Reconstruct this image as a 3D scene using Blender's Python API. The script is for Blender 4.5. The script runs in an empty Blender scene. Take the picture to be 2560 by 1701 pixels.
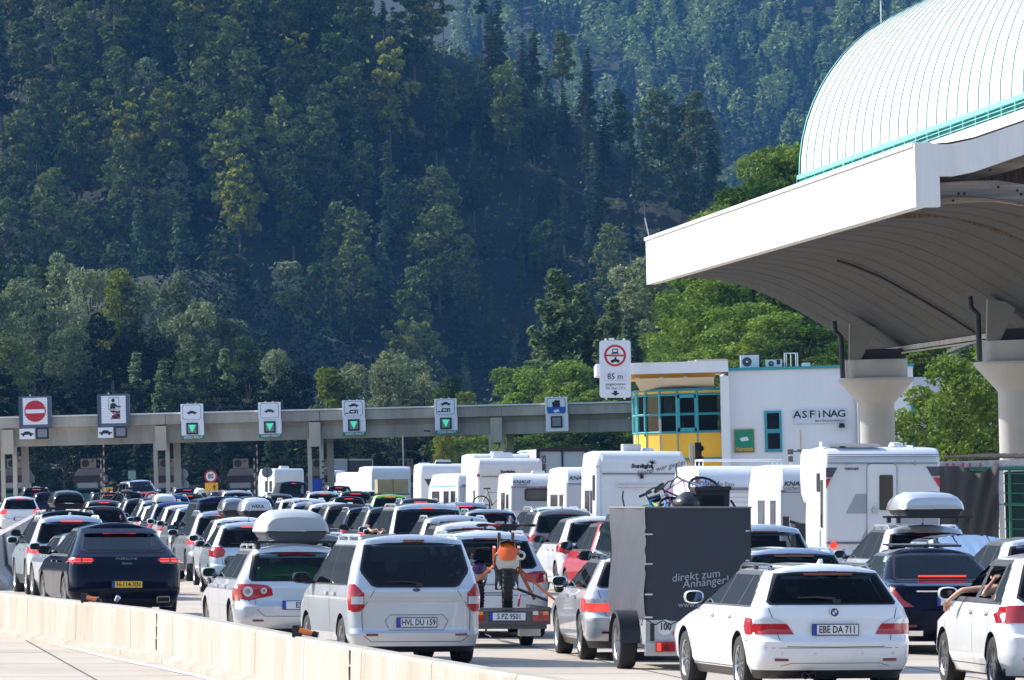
import bpy, bmesh, math, random
import numpy as np
from mathutils import Vector, Matrix, Euler
from mathutils.bvhtree import BVHTree
R = math.radians
random.seed(7)
SC = bpy.context.scene
COL = SC.collection
# ------------------------------------------------------------------ camera
F = 14222.0                      # focal length in photo pixels (200 mm lens)
HOR = 1205.0                     # row of the horizon at the centre column
K = 0.025                        # road superelevation, the camera shares it
CAM_H = 2.4
_r = Vector((1, 0, -K)).normalized()
_p = math.atan((HOR - 850.5) / F)
_fy = Vector((0, 1, 0))
_u0 = _r.cross(_fy).normalized()
FWD = (_fy * math.cos(_p) + _u0 * math.sin(_p)).normalized()
UP = _r.cross(FWD).normalized()
cam_d = bpy.data.cameras.new('camera')
cam = bpy.data.objects.new('camera', cam_d); COL.objects.link(cam)
cam_d.sensor_width = 36; cam_d.lens = 200.0; cam_d.clip_start = 1; cam_d.clip_end = 8000
cam.matrix_world = Matrix((( _r.x, UP.x, -FWD.x, 0), (_r.y, UP.y, -FWD.y, 0), (_r.z, UP.z, -FWD.z, CAM_H), (0, 0, 0, 1)))
SC.camera = cam
# ------------------------------------------------------------------ light
SUN_EL, SUN_AZ = 35.0, -65.0     # azimuth measured from +Y towards +X
w = bpy.data.worlds.new('World'); SC.world = w; w.use_nodes = True
nt = w.node_tree; bg = nt.nodes['Background']
sky = nt.nodes.new('ShaderNodeTexSky'); sky.sky_type = 'NISHITA'; sky.sun_disc = False
sky.sun_elevation = R(SUN_EL); sky.sun_rotation = R(SUN_AZ)
sky.air_density = 1.0; sky.dust_density = 0.6; sky.ozone_density = 1.2
nt.links.new(sky.outputs[0], bg.inputs[0]); bg.inputs[1].default_value = 0.15
sl = bpy.data.lights.new('sun', 'SUN'); sl.energy = 3.7; sl.angle = R(0.5); sl.color = (1, .95, .87)
so = bpy.data.objects.new('sun', sl); COL.objects.link(so)
_sd = Vector((math.cos(R(SUN_EL)) * math.sin(R(SUN_AZ)), math.cos(R(SUN_EL)) * math.cos(R(SUN_AZ)), math.sin(R(SUN_EL))))
so.rotation_euler = _sd.to_track_quat('Z', 'Y').to_euler(); so.location = (0, 0, 60)
SC.view_settings.view_transform = 'Standard'; SC.view_settings.look = 'None'
SC.view_settings.exposure = 1.1; SC.view_settings.gamma = 1
SC.cycles.use_denoising = True; SC.cycles.max_bounces = 7; SC.cycles.diffuse_bounces = 3
SC.cycles.glossy_bounces = 3; SC.cycles.transmission_bounces = 3; SC.cycles.volume_bounces = 0
SC.cycles.transparent_max_bounces = 10; SC.cycles.caustics_reflective = False; SC.cycles.caustics_refractive = False

# ------------------------------------------------------------------ placement helpers
def P(x, y, d):
    v = FWD + _r * ((x - 1280) / F) + UP * ((850.5 - y) / F)
    return Vector((0, 0, CAM_H)) + v * (d / v.y)
def rise(Y):
    if Y < 90: return 0.0
    return 0.0022 * (min(Y, 420) - 90)
def G(X, Y): return -K * X + rise(Y)
def GP(x, d):
    """ground point under photo column x at depth d"""
    yy = HOR + (CAM_H - rise(d)) * F / d
    p = P(x, yy, d); return Vector((p.x, d, G(p.x, d)))

# ------------------------------------------------------------------ object helpers
def obj(name, me, parent=None, loc=None, rot=None):
    o = bpy.data.objects.new(name, me); COL.objects.link(o)
    if parent is not None: o.parent = parent
    if loc is not None: o.location = loc
    if rot is not None: o.rotation_euler = rot
    return o
def tag(o, label=None, cat=None, group=None, kind=None):
    if label: o['label'] = label
    if cat: o['category'] = cat
    if group: o['group'] = group
    if kind: o['kind'] = kind
    return o
def thing(name, label, cat, loc=(0, 0, 0), rot=(0, 0, 0), group=None):
    o = obj(name, None, None, loc, rot); o.empty_display_size = 0.3
    return tag(o, label, cat, group)

class MB:
    """collects shapes and links them as one mesh object"""
    def __init__(s): s.v = []; s.f = []; s.m = []; s.cur = 0
    def mat(s, i): s.cur = i; return s
    def add(s, vs, fs):
        b = len(s.v); s.v += [tuple(q) for q in vs]
        for f in fs: s.f.append([b + i for i in f]); s.m.append(s.cur)
        return s
    def box(s, c, d, rz=0.0, rx=0.0, ry=0.0, taper=1.0):
        hx, hy, hz = d[0] / 2, d[1] / 2, d[2] / 2
        M = Euler((rx, ry, rz)).to_matrix(); c = Vector(c); vs = []
        for z in (-1, 1):
            t = taper if z > 0 else 1.0
            for x, y in ((-1, -1), (1, -1), (1, 1), (-1, 1)):
                vs.append(c + M @ Vector((x * hx * t, y * hy * t, z * hz)))
        return s.add(vs, [(0, 3, 2, 1), (4, 5, 6, 7), (0, 1, 5, 4), (1, 2, 6, 5), (2, 3, 7, 6), (3, 0, 4, 7)])
    def tube(s, pts, r, n=8, cap=True):
        pts = [Vector(p) for p in pts]; k = len(pts)
        rr = r if isinstance(r, (list, tuple)) else [r] * k
        rings = []; pa = None
        for i, p in enumerate(pts):
            t = (pts[min(i + 1, k - 1)] - pts[max(i - 1, 0)])
            if t.length < 1e-9: t = Vector((0, 0, 1))
            t.normalize()
            a = pa if pa is not None else (Vector((0, 0, 1)) if abs(t.z) < .9 else Vector((1, 0, 0)))
            a = (a - t * a.dot(t)); a.normalize(); pa = a; b = t.cross(a)
            rings.append([p + (a * math.cos(2 * math.pi * j / n) + b * math.sin(2 * math.pi * j / n)) * rr[i] for j in range(n)])
        vs = [q for rg in rings for q in rg]; fs = []
        for i in range(k - 1):
            for j in range(n):
                fs.append((i * n + j, i * n + (j + 1) % n, (i + 1) * n + (j + 1) % n, (i + 1) * n + j))
        if cap: fs += [tuple(range(n - 1, -1, -1)), tuple((k - 1) * n + j for j in range(n))]
        return s.add(vs, fs)
    def lathe(s, prof, c=(0, 0, 0), n=24, axis='Z', cap=True):
        """prof: list of (r, h)"""
        c = Vector(c); vs = []; fs = []
        for r, h in prof:
            for j in range(n):
                a = 2 * math.pi * j / n; x, y = r * math.cos(a), r * math.sin(a)
                vs.append(c + (Vector((x, y, h)) if axis == 'Z' else Vector((h, x, y)) if axis == 'X' else Vector((y, h, x))))
        k = len(prof)
        for i in range(k - 1):
            for j in range(n): fs.append((i * n + j, i * n + (j + 1) % n, (i + 1) * n + (j + 1) % n, (i + 1) * n + j))
        if cap: fs += [tuple(range(n - 1, -1, -1)), tuple((k - 1) * n + j for j in range(n))]
        return s.add(vs, fs)
    def prism(s, poly, a, b, axis='X'):
        """poly in the plane perpendicular to axis, extruded from a to b. X:(y,z) Y:(x,z) Z:(x,y)"""
        def pt(q, t): return (t, q[0], q[1]) if axis == 'X' else (q[0], t, q[1]) if axis == 'Y' else (q[0], q[1], t)
        n = len(poly); vs = [pt(q, a) for q in poly] + [pt(q, b) for q in poly]
        fs = [tuple(range(n - 1, -1, -1)), tuple(range(n, 2 * n))]
        for i in range(n): j = (i + 1) % n; fs.append((i, j, n + j, n + i))
        return s.add(vs, fs)
    def grid(s, rows, close=False):
        n = len(rows[0]); vs = [q for r_ in rows for q in r_]; fs = []
        for i in range(len(rows) - 1):
            for j in range(n if close else n - 1):
                fs.append((i * n + j, i * n + (j + 1) % n, (i + 1) * n + (j + 1) % n, (i + 1) * n + j))
        return s.add(vs, fs)
    def mesh(s, name, mats, smooth=False, angle=35, fix=True):
        me = bpy.data.meshes.new(name)
        me.from_pydata(s.v, [], s.f)
        if not isinstance(mats, (list, tuple)): mats = [mats]
        for m in mats: me.materials.append(m)
        if len(mats) > 1: me.polygons.foreach_set('material_index', s.m)
        if fix:
            bm = bmesh.new(); bm.from_mesh(me); bmesh.ops.recalc_face_normals(bm, faces=bm.faces); bm.to_mesh(me); bm.free()
        if smooth:
            me.polygons.foreach_set('use_smooth', [True] * len(me.polygons)); me.set_sharp_from_angle(angle=R(angle))
        me.update(); return me
    def build(s, name, mats, parent=None, smooth=False, angle=35, loc=None, rot=None, fix=True):
        return obj(name, s.mesh(name, mats, smooth, angle, fix), parent, loc, rot)

# ------------------------------------------------------------------ materials
MATS = {}
def mat(name, col, rough=.6, metal=0.0, coat=0.0, emit=None, es=1.0, noise=None, bump=None, spec=None, alpha=None):
    """noise: (scale, amount, second colour or None[, stretch]); bump: (scale, strength)"""
    if name in MATS: return MATS[name]
    m = bpy.data.materials.new(name); m.use_nodes = True; N = m.node_tree; b = N.nodes['Principled BSDF']
    b.inputs['Base Color'].default_value = (*col, 1); b.inputs['Roughness'].default_value = rough
    b.inputs['Metallic'].default_value = metal; b.inputs['Coat Weight'].default_value = coat
    b.inputs['Coat Roughness'].default_value = .04
    if spec is not None: b.inputs['Specular IOR Level'].default_value = spec
    if emit: b.inputs['Emission Color'].default_value = (*emit, 1); b.inputs['Emission Strength'].default_value = es
    if noise or bump: tc = N.nodes.new('ShaderNodeTexCoord')
    if noise:
        n = N.nodes.new('ShaderNodeTexNoise'); n.inputs['Scale'].default_value = noise[0]; n.inputs['Detail'].default_value = 6
        n.inputs['Roughness'].default_value = .65
        if len(noise) > 3:
            mp = N.nodes.new('ShaderNodeMapping'); mp.inputs['Scale'].default_value = noise[3]
            N.links.new(tc.outputs['Object'], mp.inputs[0]); N.links.new(mp.outputs[0], n.inputs[0])
        else: N.links.new(tc.outputs['Object'], n.inputs[0])
        rp = N.nodes.new('ShaderNodeValToRGB'); c2 = noise[2] or tuple(q * (1 - noise[1]) for q in col)
        rp.color_ramp.elements[0].position = .35; rp.color_ramp.elements[1].position = .66
        rp.color_ramp.elements[0].color = (*c2, 1); rp.color_ramp.elements[1].color = (*col, 1)
        N.links.new(n.outputs['Fac'], rp.inputs[0]); N.links.new(rp.outputs[0], b.inputs['Base Color'])
    if bump:
        n2 = N.nodes.new('ShaderNodeTexNoise'); n2.inputs['Scale'].default_value = bump[0]; n2.inputs['Detail'].default_value = 5
        bp = N.nodes.new('ShaderNodeBump'); bp.inputs['Strength'].default_value = bump[1]; bp.inputs['Distance'].default_value = .02
        N.links.new(tc.outputs['Object'], n2.inputs[0]); N.links.new(n2.outputs['Fac'], bp.inputs['Height']); N.links.new(bp.outputs[0], b.inputs['Normal'])
    MATS[name] = m; return m
def paint(name, col, metal=0.0, rough=.32, coat=1.0):
    if 'paint_' + name in MATS: return MATS['paint_' + name]
    m = mat('paint_' + name, col, rough, metal, coat); N = m.node_tree; b = N.nodes['Principled BSDF']
    # road dust low on the body, dark lining on the inner side of the panels
    tc = N.nodes.new('ShaderNodeTexCoord'); n = N.nodes.new('ShaderNodeTexNoise'); n.inputs['Scale'].default_value = 3.0; n.inputs['Detail'].default_value = 7
    N.links.new(tc.outputs['Object'], n.inputs[0]); sp = N.nodes.new('ShaderNodeSeparateXYZ'); N.links.new(tc.outputs['Object'], sp.inputs[0])
    mr = N.nodes.new('ShaderNodeMapRange'); mr.inputs['From Min'].default_value = .15; mr.inputs['From Max'].default_value = .75; mr.inputs['To Min'].default_value = .75; mr.inputs['To Max'].default_value = .12
    N.links.new(sp.outputs['Z'], mr.inputs['Value']); mu = N.nodes.new('ShaderNodeMath'); mu.operation = 'MULTIPLY'
    N.links.new(mr.outputs[0], mu.inputs[0]); N.links.new(n.outputs['Fac'], mu.inputs[1])
    mx = N.nodes.new('ShaderNodeMixRGB'); mx.inputs[1].default_value = (*col, 1); mx.inputs[2].default_value = (*[c * .55 + .11 * q for c, q in zip(col, (.5, .42, .33))], 1) if sum(col) > .3 else (*[c + .007 * q for c, q in zip(col, (1, .85, .7))], 1)
    N.links.new(mu.outputs[0], mx.inputs[0])
    g = N.nodes.new('ShaderNodeNewGeometry'); m2 = N.nodes.new('ShaderNodeMixRGB'); m2.inputs[2].default_value = (.03, .03, .032, 1)
    N.links.new(g.outputs['Backfacing'], m2.inputs[0]); N.links.new(mx.outputs[0], m2.inputs[1]); N.links.new(m2.outputs[0], b.inputs['Base Color'])
    ro = N.nodes.new('ShaderNodeMapRange'); ro.inputs['To Min'].default_value = rough * .8; ro.inputs['To Max'].default_value = rough * 1.5; N.links.new(n.outputs['Fac'], ro.inputs['Value']); N.links.new(ro.outputs[0], b.inputs['Roughness'])
    return m
def glass_mat(name, tint, refl=1.0):
    if name in MATS: return MATS[name]
    m = bpy.data.materials.new(name); m.use_nodes = True; N = m.node_tree; N.nodes.remove(N.nodes['Principled BSDF'])
    t = N.nodes.new('ShaderNodeBsdfTransparent'); t.inputs[0].default_value = (*tint, 1); g = N.nodes.new('ShaderNodeBsdfGlossy'); g.inputs['Roughness'].default_value = .02
    f = N.nodes.new('ShaderNodeFresnel'); f.inputs[0].default_value = 1.0 + .42 * refl; mx = N.nodes.new('ShaderNodeMixShader')
    N.links.new(f.outputs[0], mx.inputs[0]); N.links.new(t.outputs[0], mx.inputs[1]); N.links.new(g.outputs[0], mx.inputs[2]); N.links.new(mx.outputs[0], N.nodes['Material Output'].inputs[0])
    MATS[name] = m; return m
M_BLACK = mat('black plastic', (.012, .012, .014), .45)
M_RUB = mat('tyre rubber', (.018, .018, .018), .8)
M_SEAM = mat('shadow gap', (.004, .004, .004), .9)
M_GLASS = mat('tinted car glass', (.004, .006, .010), .03, 0, 0, spec=.3)
M_GLASS2 = mat('grey green car glass', (.014, .024, .028), .03, 0, 0, spec=.7)
M_ALU = mat('aluminium', (.62, .63, .65), .3, .9)
M_RIM = mat('alloy rim', (.5, .51, .53), .28, .9)
M_CHROME = mat('chrome', (.8, .8, .82), .12, 1)
M_CGL = glass_mat('car glass', (.36, .42, .42), .75); M_CGD = glass_mat('privacy glass', (.24, .27, .29), .75)
M_SEATF = mat('seat fabric', (.028, .028, .03), .9)
M_RED = mat('red lens', (.42, .008, .012), .12, 0, .6)
M_DRED = mat('dark red lens', (.16, .006, .01), .12, 0, .6)
M_REDON = mat('lit red lens', (.7, .02, .02), .2, 0, .5, emit=(1, .06, .04), es=.55)
M_CLEAR = mat('clear lens', (.62, .64, .68), .15, .2, .6)
M_AMB = mat('amber lens', (.8, .28, .03), .15, 0, .6)
M_WPL = mat('plate white', (.72, .73, .76), .4)
M_YPL = mat('plate yellow', (.75, .48, .04), .4)
M_BLUE = mat('plate blue', (.01, .05, .42), .4)
M_INK = mat('black ink', (.008, .008, .01), .5)
M_WHITE = mat('white lacquer', (.78, .79, .8), .35, 0, .3)
M_MIR = mat('mirror glass', (.12, .15, .18), .04, 1)
M_CONC = mat('weathered concrete', (.34, .31, .265), .9, noise=(.9, .25, (.22, .195, .165), (1, 1, .35)), bump=(14, .3))
M_SKIN = mat('skin', (.55, .3, .2), .55, bump=(60, .1))

def text(name, s, size, m, parent, loc, rot=(R(90), 0, 0), bold=0.0, shear=0.0, align='CENTER', sx=1.0, depth=.002):
    cu = bpy.data.curves.new(name, 'FONT'); cu.body = s; cu.size = size; cu.align_x = align; cu.align_y = 'CENTER'
    cu.offset = bold * size; cu.shear = shear; cu.extrude = depth; cu.resolution_u = 2
    t = bpy.data.objects.new(name, cu)
    COL.objects.link(t); dg = bpy.context.evaluated_depsgraph_get()
    me = bpy.data.meshes.new_from_object(t.evaluated_get(dg)); COL.objects.unlink(t); bpy.data.objects.remove(t)
    me.materials.clear(); me.materials.append(m)
    if sx != 1.0:
        for v in me.vertices: v.co.x *= sx
    o = obj(name, me, parent, loc, rot); return o
# ------------------------------------------------------------------ ground and hills
def terrain():
    ys = list(range(20, 440, 12)) + list(range(440, 1000, 40)) + [1100, 1400, 1900, 2600, 3400]
    xs = [-1500, -900, -500, -260, -140, -80] + list(range(-60, 61, 6)) + [80, 140, 260, 500, 900, 1500]
    mb = MB(); rows = []
    for Y in [-60, -20] + ys:
        rows.append([(X, Y, max(-1.6, min(2.2, -K * X)) + rise(Y)) for X in xs])
    mb.grid(rows)
    m = mat('pale concrete road', (.50, .425, .34), .9, noise=(.35, .25, (.40, .34, .27)), bump=(30, .15))
    o = mb.build('road', m); tag(o, kind='structure')
    # joints in the concrete slabs and the marking along the barrier
    j = MB()
    for Y in [52 + 5.0 * i for i in range(26)]:
        j.add([(-26, Y, G(-26, Y) + .004), (14, Y + 6.2, G(14, Y + 6.2) + .004), (14, Y + 6.24, G(14, Y + 6.24) + .004), (-26, Y + .04, G(-26, Y + .04) + .004)], [(0, 1, 2, 3)])
    for k in range(7):
        x0 = 10.5 - 3.6 * k
        for i in range(30):
            Ya, Yb = 45 + 8 * i, 53 + 8 * i
            Xa, Xb = x0 - .135 * (Ya - 60), x0 - .135 * (Yb - 60)
            j.add([(Xa, Ya, G(Xa, Ya) + .004), (Xa + .03, Ya, G(Xa, Ya) + .004), (Xb + .03, Yb, G(Xb, Yb) + .004), (Xb, Yb, G(Xb, Yb) + .004)], [(0, 1, 2, 3)])
    tag(j.build('road_joints', mat('joint tar', (.07, .06, .055), .9)), kind='structure')
    l = MB()
    pts = [P(-40, 1606, 90), P(110, 1622, 85.6), P(290, 1655, 77), P(490, 1702, 70.5), P(700, 1760, 63)]
    pts = [Vector((p.x, p.y, 0)) for p in pts]
    for a, b in zip(pts, pts[1:]):
        l.add([(a.x - .07, a.y, G(a.x, a.y) + .008), (a.x + .09, a.y, G(a.x, a.y) + .008), (b.x + .09, b.y, G(b.x, b.y) + .008), (b.x - .07, b.y, G(b.x, b.y) + .008)], [(0, 1, 2, 3)])
    tag(l.build('edge_line', mat('worn white marking', (.66, .62, .56), .7, noise=(3, .2, None))), kind='structure')
    y = MB()
    for X, Y, w_, l_ in ((.15, 62.5, .14, 2.2), (1.6, 58.6, .14, 3.0)):
        y.add([(X, Y, G(X, Y) + .008), (X + w_, Y, G(X, Y) + .008), (X + w_ - .3, Y + l_, G(X, Y + l_) + .008), (X - .3, Y + l_, G(X, Y + l_) + .008)], [(0, 1, 2, 3)])
    tag(y.build('lane_marking', mat('yellow marking', (.62, .5, .2), .7)), kind='structure')
terrain()

def hill_z(X, Y):
    """the near wooded spur on the left"""
    ridge = min(300, 78 - .68 * (X + 4))
    ridge = max(ridge, 2)
    return max(0, min((Y - 940) * .72, ridge)) + 2.0 * math.sin(X * .07 + Y * .03) + 1.4 * math.sin(X * .19 - Y * .11)
def far_z(X, Y):
    return max(-3, (Y - 2050) * .34 + 40 + 9 * math.sin(X * .013) + 4 * math.sin(X * .05 + Y * .02))
def bank_z(X, Y):
    """ground under the trees just behind the toll plaza"""
    left = max(0, -X - 6) * .22 * min(1, max(0, (Y - 470) / 60))
    right = max(0, X - 4) * .38 * min(1, max(0, (Y - 285) / 40))
    return rise(Y) + min(left, 14) + min(right, 16)
def hills():
    mg = mat('shaded hillside grass', (.010, .019, .008), .95, noise=(.06, .3, (.014, .018, .009)))  # shade of the wooded slopes is put into this dark tone
    mb = MB(); mb.grid([[(X, Y, hill_z(X, Y)) for X in list(range(-1100, -190, 40)) + list(range(-190, 210, 8))] for Y in list(range(900, 1140, 8)) + list(range(1140, 1500, 30))])  # unseen left part extended so that car windows reflect dark ground
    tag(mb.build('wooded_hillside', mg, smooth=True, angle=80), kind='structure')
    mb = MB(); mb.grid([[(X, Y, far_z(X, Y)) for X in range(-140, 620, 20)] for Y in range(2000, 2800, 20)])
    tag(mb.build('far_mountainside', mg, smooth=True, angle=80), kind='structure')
    mb = MB(); mb.grid([[(X, Y, bank_z(X, Y) + .35) for X in list(range(-90, 4, 6)) + list(range(4, 80, 4))] for Y in range(288, 760, 12)])
    tag(mb.build('grass_bank', mat('bank grass', (.045, .06, .022), .95, noise=(.5, .3, None)), smooth=True, angle=80), kind='structure')
    # open grassy slope running down towards the toll plaza in front of the wood
    crest = [(-160, 770), (250, 715), (420, 682), (500, 676), (585, 688), (641, 722), (726, 782), (812, 838), (897, 880), (960, 908), (1060, 950), (1180, 1010)]
    mb = MB(); rows = []; rr = random.Random(2)
    for f in (-.35, 0, .15, .3, .45, .6, .8, 1.0):
        row = []
        for i in range(65):
            q = i / 64 * (len(crest) - 1); k = min(int(q), len(crest) - 2); a, b = crest[k], crest[k + 1]; u = q - k
            x, y = a[0] + (b[0] - a[0]) * u, a[1] + (b[1] - a[1]) * u
            if f < 0: c = P(x, y, 905); row.append((c.x - 4, 935, c.z - 9))
            else: c = P(x, y, 905); row.append((c.x + f * 5, 905 - f * 70, c.z * (1 - f) ** 1.15 + (.7 * math.sin(i * .9 + f * 9) + rr.uniform(-.3, .3)) * (.3 + f)))
        rows.append(row)
    mb.grid(rows); global SLOPE; SLOPE = rows
    tag(mb.build('grassy_slope', mat('dry slope grass', (.016, .028, .012), .95, noise=(.25, .4, (.012, .020, .010)), bump=(2, .8)), smooth=True, angle=80), kind='structure')
    # unseen ridge added behind the camera to darken reflections in paint and glass
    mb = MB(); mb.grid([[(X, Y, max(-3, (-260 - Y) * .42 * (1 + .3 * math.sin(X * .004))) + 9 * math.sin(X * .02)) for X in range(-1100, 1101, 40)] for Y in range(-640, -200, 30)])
    tag(mb.build('added_hillside', mg, smooth=True, angle=80), kind='structure')
hills()

# ------------------------------------------------------------------ foreground barrier
BAR = [(-12.6, 107), (-10.6, 99.5), (-8.35, 90.6), (-6.75, 84.6), (-4.95, 78), (-3.75, 71.5), (-1.72, 60.4), (-.15, 52.6), (2.0, 43)]
def barrier():
    mc = mat('cream barrier concrete', (.43, .395, .34), .88, noise=(1.1, .18, (.33, .285, .225), (1, 1, .25)), bump=(22, .25))  # cream concrete with darker streaks
    t = thing('concrete_barrier', 'long cream concrete barrier curving across the lower left corner', 'barrier', (BAR[4][0], BAR[4][1], G(*BAR[4])))
    ox, oy, oz = t.location
    # resample along the path
    pts = []
    for (a, b) in zip(BAR, BAR[1:]):
        for k in range(6):
            f = k / 6; pts.append((a[0] + (b[0] - a[0]) * f, a[1] + (b[1] - a[1]) * f))
    pts.append(BAR[-1])
    sm = [pts[0]]
    for i in range(1, len(pts) - 1):
        sm.append(tuple((pts[i - 1][q] + 2 * pts[i][q] + pts[i + 1][q]) / 4 for q in (0, 1)))
    pts = sm + [pts[-1]]
    prof = [(-.26, 0), (-.26, .07), (-.12, .11), (-.10, .62), (-.075, .655), (.075, .655), (.10, .62), (.12, .11), (.26, .07), (.26, 0)]
    rows = []; nrm = []
    for i, p in enumerate(pts):
        a = Vector(pts[max(i - 1, 0)]); b = Vector(pts[min(i + 1, len(pts) - 1)]); d = (b - a).normalized(); n = Vector((-d.y, d.x)) * -1
        nrm.append((Vector(p), d, n))
    seg = 4.0
    # units: cut the path at joints
    acc = 0; cuts = [0]; L = [0]
    for i in range(1, len(pts)): L.append(L[-1] + (Vector(pts[i]) - Vector(pts[i - 1])).length)
    def at(s):
        for i in range(1, len(pts)):
            if L[i] >= s:
                f = (s - L[i - 1]) / (L[i] - L[i - 1]); a, b = nrm[i - 1], nrm[i]
                return a[0].lerp(b[0], f), a[1].lerp(b[1], f).normalized(), a[2].lerp(b[2], f).normalized()
        return nrm[-1]
    s = 0.9; n_ = 0
    while s < L[-1] - seg:
        mb = MB(); rows = []
        for q in range(7):
            p, d, n = at(s + .012 + (seg - .024) * q / 6)
            z = G(p.x, p.y) + .004
            rows.append([(p.x + n.x * u - ox, p.y + n.y * u - oy, z + h - oz) for u, h in prof])
        mb.grid(rows); k = len(prof)
        mb.f += [[i for i in range(k)], [6 * k + i for i in range(k - 1, -1, -1)]]; mb.m += [0, 0]
        mb.build('barrier_unit', mc, t, smooth=True, angle=30)
        # stack of dark reflector plates on every second unit end
        p, d, n = at(s)
        j_ = MB(); rows = []
        for q in (-.014, .014):
            p, d, n = at(s + q); z = G(p.x, p.y) + .004; rows.append([(p.x + n.x * u * .985 - ox, p.y + n.y * u * .985 - oy, z + h * .985 - oz) for u, h in prof])
        j_.grid(rows).build('joint', mat('joint dark', (.10, .08, .06), .9), t)
        s += seg; n_ += 1
    # reflector strips on the face, drawn as bolted plates
    for xp, y0, y1 in ((404, 1553, 1655), (889, 1636, 1720)):
        best = min(((abs(1280 + at(q * .05)[0].x / at(q * .05)[0].y * F - xp), q * .05) for q in range(int(L[-1] * 20))))[1]
        p, d, n = at(best)
        if P(xp, 0, 1).x: pass
        m_ = MB(); ang = math.atan2(d.y, d.x)
        for q in range(3):
            zc = .125 + .17 * q + .085; off = .128 - .03 * (zc / .6)
            m_.box((p.x + n.x * off - ox, p.y + n.y * off - oy, G(p.x, p.y) + zc - oz), (.055, .025, .15), rz=ang)
        for s_ in (1, -1):
            pass
        m_.build('reflector_strip', mat('dark brown steel', (.035, .018, .016), .5), t)
    # hinged latches with orange grips standing on the crest
    for i, xp in enumerate((215, 745)):
        best = min(((abs(1280 + at(q * .05)[0].x / at(q * .05)[0].y * F - xp), q * .05) for q in range(int(L[-1] * 20))))[1]
        p, d, n = at(best); z = G(p.x, p.y) + .66
        w_ = thing('barrier_latch', ['orange handled latch on the barrier crest in front of the dark blue SUV', 'orange handled latch on the barrier crest beside the silver family van'][i], 'latch', (p.x, p.y, z), (0, 0, 0), 'orange latches on the concrete barrier'); w_.scale = (.8, .8, .8)
        MB().box((-.06, 0, .06), (.14, .13, .14)).box((-.07, 0, .13), (.1, .1, .05)).build('bracket', M_BLACK, w_)
        MB().tube([(-.02, -.06, .085), (.17, -.1, .03)], .038, 12).build('grip', mat('orange plastic', (.85, .2, .04), .4), w_, smooth=True)
        MB().tube([(.165, -.1, .032), (.24, -.115, .01)], .043, 12).build('grip_cap', M_BLACK, w_, smooth=True)
        if i == 0:
            g = MB().tube([(.5, -.05, 0), (.56, -.08, .08)], [.03, .05], 10); g.build('bolt', M_ALU, w_, smooth=True)
barrier()

def jersey():
    """white and rust stained barrier by the far left lane"""
    m = mat('jersey concrete', (.52, .5, .48), .85, noise=(1.2, .4, (.30, .25, .25), (1, .35, .6)), bump=(10, .3))
    a, b = Vector((-11.27, 122)), Vector((-17.6, 214)); n = 24; prof = [(-.36, 0), (-.34, .12), (-.16, .35), (-.10, 1.08), (.10, 1.08), (.16, .35), (.34, .12), (.36, 0)]
    t = thing('jersey_barrier', 'grey jersey barrier with faded red stains along the left edge lane', 'barrier', (a.x, a.y, G(a.x, a.y)))
    oz = t.location.z
    for i in range(n):
        p = a.lerp(b, (i + .01) / n); q = a.lerp(b, (i + .985) / n); mb = MB(); rows = []
        for c in (p, q): rows.append([(c.x + u - a.x, c.y - a.y, G(c.x, c.y) - oz + h) for u, h in prof])
        mb.grid(rows); k = len(prof); mb.f += [list(range(k)), list(range(2 * k - 1, k - 1, -1))]; mb.m += [0, 0]
        mb.build('barrier_unit', m, t)
jersey()

# ------------------------------------------------------------------ toll gantry
DG = 374.0
M_GC = mat('gantry concrete', (.48, .44, .375), .9, noise=(.5, .3, (.29, .26, .215), (1, 1, .15)), bump=(8, .3))
M_GCL = mat('light concrete', (.56, .50, .41), .9, noise=(.6, .25, None, (1, 1, .3)))
def gantry():
    a = P(-60, 1114, DG); b = P(1592, 1083, DG)
    zb = (a.z + b.z) / 2; H1 = 2.0
    base = GP(400, DG)
    t = thing('toll_gantry', 'long weathered concrete beam gantry spanning all toll lanes', 'gantry', (a.x, DG, base.z)); oz = base.z
    x1 = P(1598, 1080, DG).x; dx = x1 - a.x
    def rel(z): return z - oz
    mb = MB()   # beam profile seen end-on: upper parapet, recessed middle, lower girder
    prof = [(0, zb), (0, zb + .8), (-.25, zb + 1.18), (-.6, zb + 1.2), (-.6, zb + 1.86), (3.2, zb + 1.86), (3.2, zb + .8), (3.0, zb)]
    cuts = [-2, P(390, 0, DG).x - a.x, P(775, 0, DG).x - a.x, P(1228, 0, DG).x - a.x, dx]
    for c0, c1 in zip(cuts, cuts[1:]):
        MB().prism([(q[0], rel(q[1])) for q in prof], c0 + .02, c1 - .02, 'X').build('beam', M_GC, t)
    MB().box((dx / 2 - 1, 1.25, rel(zb + 1.92)), (dx + 2, 3.9, .1)).build('coping', mat('white coping', (.72, .72, .72), .5), t)
    for xp in (8, 390, 775, 1228):
        px = P(xp, 1100, DG).x - a.x
        MB().prism([(-.75, rel(zb + 1.1)), (-.55, rel(zb - .5)), (.2, rel(zb - .5)), (.2, rel(zb + 1.1))], px - .02, px + .72, 'X').build('corbel', M_GCL, t)
        gz = G(a.x + px, DG) - oz - .1
        for off in (.0, .78):
            MB().box((px - .05 + off, .1, (gz + rel(zb)) / 2), (.26, .5, rel(zb) - gz)).build('column', M_GCL, t)
        MB().box((px + 1.25, 1.9, (gz + rel(zb)) / 2), (.42, 1.0, rel(zb) - gz)).build('column', M_GC, t)
    return a.x, zb
GX, GZB = gantry()

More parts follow.
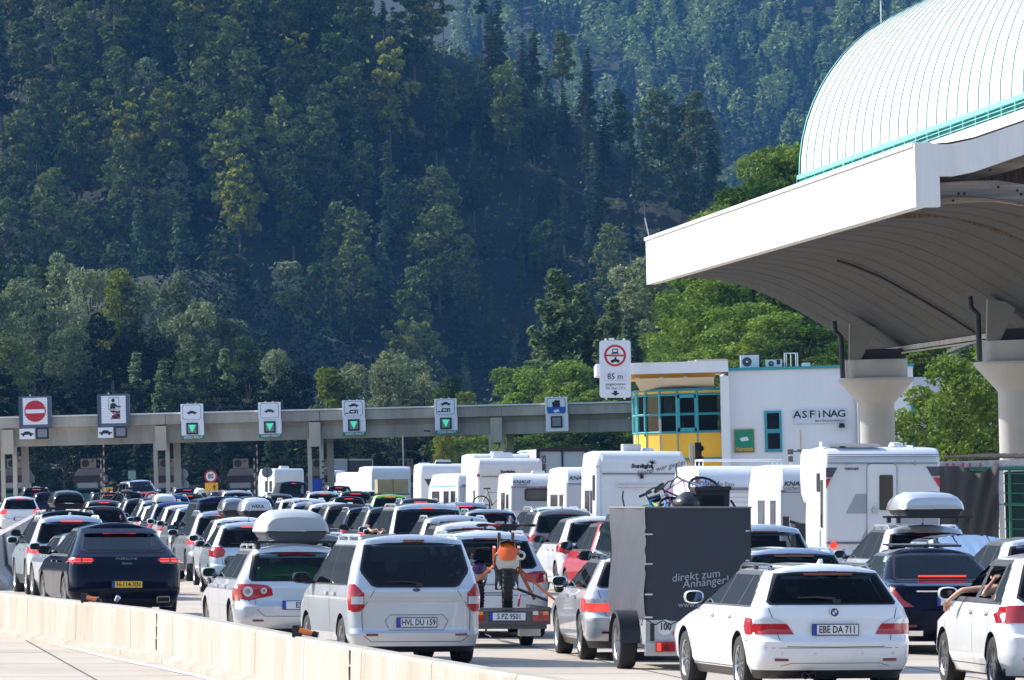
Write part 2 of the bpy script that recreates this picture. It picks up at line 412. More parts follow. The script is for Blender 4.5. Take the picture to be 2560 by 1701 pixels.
M_SGW = mat('sign white', (.82, .84, .90), .4)
M_SGR = mat('sign red', (.5, .012, .02), .4)
M_SGG = mat('led green', (.05, .6, .3), .4, emit=(.1, .9, .45), es=.25)
M_SGD = mat('sign slate', (.09, .12, .165), .5)
def car_icon(mb, cx, cz, w_, y, solid=False):
    h = w_ * .34
    def q(px, pz): return (cx + (px - .5) * w_, cz + (pz - .5) * h)
    body = [q(0, .3), q(.02, .55), q(.2, .62), q(.33, .98), q(.66, .98), q(.8, .62), q(.98, .55), q(1, .25), q(.9, .25), q(.1, .22)]
    mb.prism(body, y, y - .012, 'Y')
def wheels_icon(mb, cx, cz, w_, y):
    for f in (-.28, .28): mb.lathe([(w_ * .085, 0), (w_ * .085, -.02)], (cx + f * w_, y, cz - w_ * .11), 12, 'Y')
def gantry_signs():
    yf = DG - .62 - .35
    # grey framed signs
    for xp, y0, y1, kind in ((88, 991, 1072, 0), (284, 986, 1069, 1)):
        c = P(xp, (y0 + y1) / 2, yf)
        lab = ['slate framed no entry sign with a red disc and white bar', 'slate framed white sign with a black attendant figure at a window'][kind]
        t = thing('gantry_sign', lab, 'road sign', c)
        s = DG / F; h = (y1 - y0) * s; w_ = 76 * s
        MB().box((0, .12, 0), (w_, .25, h)).box((-w_ / 2 - .03, .1, 0), (.06, .45, h * .98)).box((w_ / 2 + .03, .1, 0), (.06, .45, h * .98)).build('frame', M_SGD, t)
        MB().box((0, -.02, .08), (w_ * .80, .03, h * .82)).build('panel', M_SGW, t)
        m = MB()
        for i in range(10): m.box((0, -.037, .08 + (i - 4.5) * h * .08), (w_ * .8, .004, .012))
        m.build('slat_lines', mat('slat shadow', (.4, .42, .48), .6), t)
        if kind == 0:
            MB().lathe([(.70, 0), (.70, -.02)], (0, -.04, .08), 40, 'Y').build('red_disc', M_SGR, t)
            MB().box((0, -.07, .07), (1.24, .02, .25)).build('white_bar', M_SGW, t)
        else:
            m = MB(); m.lathe([(.115, 0), (.115, -.015)], (-.02, -.042, .68), 18, 'Y')
            m.prism([(-.22, .14), (-.2, .42), (-.1, .5), (.1, .5), (.25, .32), (.48, .28), (.48, .22), (.22, .22), (.13, .32), (.12, .14)], -.042, -.057, 'Y')
            for a_, b_ in (((-.32, .1), (-.32, .85)), ((-.32, .85), (.36, .85)), ((.36, .85), (.36, .1)), ((.36, .1), (-.32, .1))):
                m.tube([(a_[0], -.045, a_[1]), (b_[0], -.045, b_[1])], .012, 4)
            m.prism([(-.2, -.08), (-.16, .02), (.05, .02), (.1, -.02), (.42, -.02), (.42, -.16), (.2, -.16), (.1, -.12)], -.042, -.057, 'Y')
            m.prism([(-.16, -.52), (-.1, -.3), (.1, -.26), (.16, -.2), (.42, -.2), (.42, -.44), (.34, -.54)], -.042, -.057, 'Y')
            m.build('pictogram', M_INK, t)
            MB().tube([(-.24, -.065, .05), (.42, -.065, -.55)], .028, 5).tube([(.42, -.065, .03), (-.2, -.065, -.56)], .028, 5).build('red_cross', M_SGR, t)
        # lower car panel and lamp box
        zl = -h / 2 - .33
        p = MB().box((-w_ * .28, .02, zl), (w_ * .5, .06, .68)); p.build('car_panel', M_SGW, t)
        m = MB(); car_icon(m, -w_ * .28, zl + .02, .86, -.012); wheels_icon(m, -w_ * .28, zl, .86, -.012); m.build('car_symbol', M_INK, t)
        MB().box((w_ * .22, .02, zl + .02), (w_ * .42, .1, .76)).build('lamp_box', M_BLACK, t)
        MB().box((w_ * .22, -.035, zl + .02), (w_ * .30, .02, .52)).build('lamp_glass', mat('grey screen', (.22, .23, .26), .3), t)
        MB().tube([(0, .1, h / 2), (0, .1, h / 2 + .45)], .035, 8).box((-.04, .1, h / 2 + .5), (.2, .25, .26)).box((-.02, .1, h / 2 + .78), (.14, .22, .22)).build('camera_mast', M_BLACK, t)
        MB().box((-.32, .1, h / 2 + .06), (.1, .1, .12)).build('lifting_eye', M_ALU, t)
    # white lane signs
    for i, (xp, yc, kind) in enumerate(((480, 1053, 0), (674, 1049, 0), (884, 1044, 1), (1114, 1040, 1), (1391, 1036, 2))):
        c = P(xp, yc, yf); s = DG / F; w_ = 56 * s; h = 86 * s
        labs = ['white lane sign with one car outline, nearest the two slate signs', 'white lane sign with one car outline, between the second and third gantry column',
                'white lane sign with car and caravan outlines, just right of the third column', 'white lane sign with car and caravan outlines, left of the fourth column', 'white lane sign with truck and bus above a blue field']
        t = thing('lane_sign', labs[i], 'road sign', c, (0, 0, 0), 'white lane signs on the toll gantry')
        MB().box((0, .14, h * .25), (w_, .3, h * .5)).box((.03, .15, -h * .25), (w_, .28, h * .5 - .02)).build('housing', mat('housing white', (.84, .86, .92), .45), t)
        # rounded frame
        pz = h * .255; fw, fh = w_ * .41, h * .215
        fr = [(-fw, pz - fh + .1), (-fw + .1, pz - fh), (fw - .1, pz - fh), (fw, pz - fh + .1), (fw, pz + fh - .1), (fw - .1, pz + fh), (-fw + .1, pz + fh), (-fw, pz + fh - .1)]
        MB().prism(fr, -.012, -.022, 'Y').build('border', M_INK, t)
        f2 = [(x * .955, pz + (z - pz) * .955) for x, z in fr]
        MB().prism(f2, -.022, -.03, 'Y').build('panel', M_SGW, t)
        m = MB()
        if kind == 0: car_icon(m, 0, pz - .02, .68, -.032); wheels_icon(m, 0, pz - .02, .68, -.032)
        elif kind == 1:
            car_icon(m, .02, pz + .22, .66, -.032); wheels_icon(m, .02, pz + .22, .66, -.032)
            m.prism([(-.3, pz - .32), (-.22, pz - .08), (.3, pz - .08), (.3, pz - .36), (.24, pz - .36), (.24, pz - .14), (.18, pz - .14), (.18, pz - .32)], -.032, -.044, 'Y')
            car_icon(m, -.42, pz - .3, .3, -.032)
        else:
            m.prism([(-.28, pz + .1), (-.26, pz + .22), (-.14, pz + .26), (-.1, pz + .34), (.24, pz + .34), (.24, pz + .1)], -.032, -.044, 'Y')
            m.box((0, -.038, pz - .0), (.5, .012, .2)); wheels_icon(m, 0, pz + .16, .4, -.034); wheels_icon(m, 0, pz - .06, .4, -.034)
            MB().box((0, -.046, pz - .3), (fw * 1.92, .012, .42)).build('blue_field', mat('sign blue', (.02, .1, .45), .4), t)
            MB().prism([(-.2, pz - .32), (.14, pz - .24), (.22, pz - .4), (-.12, pz - .48)], -.053, -.06, 'Y').build('card_symbol', M_SGW, t)
        m.build('pictogram', M_INK, t)
        if kind == 1: MB().box((-.04, -.052, pz - .2), (.26, .012, .09)).build('caravan_window', M_SGW, t)
        zc = -h * .22
        MB().box((0, -.02, zc), (.76, .1, .76)).build('lamp_box', M_BLACK, t)
        MB().box((0, -.075, zc), (.55, .012, .55)).build('lamp_glass', mat('grey screen', (.22, .23, .26), .3), t)
        if kind < 2:
            m = MB(); m.prism([(-.24, zc + .24), (.24, zc + .24), (0, zc - .25)], -.082, -.092, 'Y'); m.build('green_arrow', M_SGG, t)
            MB().box((.03, -.02, -h * .5 + .05), (w_ + .05, .03, .26)).build('strip', mat('sign green', (.0, .2, .12), .4), t)
            text('lettering', 'VIDEO MAUT', .22, M_WHITE, t, (.03, -.042, -h * .5 + .05), bold=.02, shear=.2, sx=.95)
        MB().tube([(-.25, .1, h / 2), (-.25, .1, h / 2 + .06)], .05).tube([(.25, .1, h / 2), (.25, .1, h / 2 + .06)], .05).build('lifting_eye', M_ALU, t)
gantry_signs()

def booths():
    mr = mat('booth roof', (.03, .028, .035), .7); mw = mat('booth fascia', (.25, .27, .33), .5); mt = mat('teal steel', (.01, .12, .14), .45)
    labs = ['dark roofed toll booth behind the leftmost gantry column', 'dark roofed toll booth beside the yellow lane arrow sign', 'dark roofed toll booth behind the second gantry column', 'dark roofed toll booth beside the speed limit sign', 'dark roofed toll booth behind the third gantry column', 'dark roofed toll booth under the hanging black screen']
    for i, xp in enumerate((38, 222, 418, 603, 800, 1015)):
        d = DG + 6; c = GP(xp, d)
        zt = P(xp, 1178, d).z
        t = thing('toll_booth', labs[i], 'toll booth', c, (0, 0, 0), 'toll booths under the gantry'); H = zt - c.z
        MB().box((0, 2, H - .55), (1.95, 5, .5), taper=1.0).box((0, 2, H - .1), (1.9, 4.6, .55), taper=.72).build('roof', mr, t)
        MB().box((0, -.56, H - .95), (1.35, .1, .34)).build('fascia', mw, t)
        m = MB()
        for x in (-.85, .85): m.box((x, 0, (H - .9) / 2), (.14, .14, H - .9))
        m.box((0, 0, H - 1.15), (1.9, .14, .18)).box((0, 0, .5), (1.8, .12, 1.0)); m.build('frame', mt, t)
        MB().box((0, .1, H - 1.7), (1.6, .04, 1.0)).build('window', M_GLASS, t)
        MB().box((0, 1.6, 1.0), (1.7, 3, 2.0)).build('cabin', mat('booth wall', (.3, .31, .3), .6), t)
        # air conditioner on the roof
        a = thing('air_conditioner', labs[i].replace('dark roofed toll booth', 'grey air conditioner on the booth'), 'air conditioner', (c.x + .05, d - .2, c.z + H + .18), (0, 0, 0), 'air conditioners on the booths')
        MB().box((0, 0, .33), (1.0, .4, .62)).build('casing', mat('ac casing', (.20, .19, .17), .6), a)
        MB().lathe([(.25, 0), (.25, -.03)], (-.18, -.2, .33), 20, 'Y').build('fan', M_BLACK, a)
        MB().lathe([(.07, 0), (.07, -.03)], (.3, -.2, .48), 12, 'Y').build('logo_disc', M_DRED, a)
        # striped height posts
        for k, (dx, hh) in enumerate(((1.25, 4.2), (1.05, 3.3))):
            if (i + k) % 2 == 0 and i != 1 and i != 3: continue
            p = thing('marker_post', 'thin pale marker post at the kerb beside ' + labs[i].split('booth ')[1].replace('behind', '').strip() + (' taller' if k == 0 else ' shorter'), 'post', (c.x + dx, d - 2.5, c.z), (0, 0, 0), 'marker posts beside the toll booths')
            MB().box((0, 0, hh / 2), (.09, .09, hh)).build('post', mat('post white', (.5, .5, .48), .6), p)
            m = MB()
            for q in range(5): m.box((0, -.004, hh - .3 - q * .55), (.1, .1, .26))
            m.build('red_bands', mat('post red', (.14, .05, .05), .6), p)
booths()

def plaza_signs():
    def post_sign(name, lab, xp, d, ytop, ybot, shape, s, cat='road sign', group=None):
        c = P(xp, (ytop + ybot) / 2, d); g = G(c.x, d)
        t = thing(name, lab, cat, (c.x, d, g), (0, 0, 0), group); h = c.z - g
        MB().tube([(0, .06, 0), (0, .06, h)], .04, 8).build('post', M_ALU, t)
        return t, h
    M_Y = mat('sign yellow', (.8, .4, .01), .45); M_BK = mat('sign back grey', (.25, .29, .36), .55)
    t, h = post_sign('speed_limit_sign', 'round red ringed eighty speed limit sign above a yellow board', 527, 350, 1176, 1207, 0, 1)
    MB().lathe([(.39, 0), (.39, -.03)], (0, 0, h), 28, 'Y').build('disc', M_SGR, t)
    MB().lathe([(.29, 0), (.29, -.03)], (0, -.015, h), 28, 'Y').build('panel', M_WPL, t)
    text('lettering', '80', .42, M_INK, t, (0, -.05, h), bold=.02, sx=.8)
    MB().box((.03, 0, h - .75), (.8, .03, .72)).build('yellow_board', M_Y, t)
    MB().tube([(.2, -.02, h - 1.0), (.2, -.02, h - .6)], .03, 6).prism([(.1, h - .66), (.3, h - .66), (.2, h - .5)], -.02, -.04, 'Y').build('arrow', M_INK, t)
    t, h = post_sign('lane_arrow_board', 'small yellow board with two black lane arrows by the second booth', 272, 355, 1218, 1240, 0, 1)
    MB().box((0, 0, h), (.5, .03, .52)).build('board', M_Y, t)
    MB().tube([(.05, -.03, h - .2), (.05, -.03, h + .1)], .035, 6).prism([(-.05, h + .05), (.15, h + .05), (.05, h + .2)], -.02, -.04, 'Y').tube([(-.18, -.03, h - .1), (.05, -.03, h + .0)], .03, 6).build('arrow', M_INK, t)
    for xp, yy, lab in ((668, 1181, 'grey back of a round sign left of the white camper beyond the booths'), (457, 1186, 'grey back of a round sign, upper of two at the second column'), (459, 1213, 'grey back of a round sign, lower of two at the second column')):
        t, h = post_sign('round_sign', lab, xp, 380, yy - 13, yy + 13, 0, 1, group='round signs seen from behind')
        MB().lathe([(.37, 0), (.37, .03)], (0, 0, h), 24, 'Y').build('disc', M_BK, t)
        MB().box((0, -.03, h), (.07, .05, .74)).build('bracket', mat('bracket dark', (.1, .12, .14), .5), t)
    t, h = post_sign('small_sign', 'small pale square sign on a thin post in the dark opening', 330, 430, 1177, 1199, 0, 1)
    MB().box((0, 0, h), (.58, .04, .66)).build('panel', mat('pale green back', (.13, .2, .2), .5), t)
    # leaning customs sign
    t, h = post_sign('customs_sign', 'round red ringed customs sign half hidden among the cars', 380, 232, 1233, 1263, 0, 1)
    MB().lathe([(.32, 0), (.32, -.03)], (0, 0, h), 28, 'Y').build('rim', mat('sign rim', (.5, .48, .42), .5), t)
    MB().lathe([(.28, 0), (.28, -.03)], (0, -.01, h), 28, 'Y').build('disc', M_SGR, t)
    MB().lathe([(.2, 0), (.2, -.03)], (0, -.02, h), 28, 'Y').build('panel', M_WPL, t)
    MB().box((0, -.055, h), (.28, .01, .035)).build('bar', M_INK, t)
    # blue machine with a striped guard by the third column
    c = GP(795, 355)
    t = thing('ticket_machine', 'tall blue machine with a striped guard by the third gantry column', 'machine', c)
    zt = P(795, 1197, 355).z - c.z
    MB().box((0, 0, zt / 2), (.62, .4, zt)).build('cabinet', mat('cabinet blue', (.012, .05, .38), .4), t)
    m = MB().box((.37, -.05, zt / 2), (.1, .1, zt)); m.build('guard_post', mat('guard yellow', (.6, .4, .12), .5), t)
    m = MB()
    for q in range(9): m.box((.37, -.06, .2 + q * .36), (.11, .1, .13), ry=.5)
    m.build('guard_stripes', M_INK, t)
    # hanging dark screen under the gantry
    c = P(1020, 1107, DG + 4)
    t = thing('hanging_screen', 'black display hanging on a bracket under the gantry beam', 'display', c)
    MB().box((.1, 0, 0), (.85, .2, .75)).build('screen', M_BLACK, t)
    MB().tube([(-.5, 0, .7), (0, 0, .3)], .03).tube([(.5, 0, .7), (.2, 0, .3)], .03).build('bracket', M_ALU, t)
    c = GP(1011, 372); t = thing('lamp_post', 'thin pale post standing before the black hanging display', 'post', c)
    MB().box((0, 0, 2.4), (.09, .09, 4.8 + rise(372) * 0)).build('post', M_ALU, t)
    t = thing('floodlight', 'small dark floodlight on the gantry girder beside a caravan lane sign', 'lamp', P(1068, 1078, DG - 1.0))
    MB().box((0, 0, 0), (.42, .3, .1), ry=.1).box((.1, .3, .04), (.05, .6, .05)).build('lamp_head', M_BLACK, t)
plaza_signs()
# ------------------------------------------------------------------ big canopy on the right
def canopy():
    A = P(1617, 712, 203); B = P(2290, 517, 147.5)
    d = (A - B); Ls = math.hypot(d.x, d.y); ax = Vector((d.x / Ls, d.y / Ls, 0)); cx = Vector((ax.y, -ax.x, 0))
    zs = lambda s: B.z + (A.z - B.z) * s / Ls
    o = Vector((B.x, B.y, G(B.x, B.y)))
    t = thing('roadside_canopy', 'huge white canopy with barrel vaulted roof and grey underside on flared columns', 'canopy', o)
    def W(u, s, h):     # local -> relative to root; h above the fascia's lower edge
        return B + ax * s + cx * u + Vector((0, 0, (zs(s) - B.z) + h)) - o
    m_f = mat('canopy fascia white', (.78, .78, .76), .55, noise=(1.3, .16, None, (1, 1, .06)))
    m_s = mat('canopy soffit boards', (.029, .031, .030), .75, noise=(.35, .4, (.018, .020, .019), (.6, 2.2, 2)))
    m_v = mat('vault sheet', (.57, .555, .50), .45)
    m_t = mat('vault teal', (.20, .55, .55), .4)
    m_w = mat('weathered timber', (.36, .30, .25), .8, noise=(1.2, .4, (.13, .105, .09), (.3, .3, 4)))
    # fascia slab: outer face, top, inner
    FH = 1.62
    mb = MB(); N = 14
    for (u0, u1, h0, h1) in ((0, .35, 0, FH - .06), (-.06, .45, FH - .055, FH + .05)):
        rows = []
        for i in range(N + 1):
            s = Ls * i / N; rows.append([W(u0, s, h0), W(u0, s, h1), W(u1, s, h1), W(u1, s, h0), W(u0, s, h0)])
        mb.grid(rows); k = len(mb.v)
        mb.f += [[k - 5 * (N + 1) + q for q in (0, 1, 2, 3)], [k - 5 + q for q in (3, 2, 1, 0)]]; mb.m += [0, 0]
    mb.build('fascia', m_f, t)
    # vertical seams on the fascia
    sm = MB(); q = .0
    rr = random.Random(3)
    while q < Ls:
        a, b = W(-.004, q, .04), W(-.004, q, FH - .1); e = ax * .012
        sm.add([a, b, b + e, a + e], [(0, 1, 2, 3)]); q += .62
    sm.build('fascia_seams', mat('seam grey', (.62, .62, .62), .6), t, fix=False)
    # lightning rods
    MB().tube([W(.1, Ls - .3, FH), W(-.05, Ls - .3, FH + .75)], .02, 6).tube([W(.1, 12, FH), W(.05, 12, FH + .5)], .015, 6).build('lightning_rod', M_ALU, t)
    # soffit profile
    prof = [(.3, .16), (1.2, .25), (1.9, .2), (2.6, .10), (3.2, -.04), (3.7, -.2), (4.55, -.57), (5.1, -.87), (5.6, -1.17), (6.2, -1.53), (6.8, -1.9), (7.4, -2.3), (8.0, -2.72)]
    right = [(16 - u, h) for u, h in prof[::-1]][1:]
    mb = MB(); Sn = 44
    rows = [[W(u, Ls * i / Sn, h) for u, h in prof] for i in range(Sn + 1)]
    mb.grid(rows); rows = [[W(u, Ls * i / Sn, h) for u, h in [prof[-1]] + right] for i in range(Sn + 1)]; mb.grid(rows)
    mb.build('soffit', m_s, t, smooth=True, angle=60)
    # ribs (thin cover strips) across the soffit
    rb = MB(); s = .9; gl = MB()
    k = 0
    while s < Ls:
        pts = [W(u, s, h - .02) for u, h in prof]
        MB().grid([[p, p + ax * .03, p + ax * .03 - Vector((0, 0, .008)), p - Vector((0, 0, .008)), p] for p in pts]).build('soffit_rib', mat('strip dark green', (.040, .045, .036), .6) if k % 3 else mat('strip grey', (.10, .10, .09), .6), t); s += 2.9; k += 1
    bl = MB(); rr = random.Random(9)
    for i in range(44):
        s = 1.5 + (i % 22) * 2.45; u = 3.4 if i < 22 else 5.7
        h = np.interp(u, [p[0] for p in prof], [p[1] for p in prof])
        for a in (0, .16):
            for b in (0, .2): bl.add([W(u + b, s + a, h - .03 - b * .6), W(u + b + .07, s + a, h - .07 - b * .6), W(u + b + .07, s + a + .07, h - .07 - b * .6), W(u + b, s + a + .07, h - .03 - b * .6)], [(0, 1, 2, 3)])
    bl.build('bolt_plates', M_SEAM, t, fix=False)
    # downspout-like cable running down the soffit near the middle
    MB().tube([W(u, 33, h - .1) for u, h in prof[4:]], .05, 6).build('gutter_pipe', mat('pipe dark', (.03, .035, .035), .5), t)
    # near gable: curved white fascia and timber arches
    gp = [(0, FH), (.9, FH - .02), (1.55, FH + .10), (2.8, FH + .50), (4.0, FH + .98), (5.5, FH + 1.6), (8, FH + 2.2), (10.5, FH + 1.6)]
    MB().grid([[W(u, -.12, h - .85 if u > .35 else 0), W(u, -.12, h), W(u, .25, h), W(u, .25, h - .85 if u > .35 else 0), W(u, -.12, h - .85 if u > .35 else 0)] for u, h in gp[1:]]).add(
        [W(-.02, -.13, -.02), W(.62, -.13, -.02), W(.62, -.13, FH), W(-.02, -.13, FH + .03), W(-.02, .05, -.02), W(.62, .3, -.02), W(.62, .3, FH), W(-.02, .05, FH + .03)],
        [(0, 1, 2, 3), (4, 7, 6, 5), (0, 4, 5, 1), (1, 5, 6, 2), (2, 6, 7, 3), (3, 7, 4, 0)]).grid(
        [[W(u, -.12, FH - .85), W(u, -.12, FH - .02), W(u, .25, FH - .02), W(u, .25, FH - .85), W(u, -.12, FH - .85)] for u in (.62, .9)]).build('gable_fascia', m_f, t)
    for s0, pr, th, nm in ((.3, [(.6, .62), (1.4, .66), (2.2, .66), (3.0, .52), (4.2, .1), (5.6, -.6), (8, -2.2)], .55, 'arch_beam'),
                       (.9, [(.6, 1.02), (1.6, 1.10), (2.6, 1.3), (4, 1.7), (6, 2.2), (8, 2.5)], .4, 'arch_beam')):
        MB().grid([[W(u, s0, h - th), W(u, s0, h), W(u, s0 + .3, h), W(u, s0 + .3, h - th), W(u, s0, h - th)] for u, h in pr]).build(nm, m_w, t)
    MB().grid([[W(u, s, h) for u, h in ((.5, 1.0), (2.5, 1.3), (4.5, 1.9), (8, 2.6))] for s in (.5, 9)]).build('purlin_deck', mat('pine boards', (.30, .21, .14), .8, noise=(3, .5, (.12, .085, .06), (6, .2, 1))), t)
    MB().grid([[W(u, 9, h), W(u, 9, h2)] for u, h, h2 in ((.35, .1, 1.5), (2.6, .1, 1.9), (4.55, -.6, 2.6), (6.8, -1.9, 2.9), (10, -2, 2.9))]).build('end_boarding', mat('pine boards', (.30, .21, .14)), t, fix=False)
    pl = MB()
    for u in (1.8, 2.4, 3.0, 3.6, 4.2): pl.grid([[W(u, s, 1.02 + (u - 1.8) * .22), W(u + .14, s, 1.02 + (u - 1.8) * .22)] for s in (1.4, 6)])
    pl.build('purlins', m_w, t, fix=False)
    bo = MB()
    for u, h in ((1.05, .9), (1.15, .3), (1.3, .3), (1.0, .12), (2.2, .45), (2.7, .35), (2.8, .25), (2.0, .9), (2.6, .75)):
        c = W(u, .27, h); bo.add([c + Vector(q) for q in ((0, 0, 0), (.06, 0, 0), (.06, 0, .06), (0, 0, .06))], [(0, 1, 2, 3)])
    bo.build('beam_bolts', M_SEAM, t, fix=False)
    # cream roof deck between the fascia and the vault
    MB().grid([[W(u, s, h) for u, h in ((.4, FH + .0), (.9, FH + .03), (1.55, FH + .15), (2.8, FH + .55), (4.0, FH + 1.03), (5.45, FH + 1.7))] for s in (-.1, Ls)]).build('roof_deck', mat('cream roofing', (.72, .64, .50), .6), t)
    # barrel vault
    R0 = 6.35; U0 = 5.5; HB = 3.72
    n = 30
    def arc(s, rad=R0, extra=0):
        return [W(U0 + R0 - rad * math.cos(math.pi * j / n), s, HB + rad * math.sin(math.pi * j / n)) for j in range(n + 1)]
    Sv = Ls * .985
    mb = MB(); mb.grid([arc(s) for s in (-2, Sv)]); e = arc(Sv); mb.add(e, [tuple(range(len(e)))]); mb.build('vault', m_v, t, smooth=True, angle=40)
    sm = MB(); s = Sv - 1.5; k = 0
    while s > -2:
        a = arc(s, R0 + .03); b = [p + ax * .035 for p in a]; c = arc(s, R0 - .01); dd = [p + ax * .035 for p in c]
        sm.grid([[c[j], a[j], b[j], dd[j]] for j in range(n // 2 + 2)]); s -= 1.75
    sm.build('vault_seams', mat('standing seam', (.16, .40, .40), .5), t, fix=False)
    a = arc(Sv, R0 + .05); b = arc(Sv - .18, R0 + .05); c = arc(Sv, R0 - .05)
    MB().grid([[b[j], a[j], c[j]] for j in range(n + 1)]).build('vault_edge', m_t, t)
    # teal louvre band at its foot
    lv = MB()
    for u0, h0, h1 in ((U0 - .12, HB - .12, HB + .03), (U0 - .1, HB - .62, HB - .52)):
        lv.grid([[W(u0, s, h0), W(u0, s, h1), W(u0 + .2, s, h1), W(u0 + .2, s, h0), W(u0, s, h0)] for s in (-2, Sv)])
    for q in range(3):
        lv.grid([[W(U0 - .1, s, HB - .50 + q * .13), W(U0 + .02, s, HB - .42 + q * .13), W(U0 + .04, s, HB - .44 + q * .13)] for s in (-2, Sv)])
    s = Sv
    while s > -2:
        lv.add([W(U0 - .13, s, HB - .6), W(U0 - .13, s, HB), W(U0 - .13, s - .09, HB), W(U0 - .13, s - .09, HB - .6)], [(0, 1, 2, 3)]); s -= 2.05
    lv.build('louvre_band', m_t, t, fix=False)
    MB().grid([[W(U0 + .06, s, HB - .62), W(U0 + .06, s, HB + .02)] for s in (-2, Sv)]).build('louvre_back', mat('teal shade', (.05, .22, .23), .6), t)
    MB().tube([W(U0 + R0 - R0 * math.cos(1.02), Sv - .3, HB + R0 * math.sin(1.02)), W(U0 + R0 - R0 * math.cos(1.02), Sv - .3, HB + R0 * math.sin(1.02) + .8)], .02, 6).build('roof_rod', M_ALU, t)
    # valley gutter
    MB().grid([[W(7.75, s, -2.74), W(7.75, s, -2.58), W(8.25, s, -2.58), W(8.25, s, -2.78), W(7.75, s, -2.78)] for s in (0, Ls)]).build('valley_gutter', mat('gutter pale', (.5, .5, .48), .5, noise=(2, .4, None, (1, 1, .2))), t)
    # columns
    mc = mat('smooth concrete', (.45, .445, .43), .75, noise=(.8, .12, None), bump=(10, .15))
    for xp, dd, ytop in ((2189, 196, 900), (2541, 172, 852)):
        top = P(xp, ytop, dd); g = G(top.x, dd); h = top.z - g; o2 = Vector((top.x, dd, g)) - o
        f = 1.0
        prof_ = [(.60, 0), (.60, h - 1.55), (.62, h - 1.50), (1.31, h - .72), (1.31, h - .63), (1.09, h - .62), (1.09, h)]
        MB().lathe(prof_, o2, 48).build('column', mc, t, smooth=True, angle=25)
        z = h + o2.z
        MB().box((o2.x + .1, o2.y, z + .18), (1.5, 1.2, .36)).build('bearing', M_BLACK, t)
        MB().prism([(-.95, z), (-.55, z), (.0, z + 1.1), (-.9, z + 1.25)], -.0, .6, 'Y').build('bracket', mat('bracket grey', (.22, .225, .215), .6), t, loc=(o2.x, o2.y - .8, 0))
        MB().tube([(o2.x - 1.45, o2.y - .9, z + 1.35), (o2.x - 1.42, o2.y - .9, z + 1.0), (o2.x - 1.22, o2.y - .9, z + .8), (o2.x - 1.2, o2.y - .9, z - .62)], .09, 10).build('drainpipe', mat('pipe slate', (.012, .02, .025), .4), t, smooth=True)
        MB().box((o2.x - 1.04, o2.y - .8, z - .3), (.1, .1, .6)).build('pipe_clamp', M_ALU, t)
    MB().tube([(W(8, 30, -2.95)), (W(8, 24, -2.95))], .05).build('cable_tray', M_BLACK, t)
    return t
canopy()

